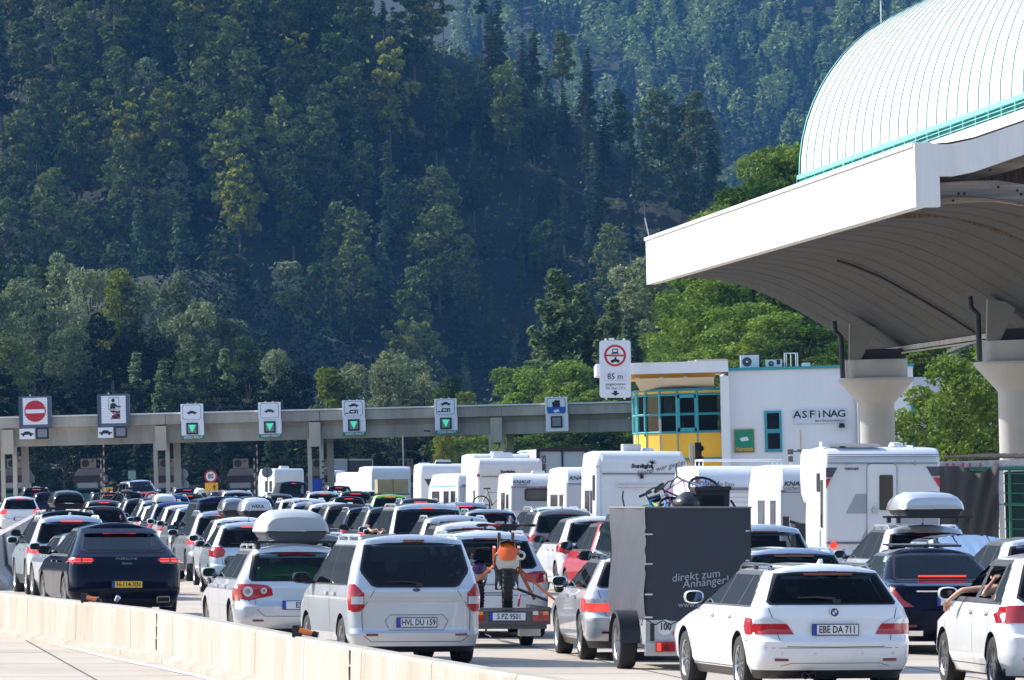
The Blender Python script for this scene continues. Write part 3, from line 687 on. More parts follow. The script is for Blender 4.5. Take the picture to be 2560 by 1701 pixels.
# ------------------------------------------------------------------ toll office
DB = 250.0
def office():
    m_wall = mat('render white', (.76, .77, .79), .8, noise=(.7, .10, None, (1, 1, .25)), bump=(5, .1))
    m_y = mat('panel yellow', (.85, .46, .02), .45); m_t = mat('window teal', (.03, .29, .34), .4)
    m_g = glass_mat('office glass', (.30, .36, .35))
    base = GP(1900, DB); o = base
    t = thing('toll_office', 'white two storey toll office with yellow glazed corner bay and thin roof slab', 'building', o)
    def Q(x, y, dy=0.0): v = P(x, y, DB + dy) - o; return v
    def X(x): return Q(x, 1000).x
    s = DB / F
    zt = Q(1960, 923).z; zr = Q(1700, 910).z
    # main wall
    x0, x1 = X(1822), X(2284)
    MB().box(((x0 + x1) / 2, 5.0, zt / 2), (x1 - x0, 10, zt)).build('wall', m_wall, t)
    MB().box(((x0 + x1) / 2, 5.0, zt + .04), (x1 - x0 + .1, 10.2, .12)).build('roof_edge', m_t, t)
    # corner pier
    px0, px1 = X(1787), X(1822); MB().box(((px0 + px1) / 2 + .12, -.1, (zt - .25) / 2), (px1 - px0 - .25, 1.0, zt - .25)).build('pier', m_wall, t)
    # roof slab reaching left, with yellow band and cream soffit
    sx0, sx1 = X(1492), X(1821)
    z1 = Q(1650, 907).z; z0 = Q(1650, 935).z
    MB().box(((sx0 + sx1) / 2, 2.6, (z0 + z1) / 2), (sx1 - sx0, 6.6, z1 - z0)).build('roof_slab', m_wall, t)
    MB().box((X(1783), 1.5, z1 + .05), (1.4, 2, .1)).box((X(1755), 2.5, z1 + .04), (1.0, 2, .08)).build('slab_coping', M_GCL, t)
    zy = Q(1650, 947).z; MB().box(((X(1580) + X(1790)) / 2, 2.9, (z0 + zy) / 2), (X(1790) - X(1580), 6, z0 - zy)).build('yellow_band', m_y, t)
    zc = Q(1650, 976).z
    MB().grid([[(X(1585), -.4, zy + .01), (X(1786), -.4, zy + .01)], [(X(1602), .9, zc), (X(1786), .35, zc)]]).build('soffit', mat('cream soffit', (.66, .58, .46), .7), t, fix=False)
    m = MB()
    for xx in (1594, 1654, 1714): m.box((X(xx), -.45, zy + .02), (.16, .12, .07))
    m.build('downlight', M_ALU, t)
    # faceted glazed bay: plan points from left to right
    plan = [(1587, 4.2), (1593, 2.6), (1595.5, 1.9), (1615, .95), (1649, .35), (1692, .08), (1742, .0), (1802, .1)]
    pl = [(X(a), b) for a, b in plan]
    zz = [0, Q(1650, 1150).z, Q(1650, 1082).z, Q(1650, 1036).z, Q(1650, 988).z, Q(1650, 976).z]
    yb = MB(); gb = MB(); fr = MB()
    for (a, b) in zip(pl, pl[1:]):
        def q(z0_, z1_, off=0): return [(a[0], a[1] + off, z0_), (b[0], b[1] + off, z0_), (b[0], b[1] + off, z1_), (a[0], a[1] + off, z1_)]
        yb.add(q(0, zz[2]), [(0, 1, 2, 3)]); yb.add(q(zz[4], zz[5]), [(0, 1, 2, 3)]); gb.add(q(zz[2], zz[4]), [(0, 1, 2, 3)])
        for z in (zz[1], zz[2], zz[3] - .02, zz[4], zz[5]): fr.tube([(a[0], a[1] - .02, z), (b[0], b[1] - .02, z)], .055, 4)
        fr.tube([(a[0], a[1] - .02, 0), (a[0], a[1] - .02, zz[2])], .03, 4); fr.tube([(a[0], a[1] - .02, zz[2]), (a[0], a[1] - .02, zz[5])], .06, 4)
    # the opening casement frame
    a, b = pl[5], pl[6]
    for k in (.06, .94):
        x = a[0] + (b[0] - a[0]) * k; fr.box((x, .0, (zz[2] + zz[4]) / 2), (.13, .1, zz[4] - zz[2]))
    fr.box(((a[0] + b[0]) / 2, -.0, zz[2] + .1), (b[0] - a[0], .1, .16)).box(((a[0] + b[0]) / 2, -.0, zz[4] - .08), (b[0] - a[0], .1, .14))
    a, b = pl[2], pl[3]; fr.tube([(a[0] + .08, a[1] - .1, zz[2] + .1), (a[0] + .08, a[1] - .1, zz[4] - .1)], .05, 4).tube([(b[0] - .05, b[1] - .02, zz[2] + .1), (b[0] - .05, b[1] - .02, zz[4] - .1)], .05, 4)
    yb.build('yellow_panels', m_y, t, fix=False); gb.build('bay_glazing', m_g, t, fix=False); fr.build('bay_frame', m_t, t)
    cu = MB()
    for i in range(5):
        x = X(1664 + i * 5.2); cu.tube([(x, .75 - i * .05, Q(0, 1080).z), (x, .75 - i * .05, Q(0, 992).z)], .05, 6)
    cu.build('curtain', mat('curtain cloth', (.5, .52, .44), .9), t)
    MB().box((X(1700), 3.4, 3.0), (X(1800) - X(1600), .1, 6.0)).box((X(1700), 2.2, zz[2] - .1), (X(1800) - X(1620), 2.4, .1)).box((X(1730), 1.6, zz[2] + .35), (1.2, .6, .6)).build('room_wall', mat('room wall', (.10, .10, .095), .9), t)
    # narrow window
    def rect(xa, xb, ya, yb_, dy, th): a_, c_ = Q(xa, yb_), Q(xb, ya); return ((a_.x + c_.x) / 2, dy, (a_.z + c_.z) / 2), (c_.x - a_.x, th, c_.z - a_.z)
    wd = obj('window', MB().box(*rect(1913, 1953, 1027, 1131, -.03, .1)).mesh('window', m_t), t)
    MB().box(*rect(1918, 1947, 1033, 1073, -.09, .03)).box(*rect(1920, 1949, 1083, 1123, -.09, .03)).build('pane', M_GLASS, wd)
    MB().box((x1 - .05, 4.9, zt / 2 - .6), (.14, 10, zt - 1.6)).build('corner_trim', m_t, t)
    MB().box((x1 + 2.6, 8.2, 1.6), (5.2, 1.0, 3.2)).build('yellow_panels', m_y, t)
    MB().box((x1 + 2.6, 8.0, 4.9), (5.2, 1.0, 3.4)).build('wall', m_wall, t)
    MB().tube([(X(2146), -.15, .5), (X(2146), -.15, Q(0, 980).z)], .11, 12).build('downpipe', M_ALU, t, smooth=True)
    # name board
    c, dd = rect(1985, 2112, 1023, 1060, -.06, .04)
    b = tag(obj('name_board', MB().box((0, 0, 0), dd).mesh('name_board', mat('board white', (.60, .64, .72), .5)), None, o + Vector(c)), 'pale name board lettered ASFiNAG on the white office wall', 'sign')
    for i, ch in enumerate('ASFiNAG'):
        text('lettering', ch, .44, M_INK, b, (-.98 + i * .335 * .97, -.025, .09), bold=.02, sx=1.15)
    m = MB()
    for i in range(6): m.box((-.82 + i * .325, -.03, .1), (.012, .01, .4))
    m.build('divider_lines', mat('thin grey', (.3, .32, .36), .5), b)
    text('lettering', 'MAUTSTELLE ROSENBACH', .12, M_INK, b, (.45, -.025, -.2), bold=.01, sx=.9)
    # poster
    c, dd = rect(1836, 1885, 1073, 1133, -.06, .04)
    b = tag(obj('poster', MB().box((0, 0, 0), dd).mesh('poster', mat('poster orange rim', (.5, .28, .02), .5)), None, o + Vector(c)), 'green poster with a white card symbol and orange lettering on the office wall', 'poster')
    MB().box((0, -.024, 0), (dd[0] - .06, .02, dd[2] - .06)).build('green_field', mat('poster green', (.0, .22, .11), .5), b)
    MB().prism([(-.2, .13), (-.12, -.02), (.2, .02), (.14, .19)], -.035, -.045, 'Y').build('card_symbol', M_WPL, b)
    text('lettering', 'Vertrieb', .22, mat('poster orange', (.8, .42, .02), .5), b, (0, -.04, -.36), bold=.02)
    # wall lamp and fittings
    b = tag(obj('wall_lamp', MB().box((0, -.1, 0), (.24, .3, .14)).box((0, -.05, .1), (.2, .12, .06)).mesh('wall_lamp', M_BLACK), None, o + Q(2104, 1066) + Vector((0, -.1, 0))), 'small dark wall lamp just below the office name board', 'lamp')
    # rooftop machines
    def ac(xa, xb, ya, yb_, lab, fanx, big):
        (cx_, _, cz), dd = rect(xa, xb, ya, yb_, 0, .5)
        p = o + Vector((cx_, .9, zt + .1)); u = thing('air_conditioner', lab, 'air conditioner', p)
        H = dd[2]
        MB().box((0, 0, H / 2 + .02), (dd[0], .42, H)).build('casing', mat('ac white', (.66, .67, .66), .5), u)
        MB().lathe([(H * .38, 0), (H * .38, -.02)], (fanx, -.21, H / 2), 28, 'Y').build('fan_grille', mat('fan dark', (.05, .055, .06), .5), u)
        MB().lathe([(H * .08, 0), (H * .08, -.02)], (fanx, -.235, H / 2), 14, 'Y').build('fan_hub', M_WHITE, u)
        if big: MB().box((.15, .75, H * .6), (dd[0] * .9, 1.0, H * 1.2)).build('dark_cowl', mat('cowl slate', (.03, .04, .05), .6), u)
        else: MB().box((dd[0] * .28, -.215, H * .7), (.16, .02, .2)).build('vent', M_BLACK, u)
    ac(1853, 1899, 890, 922, 'larger rooftop air conditioner with a dark cowl behind on the office roof', -.12, True)
    ac(1916, 1957, 906, 925, 'smaller low rooftop air conditioner beside the white rail on the office roof', -.12, False)
    u = thing('roof_rail', 'white tubular roof rail standing on the office roof', 'railing', o + Vector((X(1966), .8, zt + .1)))
    m = MB()
    for xx in (0, .08, .28, .5, .58): m.tube([(xx, 0, 0), (xx, 0, .62)], .018, 6)
    m.tube([(0, 0, .6), (.55, 0, .6)], .018, 6).box((.95, 0, .08), (.35, .3, .16)); m.build('rail', M_WHITE, u)
    # posts in front
    for xp, yt, lab in ((1657, 1048, 'thin pale post in front of the yellow bay'), (2007, 1075, 'thin pale post in front of the white office wall')):
        g = GP(xp, DB - 8); u = thing('pole', lab, 'post', g); h = P(xp, yt, DB - 8).z - g.z
        MB().box((0, 0, h / 2), (.09, .09, h)).build('post', M_GCL, u)
    g = GP(1981, DB - 10); u = thing('camera_pole', 'grey camera unit with side arm on a thin pole before the office', 'camera', g); h = P(1981, 1130, DB - 10).z - g.z
    MB().tube([(0, 0, 0), (0, 0, h)], .04, 6).build('post', M_ALU, u)
    MB().box((0, 0, h), (.24, .2, .22)).box((0, 0, h - .3), (.2, .2, .24)).tube([(.1, 0, h + .02), (.35, 0, h + .02)], .03).box((.38, 0, h + .04), (.16, .12, .12)).build('camera_head', mat('device grey', (.12, .12, .13), .5), u)
    # traffic light
    dt = 175; g = GP(1748, dt); u = thing('traffic_light', 'black traffic light with two hooded lamps before the yellow bay', 'traffic light', g); h = P(1748, 1108, dt).z - g.z
    MB().box((-.18, 0, h / 2), (.09, .1, h)).box((-.1, .05, h / 2), (.06, .1, h - .1)).build('post', mat('post pale', (.6, .6, .56), .5), u)
    MB().box((.05, 0, h - .38), (.2, .2, .8)).build('housing', M_BLACK, u)
    for k in range(2):
        zc = h - .17 - k * .33
        MB().lathe([(.095, 0), (.1, -.3)], (.13, 0, zc), 16, 'Y', cap=False).lathe([(.09, -.02), (.09, -.03)], (.13, 0, zc), 16, 'Y').build('lamp_hood', M_BLACK, u, smooth=True)
    # big prohibition sign on the slab's left arm
    c = P(1538, 923, DB - 1.2); sh = 143 * (DB - 1) / F; sw = 78 * (DB - 1) / F
    u = thing('prohibition_sign', 'tall white sign with red ringed motorcycle and tractor ban reading 85 m', 'road sign', c, (0, R(1), 0))
    def rr_(w_, h_, r, n=5):
        out = []
        for cx_, cz, a0 in ((w_ / 2 - r, h_ / 2 - r, 0), (-w_ / 2 + r, h_ / 2 - r, 90), (-w_ / 2 + r, -h_ / 2 + r, 180), (w_ / 2 - r, -h_ / 2 + r, 270)):
            for i in range(n + 1): a = R(a0 + 90 * i / n); out.append((cx_ + r * math.cos(a), cz + r * math.sin(a)))
        return out
    MB().prism(rr_(sw, sh, .12), 0, .14, 'Y').build('board', mat('sign white lit', (.68, .71, .78), .4), u)  # slightly bluish white of the sign board
    zc = sh * .235; rad = .475
    MB().lathe([(rad, 0), (rad, -.02)], (0, -.002, zc), 44, 'Y').build('red_ring', M_SGR, u)
    MB().lathe([(rad * .8, 0), (rad * .8, -.02)], (0, -.015, zc), 44, 'Y').build('ring_field', M_WPL, u)
    MB().box((0, -.045, zc), (rad * 1.7, .02, .07)).build('red_bar', M_SGR, u)
    m = MB(); y_ = -.038
    m.prism([(-.12, zc + .3), (.12, zc + .3), (.12, zc + .12), (.16, zc + .1), (.15, zc + .05), (.12, zc + .05), (.11, zc + .08), (-.11, zc + .08), (-.12, zc + .05), (-.15, zc + .05), (-.16, zc + .1), (-.12, zc + .12)], y_, y_ - .012, 'Y')
    m.lathe([(.07, 0), (.07, -.012)], (-.12, y_, zc - .25), 16, 'Y').lathe([(.07, 0), (.07, -.012)], (.13, y_, zc - .25), 16, 'Y')
    m.prism([(-.15, zc - .2), (-.05, zc - .16), (0, zc - .07), (.06, zc - .07), (.05, zc - .14), (.13, zc - .2), (.02, zc - .28), (-.1, zc - .28)], y_, y_ - .012, 'Y'); m.build('pictogram', M_INK, u)
    MB().box((0, -.054, zc + .21), (.17, .008, .1)).build('cab_window', M_WPL, u)
    MB().box((0, -.01, -sh * .135), (.92, .012, .33)).build('distance_border', mat('thin grey', (.3, .32, .36), .5), u)
    MB().box((0, -.02, -sh * .135), (.9, .012, .31)).build('distance_plate', mat('sign white lit', (.7, .7, .7), .4), u)
    text('lettering', '85 m', .36, M_INK, u, (0, -.03, -sh * .135), bold=.012, sx=.95)
    text('lettering', 'ausgenommen', .165, M_INK, u, (0, -.006, -sh * .265), sx=.92)
    text('lettering', 'Kfz über 3,5 t', .165, M_INK, u, (0, -.006, -sh * .335), sx=.92)
    z_ = -sh * .43
    MB().prism([(-.07, z_ + .13), (.07, z_ + .13), (.07, z_ + .03), (.2, z_ + .03), (0, z_ - .1), (-.2, z_ + .03), (-.07, z_ + .03)], -.004, -.016, 'Y').build('arrow', M_INK, u)
    MB().tube([(-.4, .07, sh / 2), (-.4, .07, sh / 2 + .08)], .05).tube([(.4, .07, sh / 2), (.4, .07, sh / 2 + .08)], .05).tube([(-.4, .07, -sh / 2 - .08), (-.4, .07, -sh / 2)], .04).tube([(.4, .07, -sh / 2 - .08), (.4, .07, -sh / 2)], .04).box((-.15, .05, sh / 2 + .06), (.25, .1, .09)).build('lifting_eye', M_WHITE, u)
office()

def yard():
    """fence with drape and ledge on the right"""
    d = 121
    g = GP(2500, d); o = Vector((P(2350, 1300, d).x, d, g.z)); 
    def Q(x, y, dd=d): return P(x, y, dd) - o
    t = thing('storage_rack', 'pale slatted ledge with small pink tags above the dark cloth', 'rack', o)
    a, b = Q(2340, 1163), Q(2600, 1163)
    m = MB(); m.grid([[Q(2340, 1155), Q(2340, 1170)], [Q(2600, 1148), Q(2600, 1166)]])
    m.box(((a.x + b.x) / 2, 1.2, (a.z + b.z) / 2 + .02), (b.x - a.x, 2.2, .12)); m.build('shelf', mat('pale plastic', (.62, .6, .57), .6, noise=(6, .4, None)), t)
    m = MB()
    for xx in (2367, 2383, 2407, 2424, 2450, 2494): q = Q(xx, 1163); m.box((q.x, -.04, q.z), (.045, .03, .09))
    m.build('tag_clips', mat('pink tag', (.5, .08, .14), .5), t)
    m = MB()
    for k in range(7): q = Q(2365 + k * 30, 1144); m.tube([(q.x, .8, q.z), (q.x + 1.1, .9, q.z + .04)], .03, 5)
    m.build('stacked_poles', mat('old timber dark', (.09, .07, .06), .8), t)
    t2 = thing('cloth_drape', 'dark grey cloth hanging in folds beside the green fence', 'cloth', o + Vector((0, -.25, 0)))
    rows = []; n, k = 40, 26
    for j in range(k + 1):
        f = j / k; row = []
        for i in range(n + 1):
            u = i / n
            ytop = 1166 + (18 * math.sin(math.pi * min(1, max(0, (u - .4) / .5))) ** 1.0 if u > .4 else 0) - 8 * max(0, u - .85)
            x = 2338 + (2494 - 2338) * u; y = ytop + (1352 - ytop) * f
            fold = .09 * math.sin((u * 9 + f * 5 * (u - .2)) * 2.6) * min(1, .25 + u) * (1 - .4 * f)
            q = Q(x, y); row.append((q.x, fold - .1 * u, q.z))
        rows.append(row)
    MB().grid(rows).build('cloth', mat('black cloth', (.055, .052, .05), .9), t2, smooth=True, angle=180)
    t3 = thing('mesh_fence', 'green mesh fence panels with white strip at the right edge', 'fence', o)
    q0, q1 = Q(2512, 1180), Q(2640, 1340); m = MB().box(((q0.x + q1.x) / 2, .1, (q0.z) / 2 - .2), (q1.x - q0.x, .03, q0.z + .4))
    m.build('screen', mat('green screen', (.014, .05, .045), .8, noise=(12, .5, None, (1, 1, 8))), t3)
    m = MB()
    for yy in (1184, 1209, 1233, 1258, 1262, 1298, 1322): a, b = Q(2497, yy), Q(2640, yy + 2); m.tube([(a.x, -.02, a.z), (b.x, -.02, b.z)], .013 if yy != 1262 else .03, 5)
    for xx in (2523, 2590): a, b = Q(xx, 1170), Q(xx, 1340); m.tube([(a.x, 0, a.z), (a.x, 0, b.z - .3)], .035, 6)
    a, b = Q(2425, 1173), Q(2640, 1170); m.tube([(a.x, -.05, a.z), (b.x, -.05, b.z)], .04, 6); m.build('rails', mat('fence green', (.02, .16, .1), .5), t3)
    a = Q(2503, 1250); MB().box((a.x, -.02, a.z - .3), (.11, .05, 2.0)).build('white_strip', mat('white strip', (.75, .75, .73), .7, noise=(9, .25, None)), t3)
yard()
# ------------------------------------------------------------------ trees
def leaf_mat(name, c1, c2, tr=.35):
    m = bpy.data.materials.new(name); m.use_nodes = True; N = m.node_tree; b = N.nodes['Principled BSDF']; out = N.nodes['Material Output']
    oi = N.nodes.new('ShaderNodeObjectInfo'); tc = N.nodes.new('ShaderNodeTexCoord'); n = N.nodes.new('ShaderNodeTexNoise')
    n.inputs['Scale'].default_value = .55; n.inputs['Detail'].default_value = 4
    N.links.new(tc.outputs['Object'], n.inputs[0])
    ma = N.nodes.new('ShaderNodeMath'); ma.operation = 'MULTIPLY_ADD'; ma.inputs[1].default_value = .55; 
    N.links.new(oi.outputs['Random'], ma.inputs[0]); N.links.new(n.outputs['Fac'], ma.inputs[2])
    rp = N.nodes.new('ShaderNodeValToRGB'); rp.color_ramp.elements[0].position = .4; rp.color_ramp.elements[1].position = 1.0
    rp.color_ramp.elements[0].color = (*c1, 1); rp.color_ramp.elements[1].color = (*c2, 1)
    N.links.new(ma.outputs[0], rp.inputs[0]); N.links.new(rp.outputs[0], b.inputs['Base Color'])
    b.inputs['Roughness'].default_value = .85; b.inputs['Specular IOR Level'].default_value = .04
    t = N.nodes.new('ShaderNodeBsdfTranslucent'); mx = N.nodes.new('ShaderNodeMixShader'); mx.inputs[0].default_value = tr
    N.links.new(rp.outputs[0], t.inputs[0]); N.links.new(b.outputs[0], mx.inputs[1]); N.links.new(t.outputs[0], mx.inputs[2]); N.links.new(mx.outputs[0], out.inputs[0])
    return m
LM = dict(
    maple=leaf_mat('bright broad leaves', (.03, .075, .014), (.20, .285, .05), .28),
    beech=leaf_mat('forest broad leaves', (.020, .05, .018), (.155, .195, .052), .2),
    willow=leaf_mat('silver willow leaves', (.07, .105, .05), (.27, .31, .16), .22),
    spruce=leaf_mat('dark spruce needles', (.02, .05, .025), (.075, .11, .05), .2),
    pine=leaf_mat('pine needles', (.05, .095, .045), (.22, .29, .13), .35),
    larch=leaf_mat('pale larch needles', (.07, .12, .065), (.15, .21, .10)),
    dead=leaf_mat('withered red needles', (.09, .05, .035), (.13, .075, .05)),
    farc=leaf_mat('far conifer wood', (.045, .085, .04), (.13, .19, .085), .15), farb=leaf_mat('far broadleaf wood', (.08, .13, .04), (.24, .31, .11), .2),  # far leaves brighter than the near ones, sunlight put into the colour
    dark=leaf_mat('leaves darkened for shade', (.010, .022, .012), (.026, .042, .02), .05),  # leaf colour darkened to stand in for the shade behind the gantry
    yellow=leaf_mat('yellow green leaves', (.08, .12, .018), (.24, .26, .035)),
)
M_BARK = mat('grey bark', (.11, .095, .08), .9, noise=(6, .4, None)); M_BIRCH = mat('pale bark', (.3, .28, .25), .9, noise=(5, .4, None))

def leaves_mesh(name, pts, size, mtl, rng, flat=.5, aspect=1.6, droop=0.0):
    n = len(pts); pts = np.asarray(pts, dtype=np.float32)
    nrm = rng.normal(size=(n, 3)); nrm[:, 2] = np.abs(nrm[:, 2]) + flat; nrm /= np.linalg.norm(nrm, axis=1)[:, None]
    t = rng.normal(size=(n, 3)); t[:, 2] -= droop * 2; t -= nrm * (t * nrm).sum(1)[:, None]; t /= np.linalg.norm(t, axis=1)[:, None]
    b = np.cross(nrm, t); sz = size * rng.uniform(.6, 1.35, (n, 1))
    t *= sz * aspect / 2; b *= sz / 2
    co = np.stack([pts - t, pts - b * .8, pts + t, pts + b * .8], 1).reshape(-1, 3)
    me = bpy.data.meshes.new(name); me.vertices.add(4 * n); me.vertices.foreach_set('co', co.ravel())
    me.loops.add(4 * n); me.loops.foreach_set('vertex_index', np.arange(4 * n, dtype=np.int32))
    me.polygons.add(n); me.polygons.foreach_set('loop_start', np.arange(0, 4 * n, 4, dtype=np.int32))
    me.materials.append(mtl); me.update(calc_edges=True); return me
def ball(rng, n, c, r, shell=.55):
    v = rng.normal(size=(n, 3)); v /= np.linalg.norm(v, axis=1)[:, None]
    rad = (shell + (1 - shell) * rng.uniform(0, 1, (n, 1))) ** .6
    return v * rad * np.asarray(r) + np.asarray(c)

def broadleaf(seed, H, Wd, nleaf, lsize, mtl, base=.25, clumps=26, lean=0, droop=0.0, up=0.0, barkm=None):
    """returns trunk mesh and crown mesh"""
    rng = np.random.default_rng(seed); rr = random.Random(seed)
    cl = []; tr = MB()
    top = Vector((rr.uniform(-.1, .1) * Wd + lean, rr.uniform(-.1, .1) * Wd, H * .86))
    tr.tube([(0, 0, -.5), (lean * .2, 0, H * .25), (lean * .6, .1, H * .55), tuple(top)], [H * .016, H * .013, H * .008, H * .002], 6)
    for i in range(clumps):
        f = (i + .5) / clumps; z = base + (1 - base) * f
        env = math.sin(math.pi * min(1, (z - base) / (1 - base) * .82 + .14)) ** .75
        a = i * 2.4 + rr.uniform(-.4, .4); rad = Wd / 2 * env * rr.uniform(.35, .95)
        c = Vector((rad * math.cos(a) + lean * z, rad * math.sin(a), H * z * rr.uniform(.95, 1.02)))
        r = Wd * rr.uniform(.11, .22) * (1.15 - .35 * f)
        cl.append((c, r))
        s = Vector((lean * z * .6, 0, H * z * .72)); tr.tube([s, s.lerp(c, .6) + Vector((0, 0, .3)), c], [H * .006, H * .004, H * .0015], 4, cap=False)
    w_ = np.array([r * r for c, r in cl]); w_ /= w_.sum(); pts = []
    for (c, r), ww in zip(cl, w_):
        k = max(8, int(nleaf * ww)); pts.append(ball(rng, k, c, (r, r, r * (.62 + up)), .45))
    pts.append(rng.normal(size=(nleaf // 14, 3)) * [Wd * .2, Wd * .2, H * .17] + [lean * .6, 0, H * (base + .45 * (1 - base))])
    return tr.mesh('trunk', barkm or M_BARK, smooth=True, angle=80), leaves_mesh('crown', np.concatenate(pts), lsize, mtl, rng, flat=.35, droop=droop)
def conifer(seed, H, Wd, nleaf, lsize, mtl, base=.12, whorls=22, ragged=.3, droop=.5, barkm=None):
    rng = np.random.default_rng(seed); rr = random.Random(seed); tr = MB()
    tr.tube([(0, 0, -.5), (0, 0, H * .5), (0, 0, H)], [H * .013, H * .008, .02], 6); pts = []
    tot = 0; br = []
    for i in range(whorls):
        f = i / whorls; z = H * (base + (1 - base) * f); env = (1 - f) ** .85
        for k in range(rr.choice((4, 5, 6))):
            a = rr.uniform(0, 6.28); L = Wd / 2 * env * rr.uniform(1 - ragged * 1.6, 1.1) + .15
            if rr.random() < ragged * .35: continue
            br.append((z, a, L)); tot += L
    for z, a, L in br:
        k = max(4, int(nleaf * L / tot)); u = rng.uniform(.12, 1, k)
        wd = L * .16 * (1.15 - u) + .08
        x = u * L; y = rng.normal(size=k) * wd; zz = z + x * .12 - droop * (u ** 2) * L * .45 + rng.normal(size=k) * .08 * L - np.abs(y) * .3
        pts.append(np.stack([x * math.cos(a) - y * math.sin(a), x * math.sin(a) + y * math.cos(a), zz], 1))
        if L > .8: tr.tube([(0, 0, z), (L * .8 * math.cos(a), L * .8 * math.sin(a), z + L * .02)], [H * .003, .01], 3, cap=False)
    return tr.mesh('trunk', barkm or M_BARK), leaves_mesh('crown', np.concatenate(pts), lsize, mtl, rng, flat=.9, aspect=2.0, droop=droop * .4)

def tree(kind, name, x, Y, z, sc, label, group, rz=None, cat='tree', sz=None):
    tm, cm = kind
    t = thing(name, label, cat, (x, Y, z), (0, 0, random.uniform(0, 6.28) if rz is None else rz), group); t.scale = (sc, sc, sz or sc * random.uniform(.92, 1.1))
    obj('trunk', tm, t); obj('crown', cm, t); return t

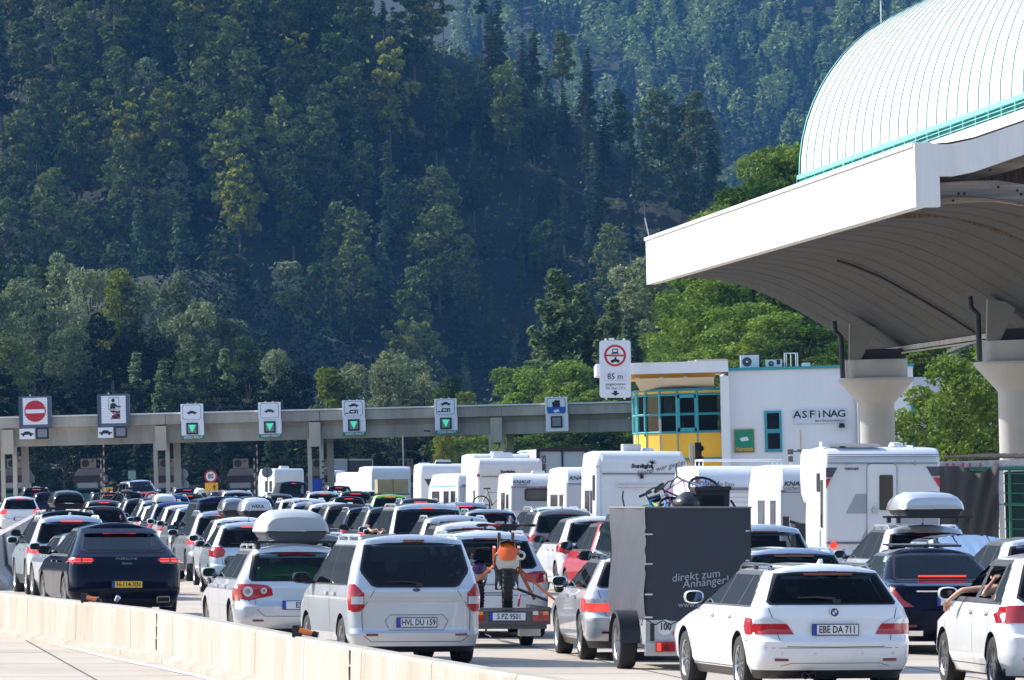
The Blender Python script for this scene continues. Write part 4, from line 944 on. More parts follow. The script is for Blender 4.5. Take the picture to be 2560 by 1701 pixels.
def forest():
    HB = [broadleaf(11, 20, 9.5, 3400, .55, LM['beech'], .2), broadleaf(12, 21, 8.5, 3200, .55, LM['beech'], .32, 22), broadleaf(13, 18, 10.5, 3800, .55, LM['beech'], .18, 30),
          broadleaf(14, 22, 8, 2200, .58, LM['beech'], .42, 18, lean=1.0), broadleaf(15, 19, 8, 2300, .6, LM['yellow'], .3, 20), broadleaf(16, 17, 8.5, 2300, .6, LM['willow'], .2, 22)]
    HC = [conifer(21, 22, 6.4, 2300, .5, LM['spruce'], .15, 24), conifer(22, 24, 6.2, 2200, .5, LM['spruce'], .3, 22, .5), conifer(23, 19, 6.5, 2300, .5, LM['larch'], .1, 22, .35)]
    SK = conifer(24, 24, 4.6, 900, .5, LM['spruce'], .68, 12, .6, barkm=M_BIRCH)        # bare stem, small tuft
    DEAD = conifer(25, 19, 4.6, 1500, .5, LM['dead'], .12, 22, .4, barkm=M_BIRCH)
    BARE = conifer(26, 21, 4.4, 260, .5, LM['spruce'], .35, 16, .7, barkm=M_BIRCH)
    DR = broadleaf(27, 17, 5.5, 1500, .55, LM['larch'], .45, 12, lean=.6, droop=1.2, barkm=M_BIRCH)
    rr = random.Random(5)
    def ypos_depth(xp, yp):
        """depth on the hillside seen at photo pixel"""
        lo = 945.0
        for i in range(200):
            Y = 942 + i * 1.0; p = P(xp, yp, Y)
            if p.z <= hill_z(p.x, Y): return Y
        return 1138.0
    # single, recognisable hillside trees: (x px, base px, kind, height m, label)
    S = [(962, 215, SK, 16, 'bare pale stem with a small tufted crown high on the slope, left of similar stems'),
         (1020, 135, SK, 15, 'tall bare pale stem cut by the top edge of the picture'),
         (1209, 180, SK, 17, 'tall pale stemmed conifer with a broken crown high on the slope'),
         (1110, 140, SK, 12, 'thin pale stem with a sparse tuft between two taller stems'),
         (186, 222, DEAD, 10, 'withered reddish conifer among green trees at the upper left'),
         (1275, 365, BARE, 15, 'half bare pale conifer with drooping grey twigs in the middle of the slope'),
         (1196, 300, DR, 11, 'pale drooping tree with a curtain of hanging foliage'),
         (1570, 350, BARE, 14, 'half bare pale conifer near the right shoulder of the slope'),
         (1706, 468, broadleaf(28, 17, 5, 500, .5, LM['willow'], .62, 8, lean=2.4, barkm=M_BIRCH), 10, 'leaning pale stemmed tree with a one sided crown on the right of the slope'),
         (1776, 500, HC[0], 16, 'dense dark pointed spruce on the right of the slope above the canopy edge'),
         (1370, 345, HC[2], 14, 'pale feathery conifer standing free on the middle slope'),
         (835, 605, HC[2], 10, 'small bright pointed conifer standing alone above the grassy bank'),
         (463, 330, HC[2], 15, 'tall blue green conifer top rising behind the broad tree group on the left'),
         (905, 590, HB[3], 16, 'slim tree with two bare stems below its crown, right of the small bright conifer'),
         (410, 560, HB[4], 23, 'tall yellowish green broadleaf tree in the middle of the left slope'),
         (590, 590, HB[2], 21, 'broad rounded broadleaf tree, tallest right of the yellowish tree'),
         (205, 560, HB[4], 19, 'yellow green broadleaf tree with a ragged crown on the left slope'),
         (1100, 640, HB[2], 15, 'broad layered broadleaf tree low in the middle of the slope'),
         (110, 700, HC[2], 15, 'pale pointed conifer on the left above the willow thicket'),
         (880, 860, HB[2], 16, 'broadleaf tree standing above the right end of the grassy bank')]
    for xp, yp, k, h, lab in S:
        Y = ypos_depth(xp, yp); p = P(xp, yp, Y); base_h = max(v.co.z for v in k[0].vertices)
        tree(k, 'hillside_tree', p.x, Y, hill_z(p.x, Y) - .2, h / base_h, lab, 'trees on the near hillside', sz=h / base_h)
    G1 = {'b': 'dark green broadleaf tree in the shaded forest on the near slope', 'c': 'dark pointed conifer in the shaded forest on the near slope', 'y': 'yellowish green broadleaf tree in the shaded forest on the near slope', 'l': 'pale blue green conifer in the shaded forest on the near slope', 'w': 'silvery broadleaf tree in the shaded forest on the near slope'}
    n = 0; tries = 0; placed = []
    while n < 235 and tries < 12000:
        tries += 1
        Y = rr.uniform(948, 1098); X = rr.uniform(-Y * .096, 66)
        z = hill_z(X, Y)
        if Y > 940 + (78 - .68 * (X + 4)) / .72 + 10: continue
        xp = 1280 + X / Y * F; yp = HOR - (z - CAM_H) / Y * F - K * (xp - 1280)
        if yp < -140: continue
        if z < 2 and Y < 945: continue
        # open grassy bank and dark open stand
        if 470 < xp < 960 and 640 + (xp - 500) * .42 < yp < 760 + (xp - 470) * .47: continue
        if yp > 560 and xp > 900 and rr.random() < .55: continue
        if 940 < xp < 1230 and yp < 300 and rr.random() < .9: continue
        if any((X - a) ** 2 + ((Y - b) * .8) ** 2 < (40 if X < -8 else 22) for a, b in placed): continue
        placed.append((X, Y)); n += 1
        q = rr.random()
        if xp > 1150: k, l = (rr.choice(HC[:2]), 'c') if q < .55 else (rr.choice(HB[:4]), 'b') if q < .85 else (HC[2], 'l')
        else: k, l = (rr.choice(HB[:4]), 'b') if q < .56 else (HB[4], 'y') if q < .66 else (HB[5], 'w') if q < .72 else (rr.choice(HC[:2]), 'c') if q < .9 else (HC[2], 'l')
        sc = rr.uniform(.8, 1.2) if xp < 1120 else rr.uniform(.5, .82)
        tree(k, 'hillside_tree', X, Y, z - .3, sc, G1[l], 'forest trees on the near hillside: ' + G1[l].split(' tree')[0])
    # undergrowth on the near hill: one leafy mass
    rng = np.random.default_rng(4); m = 20000
    X = rng.uniform(-120, 75, m); Y = rng.uniform(944, 1110, m)
    Z = np.array([hill_z(a, b) for a, b in zip(X, Y)]) + rng.uniform(0, 1.8, m) ** 1.5
    me = leaves_mesh('undergrowth', np.stack([X, Y, Z], 1), .7, LM['beech'], rng, flat=.6)
    tag(obj('hillside_undergrowth', me), kind='stuff')
    # grass tufts and low scrub on the open slope
    A = np.array([[tuple(q) for q in r_] for r_ in SLOPE[1:]]); m = 16000; i = rng.integers(0, A.shape[0] - 1, m); j = rng.integers(0, A.shape[1] - 1, m); u = rng.uniform(0, 1, (m, 1)); v = rng.uniform(0, 1, (m, 1))
    pts_ = A[i, j] * (1 - u) * (1 - v) + A[i + 1, j] * u * (1 - v) + A[i, j + 1] * (1 - u) * v + A[i + 1, j + 1] * u * v
    pts_[:, 2] += rng.uniform(0, .6, m) ** 1.5; pts_[:, 1] -= .3
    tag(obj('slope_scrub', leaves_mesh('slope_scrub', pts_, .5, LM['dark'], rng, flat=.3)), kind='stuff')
    # far mountainside: one wood
    pts = []; sizes = []
    pb = []
    for i in range(2000):
        Y = rr.uniform(2060, 2780); X = rr.uniform(-20, Y * .088)
        z = far_z(X, Y); h = rr.uniform(13, 22); con = rr.random() < .6
        k = 190
        u = rng.uniform(0, 1, k)
        if con: rad = (1 - u) ** .8 * h * .17; 
        else: rad = np.sin(np.pi * np.clip(u * .8 + .2, 0, 1)) ** .6 * h * .27
        a = rng.uniform(0, 6.28, k); r_ = rad * np.sqrt(rng.uniform(.2, 1, k))
        p = np.stack([X + r_ * np.cos(a), Y + r_ * np.sin(a), z + (.12 if con else .25) * h + u * h * .85], 1)
        (pts if con else pb).append(p)
    tag(obj('far_wood', leaves_mesh('far_wood', np.concatenate(pts), 1.5, LM['farc'], rng, flat=.5)), kind='stuff')
    tag(obj('far_broadleaf_wood', leaves_mesh('far_broadleaf_wood', np.concatenate(pb), 1.5, LM['farb'], rng, flat=.5)), kind='stuff')

    # --- thicket behind the gantry on the left
    WL = [broadleaf(31, 13, 6.5, 9000, .23, LM['willow'], .08, 34, droop=.2, up=.25), broadleaf(32, 14, 6, 8500, .23, LM['willow'], .1, 32, up=.3), broadleaf(33, 11, 6.5, 8500, .22, LM['willow'], .05, 30, up=.2)]
    BL = [broadleaf(34, 13, 7, 8000, .25, LM['beech'], .08, 30, up=.1), broadleaf(35, 11, 6, 7000, .24, LM['yellow'], .06, 26, up=.25)]
    DK = broadleaf(38, 12, 7, 8000, .24, LM['dark'], .04, 30)  # broadleaf whose shade is set into the leaf colour
    PN = [conifer(36, 9, 4.2, 6500, .2, LM['pine'], .04, 22, .35, droop=-.5), conifer(37, 13, 5, 7500, .22, LM['spruce'], .03, 28, .2)]
    # (x px, top px, depth, kind, label)
    L_ = [(40, 585, 620, PN[1], 'dark spruce at the far left edge above the willows'), (105, 640, 600, PN[1], 'second dark spruce from the left edge above the willows'),
          (-10, 540, 640, PN[1], 'tall dark spruce cut by the left edge of the picture'),
          (150, 628, 600, WL[1], 'tallest silvery willow in the left thicket'), (225, 665, 590, WL[0], 'silvery willow right of the tallest one'), (60, 690, 590, WL[2], 'silvery willow near the left edge'),
          (300, 668, 585, BL[1], 'yellow green tree among silvery willows'), (345, 700, 585, WL[0], 'silvery willow between the yellow green tree and the domed willow'), (440, 675, 580, WL[1], 'domed silvery willow standing tallest on the right of the thicket'),
          (500, 740, 575, WL[2], 'silvery willow on the right shoulder of the thicket'), (570, 790, 575, WL[0], 'silvery willow low on the right slope of the thicket'), (620, 820, 570, BL[0], 'dark broadleaf tree low on the right slope of the thicket'),
          (-5, 730, 570, WL[0], 'silvery willow cut by the left edge'), (100, 770, 560, WL[1], 'front silvery willow on the left'), (175, 810, 555, WL[2], 'front silvery willow above the attendant sign'), (30, 830, 550, BL[0], 'dark green tree above the no entry sign'),
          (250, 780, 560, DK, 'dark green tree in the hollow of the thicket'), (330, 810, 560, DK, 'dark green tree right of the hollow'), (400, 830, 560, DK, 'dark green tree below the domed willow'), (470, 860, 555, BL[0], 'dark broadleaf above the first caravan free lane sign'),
          (340, 880, 520, PN[0], 'small pale topped young pine, leftmost of the row'), (405, 900, 515, PN[0], 'young pine, second of the row above the beam'), (462, 905, 515, PN[0], 'young pine, third of the row above the beam'), (487, 845, 530, PN[0], 'tallest young pine of the row above the beam'), (560, 870, 525, PN[0], 'young pine, rightmost of the row above the beam'),
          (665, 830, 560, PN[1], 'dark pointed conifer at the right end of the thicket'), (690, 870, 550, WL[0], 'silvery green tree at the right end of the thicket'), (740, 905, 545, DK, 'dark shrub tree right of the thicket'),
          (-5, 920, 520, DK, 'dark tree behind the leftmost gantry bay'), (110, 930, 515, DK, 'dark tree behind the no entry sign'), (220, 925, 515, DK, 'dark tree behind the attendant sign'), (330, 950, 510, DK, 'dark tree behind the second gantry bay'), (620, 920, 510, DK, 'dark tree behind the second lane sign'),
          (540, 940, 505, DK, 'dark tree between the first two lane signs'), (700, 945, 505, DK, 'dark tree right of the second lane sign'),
          (830, 915, 480, BL[1], 'yellow green bush tree above the beam left of a caravan sign'), (880, 900, 485, WL[2], 'olive bush behind the third lane sign'),
          (1000, 868, 470, WL[2], 'rounded silvery willow standing alone above the beam'), (965, 905, 465, WL[0], 'lower left part willow beside the rounded one'), (1060, 930, 465, WL[1], 'silvery willow right of the rounded one'), (1120, 920, 460, BL[0], 'green tree above the fourth caravan lane sign'), (1165, 960, 455, BL[0], 'small green tree peeping over the beam')]
    for xp, yt, d, k, lab in L_:
        p = P(xp, yt, d); zb = bank_z(p.x, d); h = max(v.co.z for v in k[1].vertices); hh = p.z - zb
        sc = hh / h; sx = min(max(sc, .8), 1.15)
        t = tree(k, 'thicket_tree', p.x, d, zb, sx, lab, 'trees behind the toll gantry', sz=sc)
    # lower wood seen through the gantry openings, most leaves darkened to stand in for shade
    rr2 = random.Random(8)
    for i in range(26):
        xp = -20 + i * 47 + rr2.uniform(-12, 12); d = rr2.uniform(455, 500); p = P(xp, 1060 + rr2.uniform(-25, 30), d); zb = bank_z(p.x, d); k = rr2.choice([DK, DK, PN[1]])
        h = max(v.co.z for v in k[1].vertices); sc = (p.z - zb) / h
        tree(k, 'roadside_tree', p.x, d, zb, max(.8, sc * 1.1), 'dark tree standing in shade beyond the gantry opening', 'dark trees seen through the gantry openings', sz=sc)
    p = GP(1112, 400); tree(BL[1], 'roadside_bush', p.x, 400, p.z, .34, 'pointed yellow green bush seen under the gantry beside the hanging black display', None, sz=.6, cat='bush')
    # --- right-hand trees behind the office
    MA = [broadleaf(41, 12, 7.5, 17000, .19, LM['maple'], .06, 34), broadleaf(42, 13, 7, 16000, .18, LM['maple'], .08, 34, up=.15), broadleaf(43, 10, 7, 15000, .18, LM['maple'], .05, 30)]
    MW = broadleaf(44, 13, 6.5, 12500, .2, LM['willow'], .05, 34, up=.2)
    PI = [conifer(45, 13, 7.5, 21000, .22, LM['pine'], .05, 26, .45, droop=-.7), conifer(46, 12, 6, 18000, .22, LM['pine'], .03, 26, .3, droop=-.6)]
    R_ = [(1392, 668, 345, PI[0], 'blue green pine with upright tips, left of the prohibition sign'), (1450, 705, 350, PI[1], 'lower pine touching the tall one on its right'), (1345, 860, 330, MA[2], 'bright broadleaf tree below the tall pine'),
          (1300, 900, 340, MA[0], 'bright broadleaf tree at the left foot of the pines'), (1420, 880, 325, MA[1], 'bright broadleaf tree just left of the prohibition sign'), (1500, 960, 320, MA[0], 'bright tree hidden behind the prohibition sign'), (1290, 960, 330, PI[1], 'low dark pine left of the truck lane sign'),
          (1250, 985, 340, MA[2], 'low green tree at the left end of the right hand wood'), (1390, 985, 318, MA[2], 'green tree low behind the truck and bus lane sign'),
          (1530, 740, 345, PI[1], 'slim pine right of the dark gap'), (1590, 640, 350, MW, 'silvery tree tucked under the corner of the canopy'), (1640, 650, 345, MW, 'silvery tree below the white fascia'), (1570, 790, 325, PI[1], 'dull green pine above the prohibition sign'),
          (1690, 700, 335, MA[1], 'tall bright tree under the canopy edge'), (1740, 735, 330, MA[0], 'bright green tree above the yellow band of the office'), (1650, 820, 318, MA[2], 'bright tree above the office slab on the left'), (1810, 660, 330, MA[1], 'yellowish bright tree under the canopy'),
          (1870, 740, 322, MA[0], 'green tree above the rooftop air conditioner'), (1940, 760, 318, MA[1], 'green tree above the roof rail'), (2010, 800, 315, MA[0], 'green tree left of the first flared column'), (2080, 850, 312, MA[2], 'green tree close to the first flared column'), (1760, 850, 312, MA[2], 'low green tree right above the office slab'), (1900, 850, 310, MA[2], 'low green tree behind the two rooftop machines'),
          (1720, 640, 350, PI[0], 'dark pine among the bright trees under the canopy'), (1850, 640, 350, PI[1], 'dark conifer behind the bright trees under the canopy'),
          (1960, 320, 345, MA[1], 'bright treetop rising above the fascia beside the white vault'), (1900, 420, 342, MA[0], 'bright treetop above the fascia left of the vault'), (2000, 330, 348, MA[0], 'bright treetop touching the vault edge'), (1850, 452, 338, MA[2], 'small bright treetop just over the fascia'), (1790, 478, 336, MA[1], 'light green pointed treetop over the left part of the fascia'), (1940, 500, 335, MA[2], 'low bright treetop hugging the fascia'), (2150, 830, 300, MA[0], 'green tree seen between the two flared columns'), (2240, 830, 290, MA[1], 'green tree behind the maple between the columns'), (2340, 800, 290, MA[0], 'green tree high between the columns')]
    for xp, yt, d, k, lab in R_:
        d = d + 78 if xp < 1790 and d > 300 else d
        p = P(xp, yt, d); zb = bank_z(p.x, d); h = max(v.co.z for v in k[1].vertices); hh = p.z - zb; sc = hh / h
        if yt > 820: sc *= 1.0
        tree(k, 'embankment_tree', p.x, d, zb, min(max(sc, 1.05), 1.5), lab, 'trees behind the toll office', sz=sc)
    MP = broadleaf(51, 7.5, 6.0, 13000, .17, LM['maple'], .1, 34)
    p = GP(2400, 213)
    tree(MP, 'maple_tree', p.x - .2, 213, p.z, .85, 'leafy maple with some yellow leaves between the two flared columns', None, sz=.86)
    MP2 = broadleaf(52, 7.5, 5.0, 11000, .17, LM['maple'], .1, 30)
    p = GP(2490, 221); tree(MP2, 'maple_tree', p.x, 221, p.z, .95, 'taller maple close behind the right flared column', None, sz=.98)
forest()
# ------------------------------------------------------------------ car builder
def lerpt(tab, z): return float(np.interp(z, [t[0] for t in tab], [t[1] for t in tab]))
TYPES = {}
TYPES['estate'] = dict(L=4.85, W=1.85, zr=1.39, crown=.08, bow=.10,
    r=[(.18, .2), (.28, .06), (.42, 0), (.60, 0), (.64, .05), (.70, .08), (.88, .10), (.98, .13), (1.03, .18), (1.30, .42), (1.39, .47)],
    f=[(.18, 4.66), (.35, 4.80), (.6, 4.85), (.72, 4.74), (.82, 4.25), (.92, 3.72), (.97, 3.52), (1.15, 3.18), (1.39, 2.62)],
    w=[(.18, .82), (.35, .90), (.6, .925), (.86, .92), (.97, .87), (1.02, .84), (1.39, .62)], c=[(.18, .34), (.6, .36), (.9, .28), (1.0, .2), (1.39, .2)],
    wheels=(.98, 3.87, .33), glass=[(0, 1.03), (.69, 1.03), (.72, 1.06), (.57, 1.34), (.3, 1.355), (0, 1.36)],
    dlo=(.62, 1.0, 1.25, 2.15, 3.35, 2.80, 1.00, 1.34), light=[(.92, .68), (.47, .68), (.54, .79), (.66, .85), (.80, .87), (.88, .85)], light2=(.80,),
    lside=(.12, .42, .68, .86), plate=.735, gate=[(0, .54), (.55, .545), (.64, .62), (.66, .70)], rails=True, brake=(0, 1.352, .28))
TYPES['wagon'] = dict(TYPES['estate'], L=4.77, W=1.82, zr=1.42, glass=[(0, .98), (.66, .98), (.70, 1.02), (.60, 1.33), (.3, 1.355), (0, 1.36)],
    light=[(.88, .72), (.74, .68), (.64, .71), (.39, .76), (.41, .86), (.46, .90), (.64, .92), (.88, .93)], light2=None, plate=.62, gate=[(0, .46), (.52, .46), (.63, .56), (.66, .74)])
TYPES['mpv'] = dict(L=4.16, W=1.764, zr=1.63, crown=.08, bow=.06,
    r=[(.17, .14), (.25, .02), (.42, 0), (.46, .03), (.98, .05), (1.04, .08), (1.55, .24), (1.63, .27)],
    f=[(.17, 4.02), (.5, 4.16), (.75, 4.1), (.95, 3.75), (1.05, 3.4), (1.3, 3.0), (1.63, 2.4)],
    w=[(.17, .80), (.4, .87), (.9, .885), (1.02, .865), (1.3, .80), (1.63, .69)], c=[(.17, .22), (.6, .24), (1.0, .2), (1.63, .2)],
    wheels=(.78, 3.27, .31), glass=[(0, 1.035), (.50, 1.035), (.56, 1.06), (.68, 1.22), (.695, 1.27), (.62, 1.55), (.3, 1.575), (0, 1.58)],
    dlo=(.42, .55, .50, 1.55, 2.95, 2.35, 1.06, 1.55), light=[(.84, .70), (.75, .70), (.69, .755), (.69, .94), (.80, 1.06), (.85, 1.06)], light2=(.80, .90),
    lside=(.03, .12, .72, 1.04), plate=.56, gate=[(0, .31), (.60, .31), (.70, .38), (.72, .55), (.72, .72)], rails=True, brake=(0, 1.625, .14))
TYPES['coupe_suv'] = dict(L=4.93, W=1.98, zr=1.57, crown=.1, bow=.14,
    r=[(.22, .22), (.35, .06), (.5, 0), (.7, .02), (.96, .09), (1.08, .11), (1.12, .2), (1.2, .36), (1.46, .95), (1.57, 1.25)],
    f=[(.2, 4.8), (.5, 4.93), (.8, 4.88), (1.0, 4.25), (1.08, 3.7), (1.3, 3.3), (1.57, 2.7)],
    w=[(.22, .88), (.45, .98), (.8, .99), (1.03, .965), (1.13, .90), (1.57, .64)], c=[(.22, .36), (.7, .40), (1.05, .34), (1.2, .26), (1.57, .26)],
    wheels=(1.03, 3.92, .38), glass=[(0, 1.17), (.62, 1.17), (.72, 1.22), (.60, 1.46), (.3, 1.485), (0, 1.49)],
    dlo=(1.0, 1.5, 1.6, 2.3, 3.5, 2.9, 1.12, 1.52), light=[(.985, .97), (.80, .95), (.62, .96), (.54, 1.03), (.62, 1.06), (.97, 1.07)], light2=None,
    lside=(.10, .38, .97, 1.05), plate=.60, gate=[(0, .74), (.60, .745), (.70, .80), (.745, .96)], rails=False, brake=(0, 1.49, .29), trim=.34)
TYPES['suv'] = dict(L=4.5, W=1.86, zr=1.56, crown=.09, bow=.1,
    r=[(.22, .18), (.32, .04), (.45, 0), (.64, 0), (.68, .05), (.98, .09), (1.05, .14), (1.45, .46), (1.56, .50)],
    f=[(.22, 4.36), (.5, 4.5), (.8, 4.42), (.97, 3.95), (1.05, 3.5), (1.25, 3.15), (1.56, 2.5)],
    w=[(.22, .84), (.42, .92), (.8, .93), (1.0, .90), (1.08, .85), (1.56, .64)], c=[(.22, .32), (.65, .34), (1.0, .26), (1.1, .2), (1.56, .2)],
    wheels=(.86, 3.5, .36), glass=[(0, 1.08), (.64, 1.08), (.71, 1.13), (.60, 1.46), (.3, 1.49), (0, 1.5)],
    dlo=(.62, .95, 1.15, 2.0, 3.3, 2.65, 1.06, 1.51), light=[(.91, .86), (.70, .84), (.52, .88), (.52, .98), (.68, 1.02), (.90, 1.03)], light2=None,
    lside=(.10, .36, .86, 1.0), plate=.76, gate=[(0, .66), (.58, .66), (.66, .72), (.67, .85)], rails=True, brake=(0, 1.515, .22), trim=.42)
TYPES['hatch'] = dict(L=3.95, W=1.70, zr=1.43, crown=.08, bow=.12,
    r=[(.18, .16), (.28, .03), (.45, 0), (.60, .0), (.64, .06), (.92, .10), (1.0, .16), (1.33, .40), (1.43, .42)],
    f=[(.2, 3.82), (.45, 3.95), (.7, 3.88), (.85, 3.45), (.95, 3.1), (1.2, 2.7), (1.43, 2.15)],
    w=[(.18, .76), (.4, .84), (.75, .85), (.93, .82), (1.0, .78), (1.43, .58)], c=[(.18, .34), (.6, .36), (.95, .3), (1.43, .22)],
    wheels=(.72, 3.18, .30), glass=[(0, 1.0), (.56, 1.0), (.64, 1.05), (.52, 1.35), (.25, 1.375), (0, 1.38)],
    dlo=(.55, .85, .95, 1.6, 2.95, 2.3, .98, 1.38), light=[(.83, .80), (.70, .76), (.56, .80), (.52, .90), (.60, .99), (.80, 1.0)], light2=None,
    lside=(.10, .34, .8, .98), plate=.60, gate=[(0, .60), (.50, .6), (.58, .66), (.60, .8)], rails=False, brake=(0, 1.40, .18))
TYPES['tall_hatch'] = dict(TYPES['hatch'], L=4.34, W=1.81, zr=1.51,
    r=[(.18, .16), (.28, .03), (.45, 0), (.64, .0), (.68, .05), (.98, .10), (1.04, .16), (1.42, .40), (1.51, .42)],
    f=[(.2, 4.2), (.45, 4.34), (.75, 4.25), (.9, 3.75), (1.0, 3.4), (1.25, 2.95), (1.51, 2.3)],
    w=[(.18, .82), (.4, .9), (.78, .905), (.98, .87), (1.06, .83), (1.51, .62)],
    wheels=(.83, 3.51, .32), glass=[(0, 1.05), (.62, 1.05), (.69, 1.1), (.56, 1.43), (.25, 1.455), (0, 1.46)],
    dlo=(.55, .9, 1.0, 1.85, 3.25, 2.5, 1.03, 1.46), light=[(.90, .80), (.55, .80), (.51, .92), (.58, .99), (.88, 1.0)], lside=(.08, .36, .8, .98), gate=[(0, .62), (.52, .62), (.6, .68), (.62, .8)], brake=(0, 1.48, .2))
TYPES['sedan'] = dict(L=5.1, W=1.88, zr=1.39, crown=.08, bow=.14,
    r=[(.18, .2), (.28, .05), (.42, 0), (.60, 0), (.64, .05), (.88, .10), (.95, .14), (.98, .24), (1.0, .62), (1.03, .80), (1.36, 1.42), (1.39, 1.5)],
    f=[(.2, 4.9), (.45, 5.1), (.7, 5.0), (.84, 4.5), (.94, 3.8), (1.15, 3.4), (1.39, 2.85)],
    w=[(.18, .84), (.4, .92), (.78, .94), (.93, .88), (1.0, .84), (1.04, .80), (1.39, .60)], c=[(.18, .34), (.6, .38), (.95, .3), (1.05, .2), (1.39, .2)],
    wheels=(1.1, 4.2, .34), glass=[(0, 1.04), (.62, 1.04), (.66, 1.07), (.54, 1.34), (.3, 1.37), (0, 1.375)],
    dlo=(1.25, 1.55, 1.6, 2.35, 3.55, 2.9, .99, 1.35), light=[(.93, .66), (.58, .66), (.72, .76), (.84, .93), (.93, .95)], light2=None,
    lside=(.1, .35, .7, .92), plate=.74, gate=[(0, .60), (.56, .6), (.66, .68)], rails=False, brake=(.0, 1.075, .34))
TYPES['van'] = dict(L=5.0, W=1.90, zr=1.82, crown=.1, bow=.05,
    r=[(.22, .1), (.3, .01), (.5, 0), (.56, .04), (1.0, .06), (1.1, .08), (1.7, .22), (1.82, .26)],
    f=[(.22, 4.9), (.5, 5.0), (.85, 4.9), (1.05, 4.35), (1.15, 4.05), (1.5, 3.6), (1.82, 3.05)],
    w=[(.22, .86), (.5, .94), (1.0, .95), (1.15, .92), (1.82, .76)], c=[(.22, .2), (1.0, .22), (1.82, .2)],
    wheels=(.95, 4.0, .34), glass=[(0, 1.17), (.72, 1.17), (.79, 1.22), (.70, 1.72), (.4, 1.745), (0, 1.75)],
    dlo=(.35, .48, 1.4, 2.6, 4.0, 3.25, 1.14, 1.72), light=[(.94, .72), (.80, .72), (.80, 1.10), (.93, 1.10)], light2=None,
    lside=(.02, .14, .75, 1.08), plate=.95, gate=[(0, .52), (.70, .52), (.77, .58), (.78, .72)], rails=False, brake=(0, 1.79, .12))
TYPES['low'] = dict(TYPES['sedan'], zr=1.27, L=4.3)

def cargrid(T):
    zs = sorted({z for k in 'rfwc' for z, _ in T[k] if z <= T['zr']} | {T['zr']})
    out = [zs[0]]
    for a, b in zip(zs, zs[1:]):
        n = max(1, int((b - a) / .06)); out += [a + (b - a) * (i + 1) / n for i in range(n)]
    lv = [(z, lerpt(T['r'], z), lerpt(T['f'], z), lerpt(T['w'], z), lerpt(T['c'], z)) for z in out]
    z0, yr, yf, hw, cr = lv[-1]
    for f in (.05, .14, .28, .5, .75, .97):
        lv.append((z0 + T['crown'] * (1 - (1 - f) ** 2), yr + f * .16, yf - f * .35, hw * (1 - f), cr * (1 - f)))
    rings = []
    for z, yr, yf, hw, cr in lv:
        cr = min(cr, hw * .8); cf = min(.42, hw * .7); h = []; bow = T['bow'] * min(1, hw / .8)
        for i in range(12): x = (hw - cr) * i / 12; h.append((x, yr + bow * (x / max(hw, .01)) ** 2))
        yc = yr + bow * ((hw - cr) / hw) ** 2
        for i in range(7):
            a = math.pi / 2 * i / 6; e = .85; h.append((hw - cr + cr * math.sin(a) ** e, yc + cr * (1 - math.cos(a) ** e)))
        ys = yc + cr; ye = yf - cf - .08
        for i in range(1, 40): h.append((hw, ys + (ye - ys) * i / 40))
        for i in range(7):
            a = math.pi / 2 * i / 6; h.append((hw - cf * 1.0 * (1 - math.cos(a)), ye + cf * math.sin(a)))
        for i in range(1, 5): x = (hw - cf) * (1 - i / 4); h.append((max(x, 0), yf - .08 + .08 * (i / 4) ** .6))
        right = [(x, y, z) for x, y in h]; left = [(-x, y, z) for x, y in h[1:-1]][::-1]
        rings.append(right + left)
    return rings

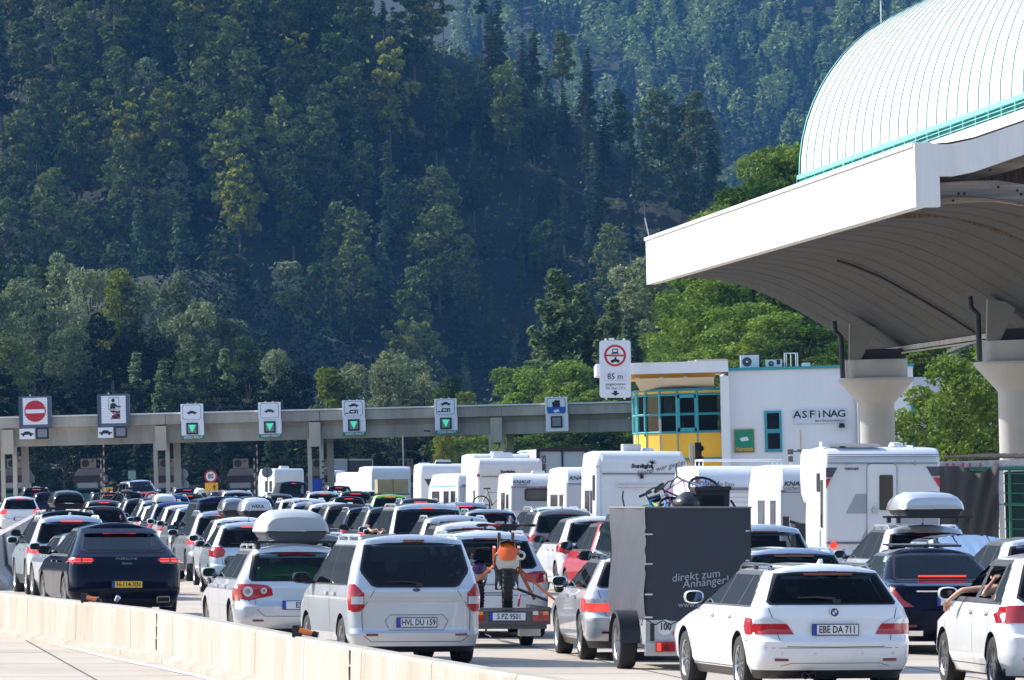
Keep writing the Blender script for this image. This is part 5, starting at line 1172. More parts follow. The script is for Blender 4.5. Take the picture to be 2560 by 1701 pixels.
class CarBuild:
    def __init__(s, T):
        s.T = T; rings = cargrid(T); mb = MB(); mb.grid(rings, close=True); n = len(rings[0])
        mb.f.append(list(range(n))[::-1]); mb.m.append(0); mb.f.append([len(mb.v) - n + i for i in range(n)]); mb.m.append(0)
        me = mb.mesh('body', [M_WHITE, M_BLACK])
        s.bvh = BVHTree.FromPolygons([v.co.copy() for v in me.vertices], [tuple(p.vertices) for p in me.polygons])
        s.trim = T.get('trim', 0)
        o = bpy.data.objects.new('tmp', me); COL.objects.link(o)
        c = MB(); wr, wf, rad = T['wheels']
        hw = T['W'] / 2
        for y in (wr, wf):
            for sx in (-1, 1):
                c.lathe([(rad + .055, sx * (hw - .30)), (rad + .055, sx * (hw + .15))], (0, y, rad), 28, 'X')
        cm = c.mesh('cut', [M_BLACK]); co = bpy.data.objects.new('cut', cm); COL.objects.link(co)
        md = o.modifiers.new('b', 'BOOLEAN'); md.operation = 'DIFFERENCE'; md.object = co; md.solver = 'EXACT'
        dg = bpy.context.evaluated_depsgraph_get(); me2 = bpy.data.meshes.new_from_object(o.evaluated_get(dg))
        bpy.data.objects.remove(o); bpy.data.objects.remove(co)
        me2.materials.clear(); me2.materials.append(M_WHITE); me2.materials.append(M_BLACK)
        mi = []
        for p in me2.polygons:
            cn = p.center; inside = any(math.hypot(cn.y - y, cn.z - rad) < rad + .05 and abs(cn.x) < hw - .0 for y in (wr, wf)) and abs(cn.x) > hw - .33
            nx = abs(p.normal.x)
            onarch = any(abs(math.hypot(cn.y - y, cn.z - rad) - rad - .055) < .03 for y in (wr, wf)) and nx < .5
            mi.append(1 if (inside and abs(cn.x) < hw - .2) or onarch or cn.z < s.trim or cn.z < .24 else 0)
        me2.polygons.foreach_set('material_index', mi)
        # openings for the glazing
        g = T['glass']; gp = g + [(-x, z) for x, z in g[::-1] if x > 0]; wins, big_ = s.windows()
        def inside_(poly, a, b):
            c_ = False
            for (x0, z0_), (x1, z1_) in zip(poly, poly[1:] + poly[:1]):
                if (z0_ > b) != (z1_ > b) and a < (x1 - x0) * (b - z0_) / (z1_ - z0_) + x0: c_ = not c_
            return c_
        kill = []; cx_, cz_ = 0, sum(p[1] for p in gp) / len(gp)
        gs = [(x * .955, cz_ + (z - cz_) * .92) for x, z in gp]
        ws_ = []
        for w_ in wins:
            my, mz = sum(p[0] for p in w_) / len(w_), sum(p[1] for p in w_) / len(w_); ws_.append([(my + (a - my) * .95, mz + (b - mz) * .93) for a, b in w_])
        yb_, ylast = T['dlo'][0], T['dlo'][4]; ztop = T['dlo'][7]
        for p in me2.polygons:
            c_ = p.center; nn = p.normal
            if nn.y < -.25 and c_.y < yb_ + 1.2 and abs(nn.x) < .75 and inside_(gs, c_.x, c_.z): kill.append(p.index)
            elif abs(nn.x) > .55 and abs(c_.x) > hw * .5:
                if any(inside_(w_, c_.y, c_.z) for w_ in ws_): kill.append(p.index)
                elif inside_(big_, c_.y, c_.z): mi[p.index] = 1
            elif nn.y > .3 and c_.z > T['dlo'][6] + .05 and c_.z < T['zr'] - .02 and abs(c_.x) < lerpt(T['w'], c_.z) - .12: kill.append(p.index)
        me2.polygons.foreach_set('material_index', mi)
        bm = bmesh.new(); bm.from_mesh(me2); bm.faces.ensure_lookup_table(); bmesh.ops.delete(bm, geom=[bm.faces[i] for i in kill], context='FACES'); bm.to_mesh(me2); bm.free()
        me2.polygons.foreach_set('use_smooth', [True] * len(me2.polygons)); me2.set_sharp_from_angle(angle=R(38)); s.body = me2
        s.parts = []
    def windows(s):
        y0b, y0t, y1, y2, y3b, y3t, zb, zt = s.T['dlo']; wins = []
        if y1 > y0t + .05: wins.append([(y0b, zb), (y1 - .025, zb), (y1 - .025, zt), (y0t, zt)]); wins.append([(y1 + .025, zb), (y2 - .025, zb), (y2 - .025, zt), (y1 + .025, zt)])
        else: wins.append([(y0b, zb), (y2 - .025, zb), (y2 - .025, zt), (y0t, zt)])
        wins.append([(y2 + .035, zb), (y3b, zb), (y3b - (y3b - y3t) * .25, zb + (zt - zb) * .25), (y3t, zt), (y2 + .035, zt)])
        return wins, [(y0b - .05, zb - .02), (y3b + .06, zb - .02), (y3t + .05, zt + .03), (y0t - .05, zt + .03)]
    # projections
    def rear(s, x, z, off=.004):
        h = s.bvh.ray_cast(Vector((x, -3, z)), Vector((0, 1, 0)))
        if h[0] is None: h = s.bvh.find_nearest(Vector((x, .2, z)))
        n = h[1]; n = n if n.y < 0 or True else -n
        if n.dot(Vector((x * .5, -1, .3))) < 0: n = -n
        return h[0] + n * off
    def side(s, sx, y, z, off=.004):
        h = s.bvh.ray_cast(Vector((3 * sx, y, z)), Vector((-sx, 0, 0)))
        if h[0] is None: h = s.bvh.find_nearest(Vector((sx, y, z)))
        n = h[1]
        if n.x * sx < 0: n = -n
        return h[0] + n * off
    def top(s, x, y, off=.0):
        h = s.bvh.ray_cast(Vector((x, y, 4)), Vector((0, 0, -1))); return (h[0] if h[0] is not None else Vector((x, y, s.T['zr']))) + Vector((0, 0, off))
    def patch(s, mb, poly, proj, nx=12, nz=8, ring=None):
        """fill a z-monotone polygon by scan rows and project it"""
        zmin, zmax = min(p[1] for p in poly), max(p[1] for p in poly); rows = []
        zs = sorted({round(p[1], 4) for p in poly} | {zmin + (zmax - zmin) * i / nz for i in range(nz + 1)})
        zs = [z for i, z in enumerate(zs) if i == 0 or z - zs[i - 1] > .002]
        for z in zs:
            zz = min(max(z, zmin + 1e-4), zmax - 1e-4); xs = []
            for a, b in zip(poly, poly[1:] + poly[:1]):
                if (a[1] - zz) * (b[1] - zz) <= 0 and abs(a[1] - b[1]) > 1e-6: xs.append(a[0] + (b[0] - a[0]) * (zz - a[1]) / (b[1] - a[1]))
            if len(xs) < 2: continue
            x0, x1 = min(xs), max(xs); rows.append([proj(x0 + (x1 - x0) * i / nx, zz) for i in range(nx + 1)])
        if ring:
            n = len(rows[0]); b = len(mb.v); mb.v += [tuple(q) for r_ in rows for q in r_]; zc = [q[2] for q in [r_[n // 2] for r_ in rows]]
            for i in range(len(rows) - 1):
                for j in range(n - 1):
                    low = zc[i + 1] - zc[0] < ring[1] or zc[-1] - zc[i] < ring[1]
                    if low or i == 0 or i == len(rows) - 2 or j < ring[0] or j >= n - 1 - ring[0]: mb.f.append([b + i * n + j, b + i * n + j + 1, b + (i + 1) * n + j + 1, b + (i + 1) * n + j]); mb.m.append(mb.cur)
            return mb
        mb.grid(rows); return mb
    def strip(s, mb, path, proj, wd=.009):
        for (a, b) in zip(path, path[1:]):
            d = Vector((b[0] - a[0], b[1] - a[1])); L = d.length
            if L < 1e-6: continue
            d /= L; n = Vector((-d.y, d.x)) * wd / 2; k = max(1, int(L / .08)); rows = []
            for i in range(k + 1):
                c = Vector(a) + d * (L * i / k); rows.append([proj(c.x + n.x, c.y + n.y), proj(c.x - n.x, c.y - n.y)])
            mb.grid(rows)
        return mb

CARM = {}
def wheel_meshes(rad, wid=.21, spokes=5):
    key = ('w', round(rad, 3), spokes)
    if key in CARM: return CARM[key]
    t = MB().lathe([(rad * .66, -wid / 2), (rad * .93, -wid / 2), (rad, -wid * .36), (rad, wid * .36), (rad * .93, wid / 2), (rad * .66, wid / 2), (rad * .64, wid * .2), (rad * .64, -wid * .2), (rad * .66, -wid / 2)], n=30, axis='X', cap=False)
    t = t.mesh('tyre', M_RUB, smooth=True, angle=30)
    r = MB(); r.lathe([(rad * .66, -wid / 2 + .005), (rad * .61, -wid / 2 + .02), (rad * .58, -.02)], n=30, axis='X', cap=False)
    r.lathe([(rad * .11, -wid / 2 + .02), (rad * .11, -.02)], n=14, axis='X')
    for i in range(spokes * 2):
        a = 2 * math.pi * i / (spokes * 2) + (.10 if i % 2 else -.10); c, sn = math.cos(a), math.sin(a)
        r.box((-wid / 2 + .035, c * rad * .36, sn * rad * .36), (.03, .035 if spokes < 8 else .02, rad * .56), rx=a - math.pi / 2)
    r = r.mesh('rim', M_RIM, smooth=True, angle=30)
    b = MB().lathe([(rad * .56, -.03), (rad * .56, 0)], n=20, axis='X').mesh('brake_disc', M_SEAM)
    CARM[key] = (t, r, b); return CARM[key]

def car_parts(kind):
    """shared meshes of one body shape"""
    if kind in CARM: return CARM[kind]
    T = TYPES[kind]; cb = CarBuild(T); hw = T['W'] / 2; out = {}
    out['T'] = T; out['cb'] = cb; out['body'] = cb.body
    g = T['glass']; full = g + [(-x, z) for x, z in g[::-1] if x > 0]
    big = [((x + (.03 if x > 0 else -.03 if x < 0 else 0)), z + (.025 if z > (g[0][1] + g[-1][1]) / 2 else -.02)) for x, z in full]
    out['surround'] = cb.patch(MB(), big, lambda x, z: cb.rear(x, z, .005), 26, 16, (2, .05)).mesh('window_seal', M_BLACK, smooth=True, fix=False)
    out['rear_window'] = cb.patch(MB(), full, lambda x, z: cb.rear(x, z, .010), 26, 16).mesh('rear_window', M_CGD, smooth=True, fix=False)
    # side glazing
    y0b, y0t, y1, y2, y3b, y3t, zb, zt = T['dlo']; wins, big_ = cb.windows(); st = y1 if y1 > y0t + .05 else None
    out['side'] = []
    for sx in (-1, 1):
        fm = MB()
        for w_ in wins:
            wy = sum(q[0] for q in w_) / len(w_); big2 = [(a + math.copysign(.024, a - wy), b + (.02 if b > (zb + zt) / 2 else -.015)) for a, b in w_]; cb.patch(fm, big2, lambda y, z: cb.side(sx, y, z, .004), 14, 10, (1, .035))
        fr = fm.mesh('window_frame', M_BLACK, smooth=True, fix=False)
        ws = [cb.patch(MB(), w_, lambda y, z: cb.side(sx, y, z, .007), 6, 6).mesh('side_window', M_CGL, smooth=True, fix=False) for w_ in wins]
        out['side'].append((fr, ws))
    # windscreen (seen only from ahead) as a dark patch
    ws = MB(); rows = []
    for k in range(7):
        z = T['zr'] - .02 - (T['zr'] - zb) * k / 6 * .96; row = []
        for i in range(9):
            x = (lerpt(T['w'], z) - .12) * (i / 4 - 1); h = cb.bvh.ray_cast(Vector((x, 9, z)), Vector((0, -1, 0))); row.append((h[0] if h[0] is not None else Vector((x, T['L'] - 1.5, z))) + Vector((0, .006, .004)))
        rows.append(row)
    out['windscreen'] = ws.grid(rows).mesh('windscreen', M_CGL, smooth=True, fix=False)
    # seats
    def seatm(x0, x1, y, heads):
        m = MB(); zt_ = min(zb + .10, zt - .25); m.prism([(y, .35), (y + .5, .35), (y + .5, .50), (y + .12, .52), (y - .08, zt_), (y - .20, zt_), (y - .12, .4)], x0, x1, 'X')
        for hx in heads: m.box((hx, y - .15, zt_ + .11), (.25, .09, .17), taper=.85).box((hx, y - .15, zt_ + .02), (.1, .02, .08))
        return m
    yf_s = y2 + .28; out['seats'] = [('front_seat', seatm(-.62, -.12, yf_s, (-.37,)).mesh('front_seat', M_SEATF)), ('front_seat', seatm(.12, .62, yf_s, (.37,)).mesh('front_seat', M_SEATF)), ('rear_bench', seatm(-.62, .62, yf_s - .92, (-.4, 0, .4)).mesh('rear_bench', M_SEATF))]
    out['seats'].append(('dashboard', MB().box((0, y3b + .05, zb - .12), (hw * 1.55, .5, .2)).tube([(-.37 + .18 * math.cos(q * .6283), yf_s + .72, zb - .04 + .18 * math.sin(q * .6283)) for q in range(11)], .014, 6).mesh('dashboard', M_BLACK)))
    # lights
    out['light'] = []
    for sx in (-1, 1):
        m = MB(); m.mat(0)
        lp = [(x * sx, z) for x, z in T['light']]
        cb.patch(m, lp, lambda x, z: cb.rear(x, z, .012), 8, 6)
        ya, yb, za, zb_ = T['lside']
        xo = max(p[0] for p in T['light']) - .015; rows = []
        for k in range(7):
            z = za + (zb_ - za) * k / 6; ys = cb.rear(sx * xo, z).y; y1_ = ys + (yb - ya) * (1 - .25 * abs(k / 3 - 1)); rows.append([cb.side(sx, ys + (y1_ - ys) * i / 5, z, .012) for i in range(6)])
        m.grid(rows)
        m2 = MB()
        if T['light2'] and len(T['light2']) == 1:   # clear upper half
            z0 = T['light2'][0]; lp2 = []
            up = [p for p in lp if p[1] >= z0]; xs = [p[0] for p in lp]
            zz = z0
            def xat(z):
                r_ = []
                for a, b in zip(lp, lp[1:] + lp[:1]):
                    if (a[1] - z) * (b[1] - z) <= 0 and abs(a[1] - b[1]) > 1e-6: r_.append(a[0] + (b[0] - a[0]) * (z - a[1]) / (b[1] - a[1]))
                return min(r_), max(r_)
            a, b = xat(z0 + .001); top_ = sorted([p for p in lp if p[1] > z0 + .002], key=lambda p: -p[0])
            cb.patch(m2, [(a, z0)] + [(b, z0)] + top_, lambda x, z: cb.rear(x, z, .017), 8, 4)
        elif T['light2']:
            z0, z1 = T['light2']; cb.patch(m2, [(sx * .70, z0), (sx * .84, z0), (sx * .84, z1), (sx * .70, z1)], lambda x, z: cb.rear(x, z, .017), 4, 4)
        lm = m.mesh('tail_light', M_RED, smooth=True, fix=False)
        out['light'].append((lm, m2.mesh('clear_lens', M_CLEAR, smooth=True, fix=False) if m2.v else None))
    bx, bz, bw = T['brake']; m = MB(); c = cb.rear(bx, bz, .0)
    m.box((bx, c.y - .02, bz + .005), (bw * 2, .04, .026)); out['brake'] = m.mesh('brake_light', M_DRED)
    # seams, handles
    sm = MB(); gt = T['gate']; ol = gt + [(g[1][0] + .05, g[1][1] - .05)]
    path = [(-x, z) for x, z in ol[::-1]] + ol[1:]; cb.strip(sm, path, lambda x, z: cb.rear(x, z, .003), .007)
    for sx in (-1, 1):
        for ya in (y1 if st else .55, y2, y3b + .12):
            if ya == .55: continue
            cb.strip(sm, [(ya, .30), (ya, zb - .02)], lambda y, z: cb.side(sx, y, z, .003), .008)
        cb.strip(sm, [(T['wheels'][0] + T['wheels'][2] + .12, .30), (y3b + .12, .30)], lambda y, z: cb.side(sx, y, z, .003), .008)
        rb = T['r']; cb.strip(sm, [(.42, .62), (T['wheels'][0] - T['wheels'][2] - .1, .60)], lambda y, z: cb.side(sx, y, z, .003), .008)
    out['seams'] = sm.mesh('panel_gaps', M_SEAM, fix=False)
    h = MB()
    for sx in (-1, 1):
        for ya in (y2 + .16, y1 + .16 if st else y0t + .6):
            p = cb.side(sx, ya, zb - .13, .02); h.box(p, (.03, .17, .032))
    out['handles'] = h.mesh('door_handles', M_WHITE)
    # plate recess
    c = cb.rear(0, T['plate'], 0)
    out['plate_y'] = min(cb.rear(x, T['plate'] + dz, 0).y for x in (0, .2) for dz in (-.05, 0, .05)) - .012
    # rails
    rl = MB(); yr_ = lerpt(T['r'], T['zr']); yf_ = lerpt(T['f'], T['zr'])
    rails = []
    for sx in (-1, 1):
        x = sx * (lerpt(T['w'], T['zr']) - .045); m = MB(); pts = []
        ya, yb = yr_ + .22, yf_ - .25
        for i in range(9):
            f = i / 8; y = ya + (yb - ya) * f; z = cb.top(x, y).z; pts.append((x, y, z + (.055 if 0 < i < 8 else 0.0)))
        m.tube(pts, .02, 8); 
        for y in (ya + .12, (ya + yb) / 2, yb - .12): m.box((x, y, cb.top(x, y).z + .02), (.03, .1, .06))
        rails.append(m.mesh('roof_rail', M_ALU, smooth=True))
    out['rails'] = rails
    # mirrors
    mm = []
    for sx in (-1, 1):
        ym = y3b - .12; p = cb.side(sx, ym, zb - .01, 0); x = p.x
        m = MB(); n_ = 8
        rings = []
        for i, (f, k) in enumerate(((0, .82), (.02, 1), (.07, .95), (.11, .7), (.13, .3))):
            rings.append([(x + sx * (.165) + .12 * k * math.copysign(abs(math.cos(a)) ** .7, math.cos(a)), ym - .02 + f, zb + .06 + .078 * k * math.copysign(abs(math.sin(a)) ** .7, math.sin(a))) for a in [2 * math.pi * j / 16 for j in range(16)]])
        m.grid(rings, close=True); m.f.append([4 * 16 + j for j in range(16)]); m.m.append(0)
        arm = MB().box((x + sx * .05, ym + .03, zb + .0), (.14, .06, .05)).mesh('mirror_arm', M_BLACK)
        gl = MB(); gl.add([(q[0], q[1] + .004, q[2]) for q in rings[0]], [tuple(range(16))])
        mm.append((m.mesh('wing_mirror', M_WHITE, smooth=True, angle=50), arm, gl.mesh('mirror_glass', M_MIR, fix=False)))
    out['mirrors'] = mm
    fin = cb.top(0, yr_ + .35)
    out['fin'] = MB().prism([(fin.y - .09, fin.z - .02), (fin.y - .07, fin.z + .045), (fin.y - .045, fin.z + .055), (fin.y + .1, fin.z - .01)], -.02, .02, 'X').mesh('roof_fin', M_WHITE)
    out['rod'] = MB().tube([(0, fin.y, fin.z - .01), (0, fin.y - .02, fin.z + .02)], [.03, .015], 8).tube([(0, fin.y - .02, fin.z), (0, fin.y - .2, fin.z + .36)], .006, 5).mesh('rod_aerial', M_BLACK)
    m = MB(); zc = g[0][1] + .035; a = cb.rear(.03, zc, .02); b = cb.rear(-.40, zc + .012, .02)
    m.tube([a, a.lerp(b, .5) + Vector((0, -.008, .012)), b], [.018, .012, .008], 6).box(cb.rear(.04, zc - .02, .01), (.09, .05, .05)); out['wiper'] = m.mesh('rear_wiper', M_BLACK, smooth=True)
    m = MB()
    for x in (-.62, .62): p = cb.rear(x * hw / .92, .40, .006); m.box(p, (.16, .012, .03))
    out['reflect'] = m.mesh('bumper_reflectors', M_DRED)
    CARM[kind] = out; return out

def setmat(o, i, m):
    o.material_slots[i].link = 'OBJECT'; o.material_slots[i].material = m
def plate(parent, loc, txt=None, col=None, w_=.52, h_=.11, rz=0.0):
    t = obj('number_plate', MB().box((0, 0, 0), (w_ + .02, .012, h_ + .02)).mesh('number_plate', M_BLACK), parent, loc, (0, 0, rz))
    MB().box((0, -.007, 0), (w_, .006, h_)).build('plate_face', col or M_WPL, t)
    MB().box((-w_ / 2 + .022, -.011, 0), (.044, .004, h_)).build('country_band', M_BLUE, t)
    if txt:
        text('lettering', txt, .112, M_INK, t, (.022, -.012, -.002), bold=.018, sx=(.76 if len(txt) > 8 else .86), depth=.001)
    return t
CARS = []
def car(kind, xp, S, hd, col, label, cat='car', group='cars queuing towards the toll plaza', rails=None, on=False, brake=None, fin=None, rod=False, txt=None, ycol=None, railm=None,
        name='passenger_car', spokes=5, scale=(1, 1, 1), mirror_black=False, wiper=True, glass=None, Yd=None, low=False, ref=True, skip=None):
    D = car_parts(kind); T = D['T']; Y = F / S
    p = GP(xp, Y); z = p.z
    t = thing(name, label, cat, (p.x, Y, z), (0, R(math.degrees(math.atan(K))), R(-hd)) , group)
    t.rotation_mode = 'XYZ'; t.scale = scale
    pm = col
    b = obj('body', D['body'], t); setmat(b, 0, pm)
    obj('panel_gaps', D['seams'], b)
    gm = glass or M_CGD
    for nm, sm_ in D['seats']: obj(nm, sm_, t)
    w_ = obj('rear_window', D['rear_window'], t); setmat(w_, 0, gm); obj('window_seal', D['surround'], w_)
    if wiper and kind not in ('sedan', 'low', 'coupe_suv'): obj('rear_wiper', D['wiper'], w_)
    for si, (fr, ws) in enumerate(D['side']):
        if si == 1 and S < 150: continue
        f = obj('window_frame', fr, t)
        for wi, m in enumerate(ws):
            if si == 0 and (skip and wi in skip): continue
            q = obj('side_window', m, t); setmat(q, 0, gm if wi < len(ws) - 1 and not glass else (glass or M_CGL))
    obj('windscreen', D['windscreen'], t)
    for i, (lm, cl) in enumerate(D['light']):
        q = obj('tail_light', lm, t); setmat(q, 0, M_REDON if on else M_RED)
        if cl: obj('clear_lens', cl, q)
    q = obj('brake_light', D['brake'], t); setmat(q, 0, M_REDON if (on if brake is None else brake) else M_DRED)
    if T['rails'] if rails is None else rails:
        for m in D['rails']: q = obj('roof_rail', m, t); setmat(q, 0, railm or M_ALU)
    for i, (hm, am, gl) in enumerate(D['mirrors']):
        if i == 1 and S < 100: continue
        q = obj('wing_mirror', hm, t); setmat(q, 0, M_BLACK if mirror_black else pm); obj('mirror_arm', am, q); obj('mirror_glass', gl, q)
    wr, wf, rad = T['wheels']; hw = T['W'] / 2
    tm, rm, bm_ = wheel_meshes(rad, .22, spokes)
    if S > 70:
        for y in (wr, wf):
            for sx in (-1, 1):
                q = obj('wheel', tm, t, (sx * (hw - .125), y, rad), (0, 0, 0 if sx < 0 else math.pi)); obj('rim', rm, q); obj('brake_disc', bm_, q)
        q = obj('door_handles', D['handles'], b); setmat(q, 0, pm)
        if ref: obj('bumper_reflectors', D['reflect'], b)
    if fin: q = obj('roof_fin', D['fin'], t); setmat(q, 0, fin)
    if rod: obj('rod_aerial', D['rod'], t)
    plate(t, (0, D['plate_y'], T['plate']), txt, ycol)
    CARS.append((label, xp, S, t)); return t, D

W_ = paint('white', (.8, .8, .8)); SV = paint('silver', (.50, .52, .55), .55, .3); SB = paint('silver blue', (.38, .44, .54), .5, .3); SD = paint('pale silver', (.62, .64, .67), .45, .3)
GR = paint('grey', (.16, .16, .165), .5, .3); DG_ = paint('charcoal', (.035, .037, .042), .3, .25, .3); BK = paint('black', (.004, .005, .006), 0, .16, 0); DBL = paint('dark blue', (.006, .012, .04), 0, .16, 0)
NB = paint('midnight', (.002, .0035, .016), 0, .12, 0); BL = paint('blue', (.03, .07, .25), .3, .28); RD = paint('red', (.55, .012, .02), 0, .28); GN = paint('lime', (.22, .55, .03), 0, .3)
TG = paint('taupe grey', (.24, .23, .225), .5, .3); IB = paint('ice blue', (.55, .62, .66), .35, .3); BR = paint('bronze', (.05, .04, .036), .3, .3, .3)

for m_ in (BK, DBL, NB): m_.node_tree.nodes['Principled BSDF'].inputs['Specular IOR Level'].default_value = .16
def roof_box(xp, S, ztop, w_, col, label, hd=-8, L=1.9, h=.36, lowm=None, ymore=.6, txt=None):
    """a roof luggage box resting on two bars"""
    Y = F / S; p = P(xp, HOR + (CAM_H - ztop) * F / Y, Y)
    t = thing('roof_box', label, 'roof box', (p.x, Y, p.z - h), (0, R(1.43), R(-hd)), 'roof boxes on cars')
    def ring(y, k, wd, hh, z0):
        pts = []
        for f, zz in ((1.0, 0), (1.02, .05), (.99, .3), (.93, .55), (.80, .82), (.60, .96), (.3, 1.0), (0, 1.03)): pts.append((wd / 2 * f, zz * hh))
        return [(x, y, z0 + z) for x, z in pts] + [(-x, y, z0 + z) for x, z in pts[:-1][::-1]]
    rows = [ring(0.0, 0, w_ * .86, h * .30, .14), ring(.03, 0, w_ * .93, h * .52, .12), ring(.12, 0, w_ * .98, h * .66, .12), ring(.35, 0, w_, h * .74, .12), ring(.9, 0, w_, h * .80, .12), ring(1.5, 0, w_ * .93, h * .66, .12), ring(L, 0, w_ * .66, h * .2, .14)]
    m = MB().grid(rows); m.f += [list(range(15)), [6 * 15 + i for i in range(14, -1, -1)]]; m.m += [0, 0]
    m.build('lid', col, t, smooth=True, angle=32)
    rows = [[(x * f, y, z) for x, z in ((w_ * .34, .0), (w_ * .43, .04), (w_ * .485, .13), (-w_ * .485, .13), (-w_ * .43, .04), (-w_ * .34, .0))] for y, f in ((.04, .94), (.12, 1), (1.4, .96), (L - .1, .6))]
    m = MB().grid(rows); m.f += [list(range(6)), [18 + i for i in range(5, -1, -1)]]; m.m += [0, 0]; m.build('tray', lowm or M_BLACK, t)
    if txt: text('lettering', txt, .1, M_INK, t, (0, -.005, .23), bold=.02)
    return t
def bars(xp, S, z, w_, label, hd=-8):
    Y = F / S; p = P(xp, HOR + (CAM_H - z) * F / Y, Y)
    t = thing('roof_bars', label, 'roof rack', (p.x, Y, p.z), (0, R(1.43), R(-hd)), 'roof bars under luggage')
    for y in (.1, .9): obj('bar', MB().box((0, y, 0), (w_, .05, .035)).box((-w_ / 2 + .1, y, -.05), (.06, .1, .1)).box((w_ / 2 - .1, y, -.05), (.06, .1, .1)).mesh('bar', M_BLACK), t)
    return t
# ------------------------------------------------------------------ the queue
def fleet():
    # foreground
    t, D = car('estate', 2092, 222, -10.5, W_, 'white estate car in front at the lower right with plate EBE DA 711', fin=W_, railm=DG_, txt='EBE DA 711', spokes=10, group=None)
    y = D['cb'].rear(0, .93, .01); bm_ = MB().lathe([(.052, 0), (.052, -.012)], (0, y.y, .93), 28, 'Y'); bd = bm_.build('badge', M_CHROME, t)
    MB().lathe([(.046, 0), (.046, -.004)], (0, y.y - .011, .93), 28, 'Y').build('badge_ring', mat('badge black', (.01, .01, .012), .3), bd)
    MB().lathe([(.030, 0), (.030, -.004)], (0, y.y - .014, .93), 24, 'Y').build('badge_field', M_WPL, bd)
    m = MB()
    for a0 in (90, 270):
        pts = [(0, .93)] + [(.0295 * math.cos(R(a0 + q * 15)), .93 + .0295 * math.sin(R(a0 + q * 15))) for q in range(7)]; m.prism(pts, y.y - .018, y.y - .021, 'Y')
    m.build('badge_blue', mat('badge blue', (.03, .18, .6), .3), bd)
    for x in (-.36, -.28): MB().lathe([(.035, 0), (.04, -.1), (.033, -.1), (.03, 0)], (x, .1, .22), 18, 'Y', cap=False).build('exhaust_pipe', M_BLACK, t, smooth=True)
    cb = D['cb']; m = MB(); cb.patch(m, [(-.46, .19), (-.2, .19), (-.24, .275), (-.41, .275)], lambda x, z: cb.rear(x, z, .004), 6, 4); m.build('exhaust_recess', M_SEAM, t, fix=False)
    m = MB(); cb.strip(m, [(-.75, .20), (-.62, .33), (-.5, .36), (.5, .36), (.62, .33), (.75, .20)], lambda x, z: cb.rear(x, z, .003), .005)
    cb.strip(m, [(-.88, .535), (-.55, .53), (.55, .53), (.88, .535)], lambda x, z: cb.rear(x, z, .003), .005); m.build('bumper_crease', M_SEAM, t, fix=False)
    for x in (-.62, -.25, .3, .66): MB().lathe([(.017, 0), (.017, -.004)], (x, cb.rear(x, .47, .002).y, .47), 12, 'Y').build('parking_sensor', mat('sensor', (.6, .6, .6), .5), t)
    t, D = car('tall_hatch', 2712, 221, -7.5, W_, 'white tall hatchback cut by the right edge with an arm out of its window', group=None, spokes=5, skip=(1, 2))
    GOLF = t
    # dark sedan with open sunroof
    t, D = car('sedan', 2392, 180, -9, NB, 'black sedan with raised sunroof behind the white estate', fin=M_BLACK, glass=glass_mat('green car glass', (.16, .24, .25)), txt='B', brake=True, group=None)
    c = D['cb'].top(0, 2.0); MB().box((0, 2.1, c.z + .035), (1.0, .62, .03), rx=.03).build('sunroof_panel', M_BLACK, t)
    p = D['cb'].rear(.0, .88, .012); MB().box((0, p.y, .88), (1.1, .02, .02)).build('chrome_strip', M_CHROME, t)
    for sx in (-1, 1): MB().box((sx * .62, .0, .30), (.26, .1, .07)).build('exhaust_trim', M_CHROME, t)
    # silver van-like family car
    t, D = car('mpv', 1043, 191, -12.5, SD, 'silver family van with plate HVL DU 159 at the centre front', txt='HVL DU 159', group=None, railm=SD, mirror_black=True, glass=glass_mat('deep tinted glass', (.30, .33, .38)))
    y = D['cb'].rear(0, .985, .006).y; MB().lathe([(.05, 0), (.05, -.01)], (0, 0, 0), 24, 'Y').build('badge', mat('badge dark blue', (.01, .03, .12), .3, .3, .5), t, loc=(0, y, .985)).scale = (1, 1, .45)
    cb = D['cb']; m = MB(); cb.strip(m, [(-.66, .86), (.66, .86)], lambda x, z: cb.rear(x, z, .006), .05); m.build('crease_highlight_strip', mat('crease highlight', (.6, .58, .52), .35, .4, 1), t, fix=False)  # pale strip painted as the highlight along the tailgate crease
    m = MB(); cb.strip(m, [(-.35, .66), (.35, .66), (.42, .58), (.36, .46), (-.36, .46), (-.42, .58), (-.35, .66)], lambda x, z: cb.rear(x, z, .003), .012); m.build('plate_recess', mat('recess line', (.25, .26, .28), .5), t, fix=False)
    # silver wagon with roof box
    t, D = car('wagon', 752, 173, -10, SD, 'silver wagon with grey roof box left of the silver family van', txt='ES JB', group=None, glass=glass_mat('clear green glass', (.45, .56, .54)), railm=SV)
    cb = D['cb']
    for sx in (-1, 1):
        for x, r_, z in ((.745, .075, .815), (.52, .045, .825)):
            MB().lathe([(r_, 0), (r_, -.006)], (0, 0, 0), 24, 'Y').build('lens_ring', M_CLEAR, t, loc=tuple(cb.rear(sx * x, z, .02)), rot=(0, 0, sx * R(22 if x > .7 else 12)))
            MB().lathe([(r_ * .5, 0), (r_ * .5, -.006)], (0, 0, 0), 24, 'Y').build('lens_core', mat('lens grey', (.35, .36, .4), .2, .5), t, loc=tuple(cb.rear(sx * x, z, .028)), rot=(0, 0, sx * R(22 if x > .7 else 12)))
    m = MB(); cb.patch(m, [(-.50, 1.0), (.35, 1.0), (.42, 1.1), (.1, 1.21), (-.32, 1.22), (-.52, 1.12)], lambda x, z: cb.rear(x, z, .016), 10, 6)
    m = MB(); rows = []
    for j in range(9):
        f = j / 8; rows.append([((-.62 + .09 * i), .62 + .35 * f + .03 * math.sin(i * 1.3 + j), .92 + .32 * math.sin(f * 2.2) * math.sin(math.pi * (i + 1.5) / 15) ** .5 + .025 * math.sin(i * 2.1 + j * .7)) for i in range(14)])
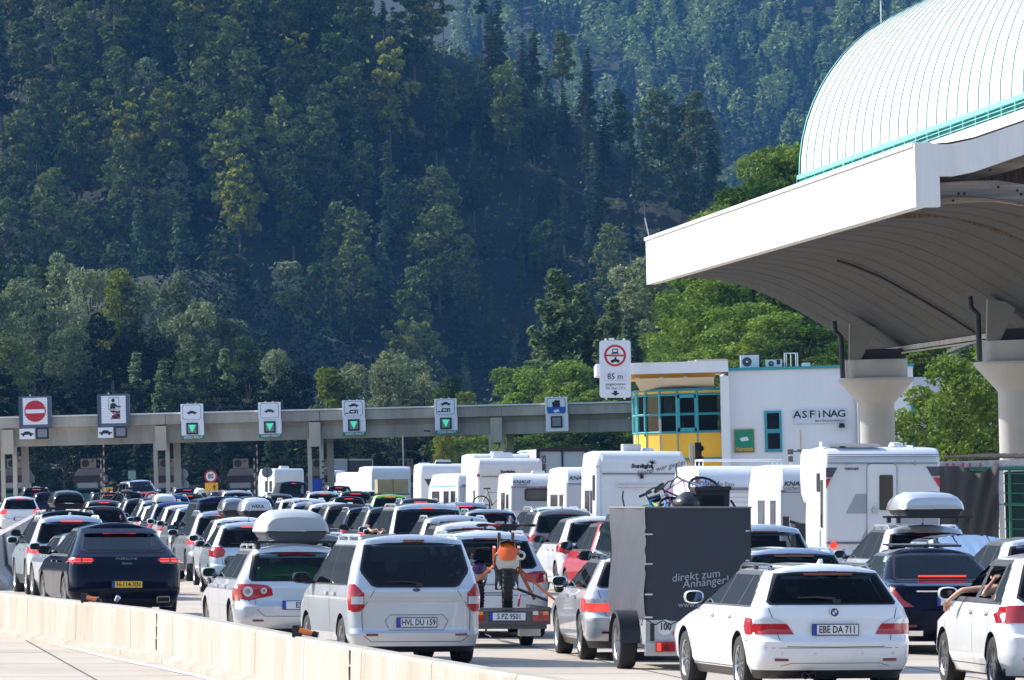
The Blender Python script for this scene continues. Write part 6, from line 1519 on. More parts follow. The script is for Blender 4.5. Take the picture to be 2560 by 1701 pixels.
    m.grid(rows).build('green_blanket', mat('green cloth', (.03, .45, .06), .7), t, fix=False, smooth=True, angle=180)
    roof_box(741, 171, 1.96, .98, mat('box grey', (.40, .42, .43), .42), 'large light grey roof box on the silver wagon', hd=-10, h=.42, lowm=mat('tray dark grey', (.06, .06, .065), .5))
    bars(741, 172, 1.52, 1.3, 'black roof bars under the large light grey roof box', hd=-10)
    # coupe suv
    t, D = car('coupe_suv', 318, 144, -12, NB, 'dark blue sloping roof SUV with yellow plate H-114-XN and lit tail lights', on=False, brake=True, txt='H-114-XN', ycol=M_YPL, group=None, spokes=6, glass=glass_mat('blue black glass', (.05, .055, .075)))
    cb = D['cb']; y = cb.rear(0, .99, .006); text('lettering', 'PORSCHE', .052, M_CHROME, t, (0, cb.rear(0, 1.03, .012).y, 1.045), sx=1.7, depth=.002)
    text('model_script', 'Cayenne', .05, M_CHROME, t, (0, cb.rear(0, .97, .012).y, .965), shear=.3, depth=.002)
    m = MB(); cb.patch(m, [(-.66, 1.44), (.66, 1.44), (.60, 1.52), (-.60, 1.52)], lambda x, z: cb.rear(x, z, .05), 12, 3); m.build('roof_spoiler', NB, t, fix=False, smooth=True)
    for sx in (-1, 1):
        for xx, wd in ((.87, .17), (.67, .17)):
            m = MB()
            for zz in (1.00, 1.04): cb.strip(m, [(sx * (xx - wd / 2), zz), (sx * (xx + wd / 2), zz)], lambda x, z: cb.rear(x, z, .02), .02)
            m.build('light_bar', M_REDON, t, fix=False)
    for sx in (-1, 1): MB().box((sx * .62, -.02, .34), (.23, .12, .1)).build('exhaust_trim', M_CHROME, t); MB().box((sx * .62, -.085, .34), (.2, .01, .075)).build('exhaust_opening', M_SEAM, t)
    # silver estate towing the box trailer
    t, D = car('estate', 1633, 187, -6, SD, 'silver estate car in front of the grey tarpaulin trailer with lit tail light', on=True, group=None, railm=DG_, scale=(.97, .96, .97), spokes=8)
    # row by row, nearer ones first: kind, x, S, heading, paint, label, kw
    Q = [
     ('suv', 1228, 163, -7, W_, 'white SUV carrying roof bars in front of the motocross trailer', dict(mirror_black=True, fin=M_BLACK)),
     ('van', 1676, 166, -3.5, GR, 'dark grey van with luggage heap on its roof ahead of the tarpaulin trailer', dict(mirror_black=True, name='passenger_van', scale=(1, 1, 1.04))),
     ('estate', 2000, 178, -8, SB, 'silver blue estate car with long dark sunroof just behind the white estate', dict(railm=M_ALU)),
     ('suv', 1925, 145, -8, IB, 'pale blue car with ribbed roof behind the tarpaulin trailer', dict(rails=False)),
     ('hatch', 2640, 165, -8, SD, 'pale silver car with short aerial at the right edge', dict(rod=True, scale=(1.06, 1.1, 1.03))),
     ('low', 2470, 154, -8, SD, 'silver rounded roof car between the box carrying car and the pale silver one', dict(scale=(1, 1, 1.13))),
     ('suv', 2333, 146, -8, SD, 'silver tall car with silver roof box by the black sedan', dict(rod=True, rails=True)),
     ('wagon', 781, 158, -9, GR, 'grey estate car with silver rails half hidden behind the silver wagon', dict(scale=(1, 1, 1.06), mirror_black=True)),
     ('suv', 1150, 121, -7, SD, 'pale silver SUV with ribbed roof ahead of the white roof bar SUV', dict(rod=True)),
     ('suv', 1192, 138, -7, W_, 'white SUV with black arched rails ahead of the trailer towing SUV', dict(railm=DG_, fin=M_BLACK)),
     ('hatch', 1590, 131, -9, RD, 'red car right of the white hatchback, mostly its side showing', dict(mirror_black=True, scale=(1, 1, 1.08))),
     ('hatch', 1502, 119, -8, W_, 'white hatchback with red light between taupe SUV and red car', dict(mirror_black=True, scale=(1.02, 1.05, 1.07))),
     ('suv', 1420, 104, -9, TG, 'taupe grey SUV with silver rails and round tail light', dict(rod=True, glass=M_CGL)),
     ('suv', 1400, 98, -9, W_, 'white SUV peeping out left of the taupe SUV', {}),
     ('suv', 184, 121, -10, IB, 'pale blue SUV left of the dark blue sloping roof SUV', dict(on=True, fin=W_, railm=M_WHITE)),
     ('low', 262, 126, -12, SB, 'low silver blue coupe squeezed behind the dark blue SUV', {}),
     ('suv', 176, 108, -10, BK, 'black SUV carrying a glossy black roof box near the left barrier', dict(brake=True, mirror_black=True)),
     ('hatch', 628, 121, -7, IB, 'pale ice blue hatchback with oval orange red light', dict(rod=True, brake=True)),
     ('hatch', 610, 114, -8, W_, 'white hatchback with black roof bars left of the ice blue hatchback', dict(scale=(1, 1, 1.03))),
     ('suv', 572, 108, -9, SV, 'silver SUV with curved rails and lit light in the left middle', dict(on=True)),
     ('van', 572, 99, -8, DBL, 'dark blue van standing tall among the cars on the left', dict(name='passenger_van')),
     ('van', 1073, 109, -8, SD, 'silver van with an arm at its driver window in the middle', dict(name='passenger_van', rails=True, brake=True, scale=(.98, 1, .95))),
     ('suv', 1046, 103, -8, SB, 'silver blue SUV just ahead of the silver van with the arm', dict(fin=M_BLACK)),
     ('suv', 990, 98.5, -8, DG_, 'charcoal SUV with a silver rail and glowing light, middle lane', dict(on=True)),
     ('suv', 936, 94.5, -8, DBL, 'dark blue SUV with wing mirror behind the large grey roof box', dict(scale=(1, 1, .97))),
     ('suv', 882, 90.5, -8, BR, 'bronze grey SUV with broad rear window in the middle of the queue', dict(brake=False)),
     ('suv', 838, 87, -8, W_, 'white SUV two ahead of the dark blue mirror SUV', {}),
     ('suv', 792, 84, -8, SB, 'slate silver SUV behind the white weave of cars, middle left', {}),
     ('mpv', 762, 81, -8, W_, 'white people carrier with an arm raised from its window', {}),
     ('hatch', 532, 94, -8, DG_, 'charcoal hatchback directly ahead of the dark blue van', {}),
     ('hatch', 500, 90.5, -8, SV, 'silver hatchback second ahead of the dark blue van', dict(scale=(1, 1, 1.05))),
     ('hatch', 471, 87, -8, W_, 'white hatchback third ahead of the dark blue van', dict(scale=(1, 1, 1.05))),
     ('suv', 447, 84.5, -8, BL, 'blue SUV carrying a white roof box with lit brake light', dict(brake=True, fin=M_BLACK)),
     ('hatch', 414, 81, -8, W_, 'white hatchback just ahead of the blue SUV', dict(on=True)),
     ('suv', 409, 78.5, -8, SB, 'steel blue SUV with lit brake light near the customs sign', dict(brake=True)),
     ('suv', 366, 75.8, -8, DG_, 'charcoal SUV with small lit brake light left of the customs sign', dict(brake=True)),
     ('hatch', 345, 73, -8, W_, 'white car with glowing light seen between dark roofs on the left', dict(on=True)),
     ('hatch', 262, 84, -9, DG_, 'small dark hatchback right of the black roof box', {}),
     ('hatch', 262, 70, -8, GR, 'dark grey car with lit brake light above the small dark hatchback', dict(brake=True)),
     ('hatch', 51, 62, -8, W_, 'white hatchback alone beyond the jersey barrier at the far left', dict(on=True)),
     ('suv', 1168, 86, -8, SB, 'blue silver SUV with long lit brake light before the caravans', dict(brake=True, rod=True)),
     ('estate', 1235, 95.5, -8, SB, 'blue silver estate before the bicycle carrying camper', dict(fin=M_BLACK, scale=(1, 1, 1.06))),
     ('suv', 1056, 76, -8, DG_, 'dark silver SUV with lit brake light beside the lime green car', dict(brake=True)),
     ('hatch', 979, 64.5, -8, GN, 'lime green hatchback carrying a tan box', dict(brake=True, scale=(1.05, 1, 1.08))),
     ('suv', 640, 70.5, -8, BK, 'black SUV with red brake light above the roof boxes', dict(brake=True)),
     ('hatch', 812, 58, -8, SD, 'pale silver car with red brake light in front of the blue machine', dict(brake=True, rails=True, scale=(1.1, 1, 1.1))),
     ('suv', 892, 57, -8, DG_, 'dark SUV left of the lime green car', dict(brake=True)),
     ('hatch', 875, 62, -8, BK, 'black car in front of the dark SUV left of the lime green car', dict(brake=True)),
     ('van', 735, 44, -8, DBL, 'dark van before the white camper at the third column', dict(name='passenger_van', on=True)),
     ('suv', 850, 43, -8, BK, 'black car with red brake light beyond the gantry column', dict(brake=True)),
     ('suv', 597, 55, -8, SD, 'pale silver SUV left of the black SUV', {}),
     ('hatch', 540, 62, -8, GR, 'grey car with red brake light below the yellow sign board', dict(brake=True)),
     ('suv', 470, 62, -8, DG_, 'dark SUV with wide red brake light right of the white roof box', dict(brake=True)),
     ('hatch', 505, 54, -8, SV, 'grey hatchback under the cream roof box', {}),
     ('suv', 470, 48, -8, DBL, 'dark blue car with clear and red light far down the queue', dict(on=True)),
     ('hatch', 560, 48, -8, RD, 'red car far down the queue below the speed limit sign', {}),
     ('suv', 272, 60, -8, BK, 'dark car with bicycles on its back by the yellow arrow board', dict(brake=True)),
     ('suv', 318, 58, -8, BK, 'black car with a dark roof box before the oncoming blue van', {}),
     ('suv', 92, 47, -8, BK, 'dark car with a grey roof bag beyond the far left booth', dict(on=True)),
     ('hatch', 122, 52, -8, DBL, 'dark blue car just left of the glossy black roof box', {}),
     ('hatch', 372, 52, -8, RD, 'rose red car behind the customs sign', {}),
     ('suv', 430, 66, -8, BL, 'blue car just right of the white roof box', {}),
     ('hatch', 700, 56, -8, GR, 'grey car low between the black SUV and the dark van', {}),
     ('hatch', 930, 48, -8, W_, 'white car partly behind the lime green car', {}),
    ]
    done = {}
    for kind, xp, S, hd, col, lab, kw in Q:
        done[lab] = car(kind, xp, S, hd, col, lab, **kw)
    # oncoming blue van beyond the queue, seen from its front
    t, D = car('van', 330, 40, 165, SB, 'light blue van facing the camera beyond the queue', name='passenger_van', group=None)
    # luggage
    roof_box(172, 106, 2.16, .78, BK, 'glossy black roof box near the left barrier', hd=-10, h=.40)
    bars(178, 107, 1.78, 1.15, 'silver ended bars under the glossy black roof box', hd=-10)
    roof_box(643, 112, 2.02, .70, SD, 'silver roof box lettered on its back, right of a dark grey one', h=.40, txt='WEKA')
    roof_box(588, 110, 2.0, .62, GR, 'dark grey roof box beside the silver lettered one', h=.38)
    bars(607, 113, 1.62, 1.2, 'black roof bars under the paired roof boxes')
    roof_box(413, 84, 2.0, .66, W_, 'plain white roof box on the blue SUV', h=.32)
    roof_box(2334, 147, 2.20, 1.1, SD, 'silver roof box above the tall silver car at the right', h=.40, L=2.0)
    bars(2334, 147, 1.80, 1.38, 'black roof bars under the silver box at the right')
    roof_box(503, 54, 2.05, .48, mat('cream lid', (.6, .57, .45), .5), 'small cream roof box far down the queue', h=.3)
    roof_box(538, 61, 1.98, .42, DG_, 'small dark roof box below the yellow board', h=.3)
    roof_box(318, 57, 2.0, .6, BK, 'small black roof box in front of the oncoming van', h=.3)
    roof_box(92, 46, 2.1, .62, GR, 'grey roof bag on the dark car far left', h=.34)
    # tan load on the lime car
    Y = F / 63.5; p = P(983, 1233, Y); t = thing('tan_box', 'large tan box strapped upright on the lime green car', 'box', p, (0, 0, R(8)))
    MB().box((0, .5, .27), (1.22, 1.0, .54)).build('carton', mat('tan board', (.34, .29, .17), .8, noise=(2, .3, None)), t); MB().box((0, -.01, .27), (.03, .02, .56)).build('strap', M_DRED, t)
    MB().box((0, .5, -.05), (1.3, .9, .06)).build('pallet', M_BLACK, t)
    return GOLF, done
GOLF, DONE = fleet()
# ------------------------------------------------------------------ caravans and campers
M_RVW = mat('caravan white', (.72, .73, .75), .4, 0, .3, noise=(.8, .10, None, (1, 1, .2))); M_RVG = mat('caravan grey panel', (.42, .44, .48), .45, 0, .2); M_RVGL = mat('smoked acrylic', (.03, .03, .032), .12); M_RIB = mat('rubber trim grey', (.18, .18, .19), .5)
class RV:
    def __init__(s, name, label, xl, S, hd, L, W, H, cat, z0=.38, group=None, rt=.30, front=.9, ft=None, bodym=None, crn=.10):
        s.S = S; s.Y = F / S; s.W = W; s.xc = xl + W * S / 2
        p = GP(s.xc, s.Y); s.rise = p.z + K * p.x; s.p = p; s.H = H
        s.t = thing(name, label, cat, (p.x, s.Y, p.z), (0, R(1.43), R(-hd)), group)
        ft = ft or H; pr = [(0.0, z0), (-.03, z0 + .25), (-.03, H - rt * 1.5)]
        for i in range(7):
            a = R(90 * i / 6); pr.append((rt - rt * math.cos(a) - .03 * (1 - i / 6), H - rt + rt * math.sin(a)))
        pr += [(L * .5, H + .03), (L - front, ft), (L - .25, ft - .45 if ft == H else ft - .2), (L, z0 + .7), (L - .1, z0)]
        rows = []
        cy, cz = L / 2, (z0 + H) / 2
        for x, k in ((-W / 2, 1 - crn), (-W / 2 + .03, 1 - crn * .35), (-W / 2 + .09, 1), (0, 1.004), (W / 2 - .09, 1), (W / 2 - .03, 1 - crn * .35), (W / 2, 1 - crn)):
            ky = 1 - (1 - k) * .35; kz = 1 - (1 - k) * .5; rows.append([(x, cy + (y - cy) * ky, cz + (z - cz) * kz) for y, z in pr])
        m = MB(); m.grid(rows, close=True); n = len(pr); m.f += [list(range(n)), [6 * n + i for i in range(n - 1, -1, -1)]]; m.m += [0, 0]
        m.build('body', bodym or M_RVW, s.t, smooth=True, angle=25)
        tm, rm, bm_ = wheel_meshes(.33, .22)
        for y in (L * .42,) if 'caravan' in name else (1.1, L - .9):
            for sx in (-1, 1): q = obj('wheel', tm, s.t, (sx * (W / 2 - .2), y, .33)); obj('rim', rm, q)
    def X(s, px): return (px - s.xc) / s.S
    def Z(s, py): return CAM_H - (py - HOR) / s.S - s.rise
    def rrect(s, x0, x1, z0, z1, r):
        out = []
        for cx, cz, a0 in ((x1 - r, z1 - r, 0), (x0 + r, z1 - r, 90), (x0 + r, z0 + r, 180), (x1 - r, z0 + r, 270)):
            for i in range(4): a = R(a0 + 30 * i); out.append((cx + r * math.cos(a), cz + r * math.sin(a)))
        return out
    def panel(s, name, xa, ya, xb, yb, m, y0=-.035, th=.02, r=.03, parent=None):
        return MB().prism(s.rrect(s.X(xa), s.X(xb), s.Z(yb), s.Z(ya), r), y0, y0 - th, 'Y').build(name, m, parent or s.t)
    def rear_window(s, xa, ya, xb, yb):
        w_ = s.panel('rear_window', xa, ya, xb, yb, mat('window frame black', (.02, .02, .022), .4), r=.07, th=.03)
        d = 5; s.panel('pane', xa + d, ya + d, xb - d, yb - d, M_RVGL, -.066, .008, .05, parent=w_)
    def side_window(s, y0, y1, z0, z1, left=True):
        x = -s.W / 2; w_ = MB().prism([(y0, z0), (y1, z0), (y1, z1), (y0, z1)], x + .02, x - .012, 'X').build('side_window', M_RVW, s.t)
        MB().prism([(y0 + .05, z0 + .05), (y1 - .05, z0 + .05), (y1 - .05, z1 - .05), (y0 + .05, z1 - .05)], x - .012, x - .03, 'X').build('pane', M_RVGL, w_)
    def txt(s, st, px, py, hpx, m=M_INK, shear=.25, bold=.03, sx=1.1): return text('lettering', st, hpx / s.S * 1.35, m, s.t, (s.X(px), -.045, s.Z(py)), shear=shear, bold=bold, sx=sx)
    def lights(s, z=.75):
        for sx in (-1, 1): MB().box((sx * (s.W / 2 - .25), -.05, z), (.3, .05, .16)).build('tail_light', M_RED, s.t)
        plate(s.t, (0, -.06, z))
    def rooftop(s, xa, xb, h, y=1.2, nm='roof_unit', dpt=.7, m=None):
        MB().box(((s.X(xa) + s.X(xb)) / 2, y, s.H + h / 2), (s.X(xb) - s.X(xa), dpt, h), taper=.8).build(nm, m or M_RVW, s.t)

def campers():
    A = 'camper'; C = 'caravan'
    # big sunlight style motorhome
    v = RV('motorhome', 'large white motorhome lettered Sunlight with palm mark beside the yellow bay', 1497, 97, -3.5, 6.4, 2.2, 3.06, A, rt=.28)
    v.txt('Sunlight', 1605, 1166, 10, bold=.05, shear=0, sx=1.25); text('slogan', 'Hotel war gestern!', .19, mat('script grey', (.12, .13, .15), .5), v.t, (v.X(1660), -.045, v.Z(1169)), rot=(R(90), R(-14), 0), shear=.4)
    m = MB(); 
    for a in (-70, -30, 10, 50, 95): m.tube([(v.X(1630), -.05, v.Z(1158)), (v.X(1630) + .11 * math.sin(R(a)), -.05, v.Z(1158) + .09 * math.cos(R(a)))], [.02, .004], 4)
    m.tube([(v.X(1630), -.05, v.Z(1158)), (v.X(1631), -.05, v.Z(1174))], .014, 5); m.build('palm_mark', M_INK, v.t)
    MB().box((v.X(1600), -.05, v.Z(1185)), (1.95, .04, .035)).build('hatch_rib', M_RIB, v.t); MB().box((v.X(1604), -.075, v.Z(1184.5)), (.2, .03, .025)).build('brake_light', M_DRED, v.t)
    MB().box((v.X(1604), -.09, v.Z(1192)), (.09, .08, .1)).build('reversing_camera', M_BLACK, v.t)
    MB().box((v.X(1605), -.07, v.Z(1215)), (1.28, .05, .06)).tube([(v.X(1548), -.1, v.Z(1215)), (v.X(1664), -.1, v.Z(1215))], .018, 6).build('carrier_rail', M_ALU, v.t)
    MB().tube([(-1.12, .08, .5), (-1.12, .02, 2.7), (-1.02, .15, 2.98)], .07, 8).tube([(1.1, .08, .5), (1.1, .02, 2.7), (1.0, .15, 2.98)], .08, 8).build('corner_moulding', M_RVW, v.t, smooth=True)
    v.side_window(1.0, 1.9, 1.75, 2.5); v.side_window(3.0, 4.6, 1.45, 2.1); v.side_window(2.1, 2.7, 1.4, 2.1)
    MB().box((v.X(1590), 1.6, v.H + .1), (.46, .8, .2)).build('roof_unit', mat('translucent vent', (.5, .5, .48), .3), v.t); v.rooftop(1620, 1650, .1, 2.0, 'roof_vent')
    MB().lathe([(.045, 0), (.045, -.04)], (-1.13, -.0, v.Z(1167)), 10, 'Y').build('marker_lamp', M_RED, v.t); v.lights()
    # smaller one behind
    v = RV('motorhome', 'white motorhome lettered Sunlight carrying a black bicycle, left of the grey framed caravan window', 1192, 71, -4, 6.4, 2.3, 2.98, A, rt=.3)
    v.txt('Sunlight', 1269, 1180, 7, bold=.05, shear=0, sx=1.2); MB().box((v.X(1275), -.05, v.Z(1192)), (2.0, .03, .03)).build('hatch_rib', M_RIB, v.t)
    MB().lathe([(.06, 0), (.06, -.04)], (-1.1, -.0, v.Z(1189)), 10, 'Y').build('marker_lamp', M_RED, v.t); v.side_window(.9, 1.6, 1.1, 1.9); v.rooftop(1235, 1290, .22, 1.4); v.lights()
    v = RV('motorhome', 'tall white motorhome with overcab sleeper behind the smaller Sunlight lettered one', 1178, 63, -4, 6.8, 2.35, 3.2, A, rt=.35, front=.3)
    v.rooftop(1230, 1265, .12); MB().lathe([(.2, 0), (.22, .04), (.05, .1)], (v.X(1315), 2, v.H + .05), 16).build('satellite_dish', M_RVW, v.t); v.lights()
    # white motorhome with slanted dark window
    v = RV('motorhome', 'white motorhome with slanted dark rear window and boxy roof unit right of the gantry column', 1050, 60, -3.6, 6.4, 2.2, 2.82, A, rt=.3)
    MB().prism([(v.X(1061), v.Z(1198)), (v.X(1112), v.Z(1198)), (v.X(1112), v.Z(1217)), (v.X(1072), v.Z(1216))], -.035, -.05, 'Y').build('rear_window', M_GLASS, v.t)
    v.rooftop(1089, 1131, .18, .8); v.rooftop(1048, 1078, .05, .8, 'solar_panel'); MB().box((v.X(1110), .44, v.H + .05), (.66, .03, .07)).build('unit_vent', M_BLACK, v.t); v.lights()
    v = RV('caravan', 'old cream caravan with two tall side windows and grey lower back', 1142, 64, -14, 5.2, 2.0, 2.42, C, rt=.4)
    v.panel('lower_panel', 1146, 1219, 1262, 1268, M_RVG); MB().box((0, -.04, v.Z(1218)), (1.9, .03, .03)).build('trim_rib', M_RIB, v.t); v.panel('name_strip', 1152, 1212, 1166, 1216, mat('strip blue', (.08, .2, .4), .5), th=.03, r=.005)
    v.side_window(.3, 1.1, .9, 1.8); v.side_window(1.4, 2.3, .9, 1.8); v.side_window(3.0, 4.3, .9, 1.8); MB().box((-1.0, 2.3, 1.95), (.02, 4.2, .05)).build('side_stripe', mat('stripe blue', (.15, .4, .6), .5), v.t)
    v = RV('caravan', 'small white caravan with brown side windows just left of the old cream one', 1100, 57, -16, 4.6, 1.9, 2.3, C, rt=.4)
    v.side_window(.3, 1.6, .9, 1.7); v.side_window(2.0, 3.3, .9, 1.7); v.lights()
    # knaus caravans
    v = RV('caravan', 'white caravan lettered KNAUS with black framed rear window', 1275, 84, -3.8, 6.2, 2.3, 2.46, C, rt=.5)
    v.panel('lower_panel', 1279, 1219, 1409, 1276, M_RVG); v.txt('KNAUS', 1303, 1205, 8, sx=1.25); text('lettering', 'Südwind', .13, M_RIB, v.t, (v.X(1298), -.045, v.Z(1211.5)), shear=.4)
    v.rear_window(1311, 1221, 1384, 1253); MB().box((0, -.05, v.Z(1218)), (2.2, .04, .03)).build('trim_rib', M_RIB, v.t)
    for x in (1282, 1358): MB().box((v.X(x), -.06, v.Z(1218)), (.14 if x < 1300 else .22, .04, .04)).build('marker_lamp', M_RED, v.t)
    v.side_window(.5, 1.5, 1.0, 1.9); v.side_window(2.2, 3.8, .95, 1.95); v.rooftop(1335, 1370, .1, 1.3); v.lights()
    v = RV('caravan', 'white caravan lettered KNAU partly hidden by the large motorhome', 1412, 91, -4.5, 6.0, 2.3, 2.64, C, rt=.5)
    v.panel('lower_panel', 1417, 1212, 1570, 1280, M_RVG); v.txt('KNAUS', 1447, 1196, 9, sx=1.25); v.side_window(.5, 1.5, .95, 1.95); v.side_window(2.2, 4.4, .9, 1.95)
    MB().box((0, -.05, v.Z(1210)), (2.2, .04, .03)).build('trim_rib', M_RIB, v.t); v.lights()
    v = RV('caravan', 'white caravan lettered Hobby behind the luggage topped van', 1738, 104, -3.5, 6.2, 2.3, 2.66, C, rt=.5)
    text('lettering', 'Hobby', .25, mat('letter blue', (.06, .09, .25), .5), v.t, (v.X(1763), -.045, v.Z(1208)), bold=.01); text('lettering', 'De Luxe Easy', .14, M_RIB, v.t, (v.X(1797), -.045, v.Z(1211)))
    MB().box((0, -.05, v.Z(1223)), (2.25, .04, .07)).build('trim_rib', M_RIB, v.t)
    for k in range(4): MB().box((0, -.045, v.Z(1232 + k * 12)), (2.2, .02, .012)).build('panel_rib', M_RVG, v.t)
    MB().box((-1.12, .0, v.Z(1213)), (.07, .08, .45)).build('lamp_strip', M_RIB, v.t); MB().box((-1.08, -.04, v.Z(1199)), (.06, .06, .1)).build('marker_lamp', M_RED, v.t)
    m = MB()
    for y in (.6, 1.6, 2.6): m.tube([(-.9, y, v.H), (-.9, y, v.H + .16), (1.0, y, v.H + .16), (1.0, y, v.H)], .025, 6)
    m.tube([(-.9, .6, v.H + .16), (-.9, 2.6, v.H + .16)], .025, 6).tube([(1.0, .6, v.H + .16), (1.0, 2.6, v.H + .16)], .025, 6); m.build('roof_rail', M_RVW, v.t); v.lights()
    v = RV('caravan', 'white caravan lettered KNAU and Südwind left of the big door camper', 1947, 112, -4.2, 6.2, 2.3, 2.68, C, rt=.5)
    v.panel('lower_panel', 1951, 1232, 2160, 1330, M_RVG); v.txt('KNAUS', 1989, 1210, 11, sx=1.25); text('lettering', 'Südwind', .17, M_RIB, v.t, (v.X(1984), -.045, v.Z(1221)), shear=.4)
    v.rear_window(2014, 1238, 2110, 1283); v.side_window(.5, 1.5, 1.0, 1.95); v.side_window(2.6, 3.9, 1.0, 1.95); MB().box((v.X(1956), -.06, v.Z(1229)), (.1, .04, .03)).build('marker_lamp', M_DRED, v.t)
    MB().box((0, -.05, v.Z(1231)), (2.2, .03, .02)).build('trim_rib', M_RIB, v.t); v.lights()
    # demountable camper with the door
    v = RV('demountable_camper', 'large white camper with rear door, dark and red corner triangles and straps', 2064, 133, -2.6, 3.9, 2.15, 3.0, A, rt=.34, z0=.85, front=.4, crn=.05)
    X, Z = v.X, v.Z
    MB().prism([(3.6, 2.1), (4.3, 1.95), (5.0, 2.15), (5.2, 2.5), (5.1, 2.9), (4.7, 3.0), (3.6, 3.0)], -v.W / 2 + .02, v.W / 2 - .02, 'X').build('overcab', M_RVW, v.t, smooth=True, angle=30)
    m = MB()
    for yy in (1137, 1141.5, 1158): m.box((0, -.045, Z(yy)), (2.1, .03, .012))
    m.box((X(2115), -.045, Z(1356)), (.78, .03, .01)); m.box((X(2115), -.045, Z(1359)), (.78, .03, .01)); m.build('trim_ribs', mat('rib dark', (.12, .12, .13), .5), v.t)
    for xx in (2117, 2288): MB().tube([(X(xx), 1.2, v.H + .04), (X(xx), .35, v.H + .02), (X(xx), .12, v.H - .12), (X(xx), -.05, v.H - .32), (X(xx), -.06, Z(1158))], .022, 6).build('strap', M_RVG, v.t)
    g1 = mat('graphic grey', (.30, .33, .38), .4, 0, .3); g2 = mat('graphic charcoal', (.07, .07, .085), .4); g3 = mat('graphic red', (.5, .03, .035), .4)
    MB().prism([(X(2140), Z(1236)), (X(2346), Z(1236)), (X(2346), Z(1284)), (X(2114), Z(1284))], -.036, -.042, 'Y').build('grey_graphic', g1, v.t)
    MB().prism([(X(2183), Z(1288)), (X(2346), Z(1288)), (X(2346), Z(1355)), (X(2150), Z(1355))], -.036, -.042, 'Y').build('grey_graphic', g1, v.t)
    for pts in ([(2056, 1170), (2093, 1170), (2080, 1194), (2058, 1194)], [(2316, 1167), (2350, 1167), (2350, 1191), (2330, 1191)]): MB().prism([(max(-1.07, min(1.07, X(a))), Z(b)) for a, b in pts], -.037, -.043, 'Y').build('charcoal_graphic', g2, v.t)
    for pts in ([(2058, 1197), (2077, 1197), (2062, 1224)], [(2333, 1194), (2350, 1194), (2350, 1221)]): MB().prism([(max(-1.07, min(1.07, X(a))), Z(b)) for a, b in pts], -.037, -.043, 'Y').build('red_graphic', g3, v.t)
    v.txt('TISCHER', 2128, 1173, 5.5, bold=.03, shear=.3, sx=1.25)
    d = v.panel('rear_door', 2167, 1160, 2242, 1372, M_RVW, -.04, .015, .08)
    m = MB(); o_ = v.rrect(X(2167), X(2242), Z(1372), Z(1160), .08)
    for a, b in zip(o_, o_[1:] + o_[:1]): m.tube([(a[0], -.058, a[1]), (b[0], -.058, b[1])], .006, 4)
    m.build('door_seal', M_RIB, d); v.panel('door_window', 2198, 1188, 2232, 1276, M_RVGL, -.056, .012, .03, parent=d)
    MB().lathe([(.06, 0), (.05, -.04)], (X(2186), -.056, Z(1276)), 16, 'Y').box((X(2186), -.1, Z(1276)), (.05, .03, .13)).build('handle', M_ALU, d)
    v.side_window(.35, .75, 1.45, 2.45); MB().box((-1.08, 1.3, 2.35), (.03, .5, .35)).build('side_window', M_RVGL, v.t)
    MB().box((-1.09, 1.0, 1.3), (.02, .25, .3)).build('service_flap', M_RVG, v.t)
    MB().box((X(2145), .9, v.H + .06), (.9, 1.4, .05), taper=.9).build('skylight', mat('skylight smoke', (.3, .28, .28), .3), v.t); MB().box((X(2077), .6, v.H + .07), (.26, .5, .1)).build('roof_vent', M_RVW, v.t); MB().lathe([(.15, 0), (.12, .07), (.03, .08)], (X(2250), .6, v.H + .03), 16).build('roof_dome', M_RVW, v.t)
    MB().lathe([(.07, 0), (.06, -.05)], (X(2083), -.05, Z(1363)), 16, 'Y').build('tail_light', M_REDON, v.t)
    MB().box((0, .3, .75), (2.0, .5, .3)).box((0, 2, .6), (1.6, 4.6, .3)).build('chassis', M_BLACK, v.t); plate(v.t, (X(2140), -.02, Z(1381)), 'ER Y')
    MB().box((-1.33, 5.3, Z(1311)), (.12, .12, .24)).tube([(-1.25, 5.3, Z(1308)), (-.95, 5.3, Z(1320))], .03).box((-1.0, 5.6, 1.1), (.3, 1.0, .9)).build('cab_mirror', M_BLACK, v.t)
    # far caravans at the booths
    v = RV('caravan', 'white caravan with brown rear window standing beyond the third gantry column', 684, 34, -14, 6, 2.25, 2.65, C, rt=.3)
    v.panel('rear_window', 692, 1216, 722, 1243, mat('brown blind', (.28, .22, .22), .5)); v.side_window(.6, 1.6, .9, 1.8); v.side_window(2.4, 3.2, .9, 1.8); v.rooftop(706, 730, .2)
    v = RV('caravan', 'small white caravan right of the blue machine', 820, 34, -10, 5, 1.3, 2.5, C, rt=.2)
    v = RV('caravan', 'white caravan with a drawn outline on its back left of the lime green car', 893, 37, -18, 6, 1.05 * 1.9, 2.4, C, rt=.3)
    v = RV('motorhome', 'white motorhome behind the tan box carrying car', 927, 45, -9, 6, 2.25, 2.75, A, rt=.3); v.lights()
    # box truck beyond and red framed truck
    def box_truck(label, xl, xr, yt, S, left, right, frame, split):
        Y = F / S; p = GP((xl + xr) / 2, Y); W = (xr - xl) / S; H = CAM_H - (yt - HOR) / S - (p.z + K * p.x)
        t = thing('box_truck', label, 'truck', p, (0, R(1.43), R(8)))
        xs = -W / 2 + W * split
        MB().box((0, 3.6, (H + 1) / 2), (W, 7, H - 1)).build('cargo_box', right, t)
        MB().box(((-W / 2 + xs) / 2, .06, (H + 1) / 2), (xs + W / 2 - .04, .06, H - 1.1)).build('rear_door', left, t); MB().box(((W / 2 + xs) / 2, .06, (H + 1) / 2), (W / 2 - xs - .04, .06, H - 1.1)).build('rear_door', right, t)
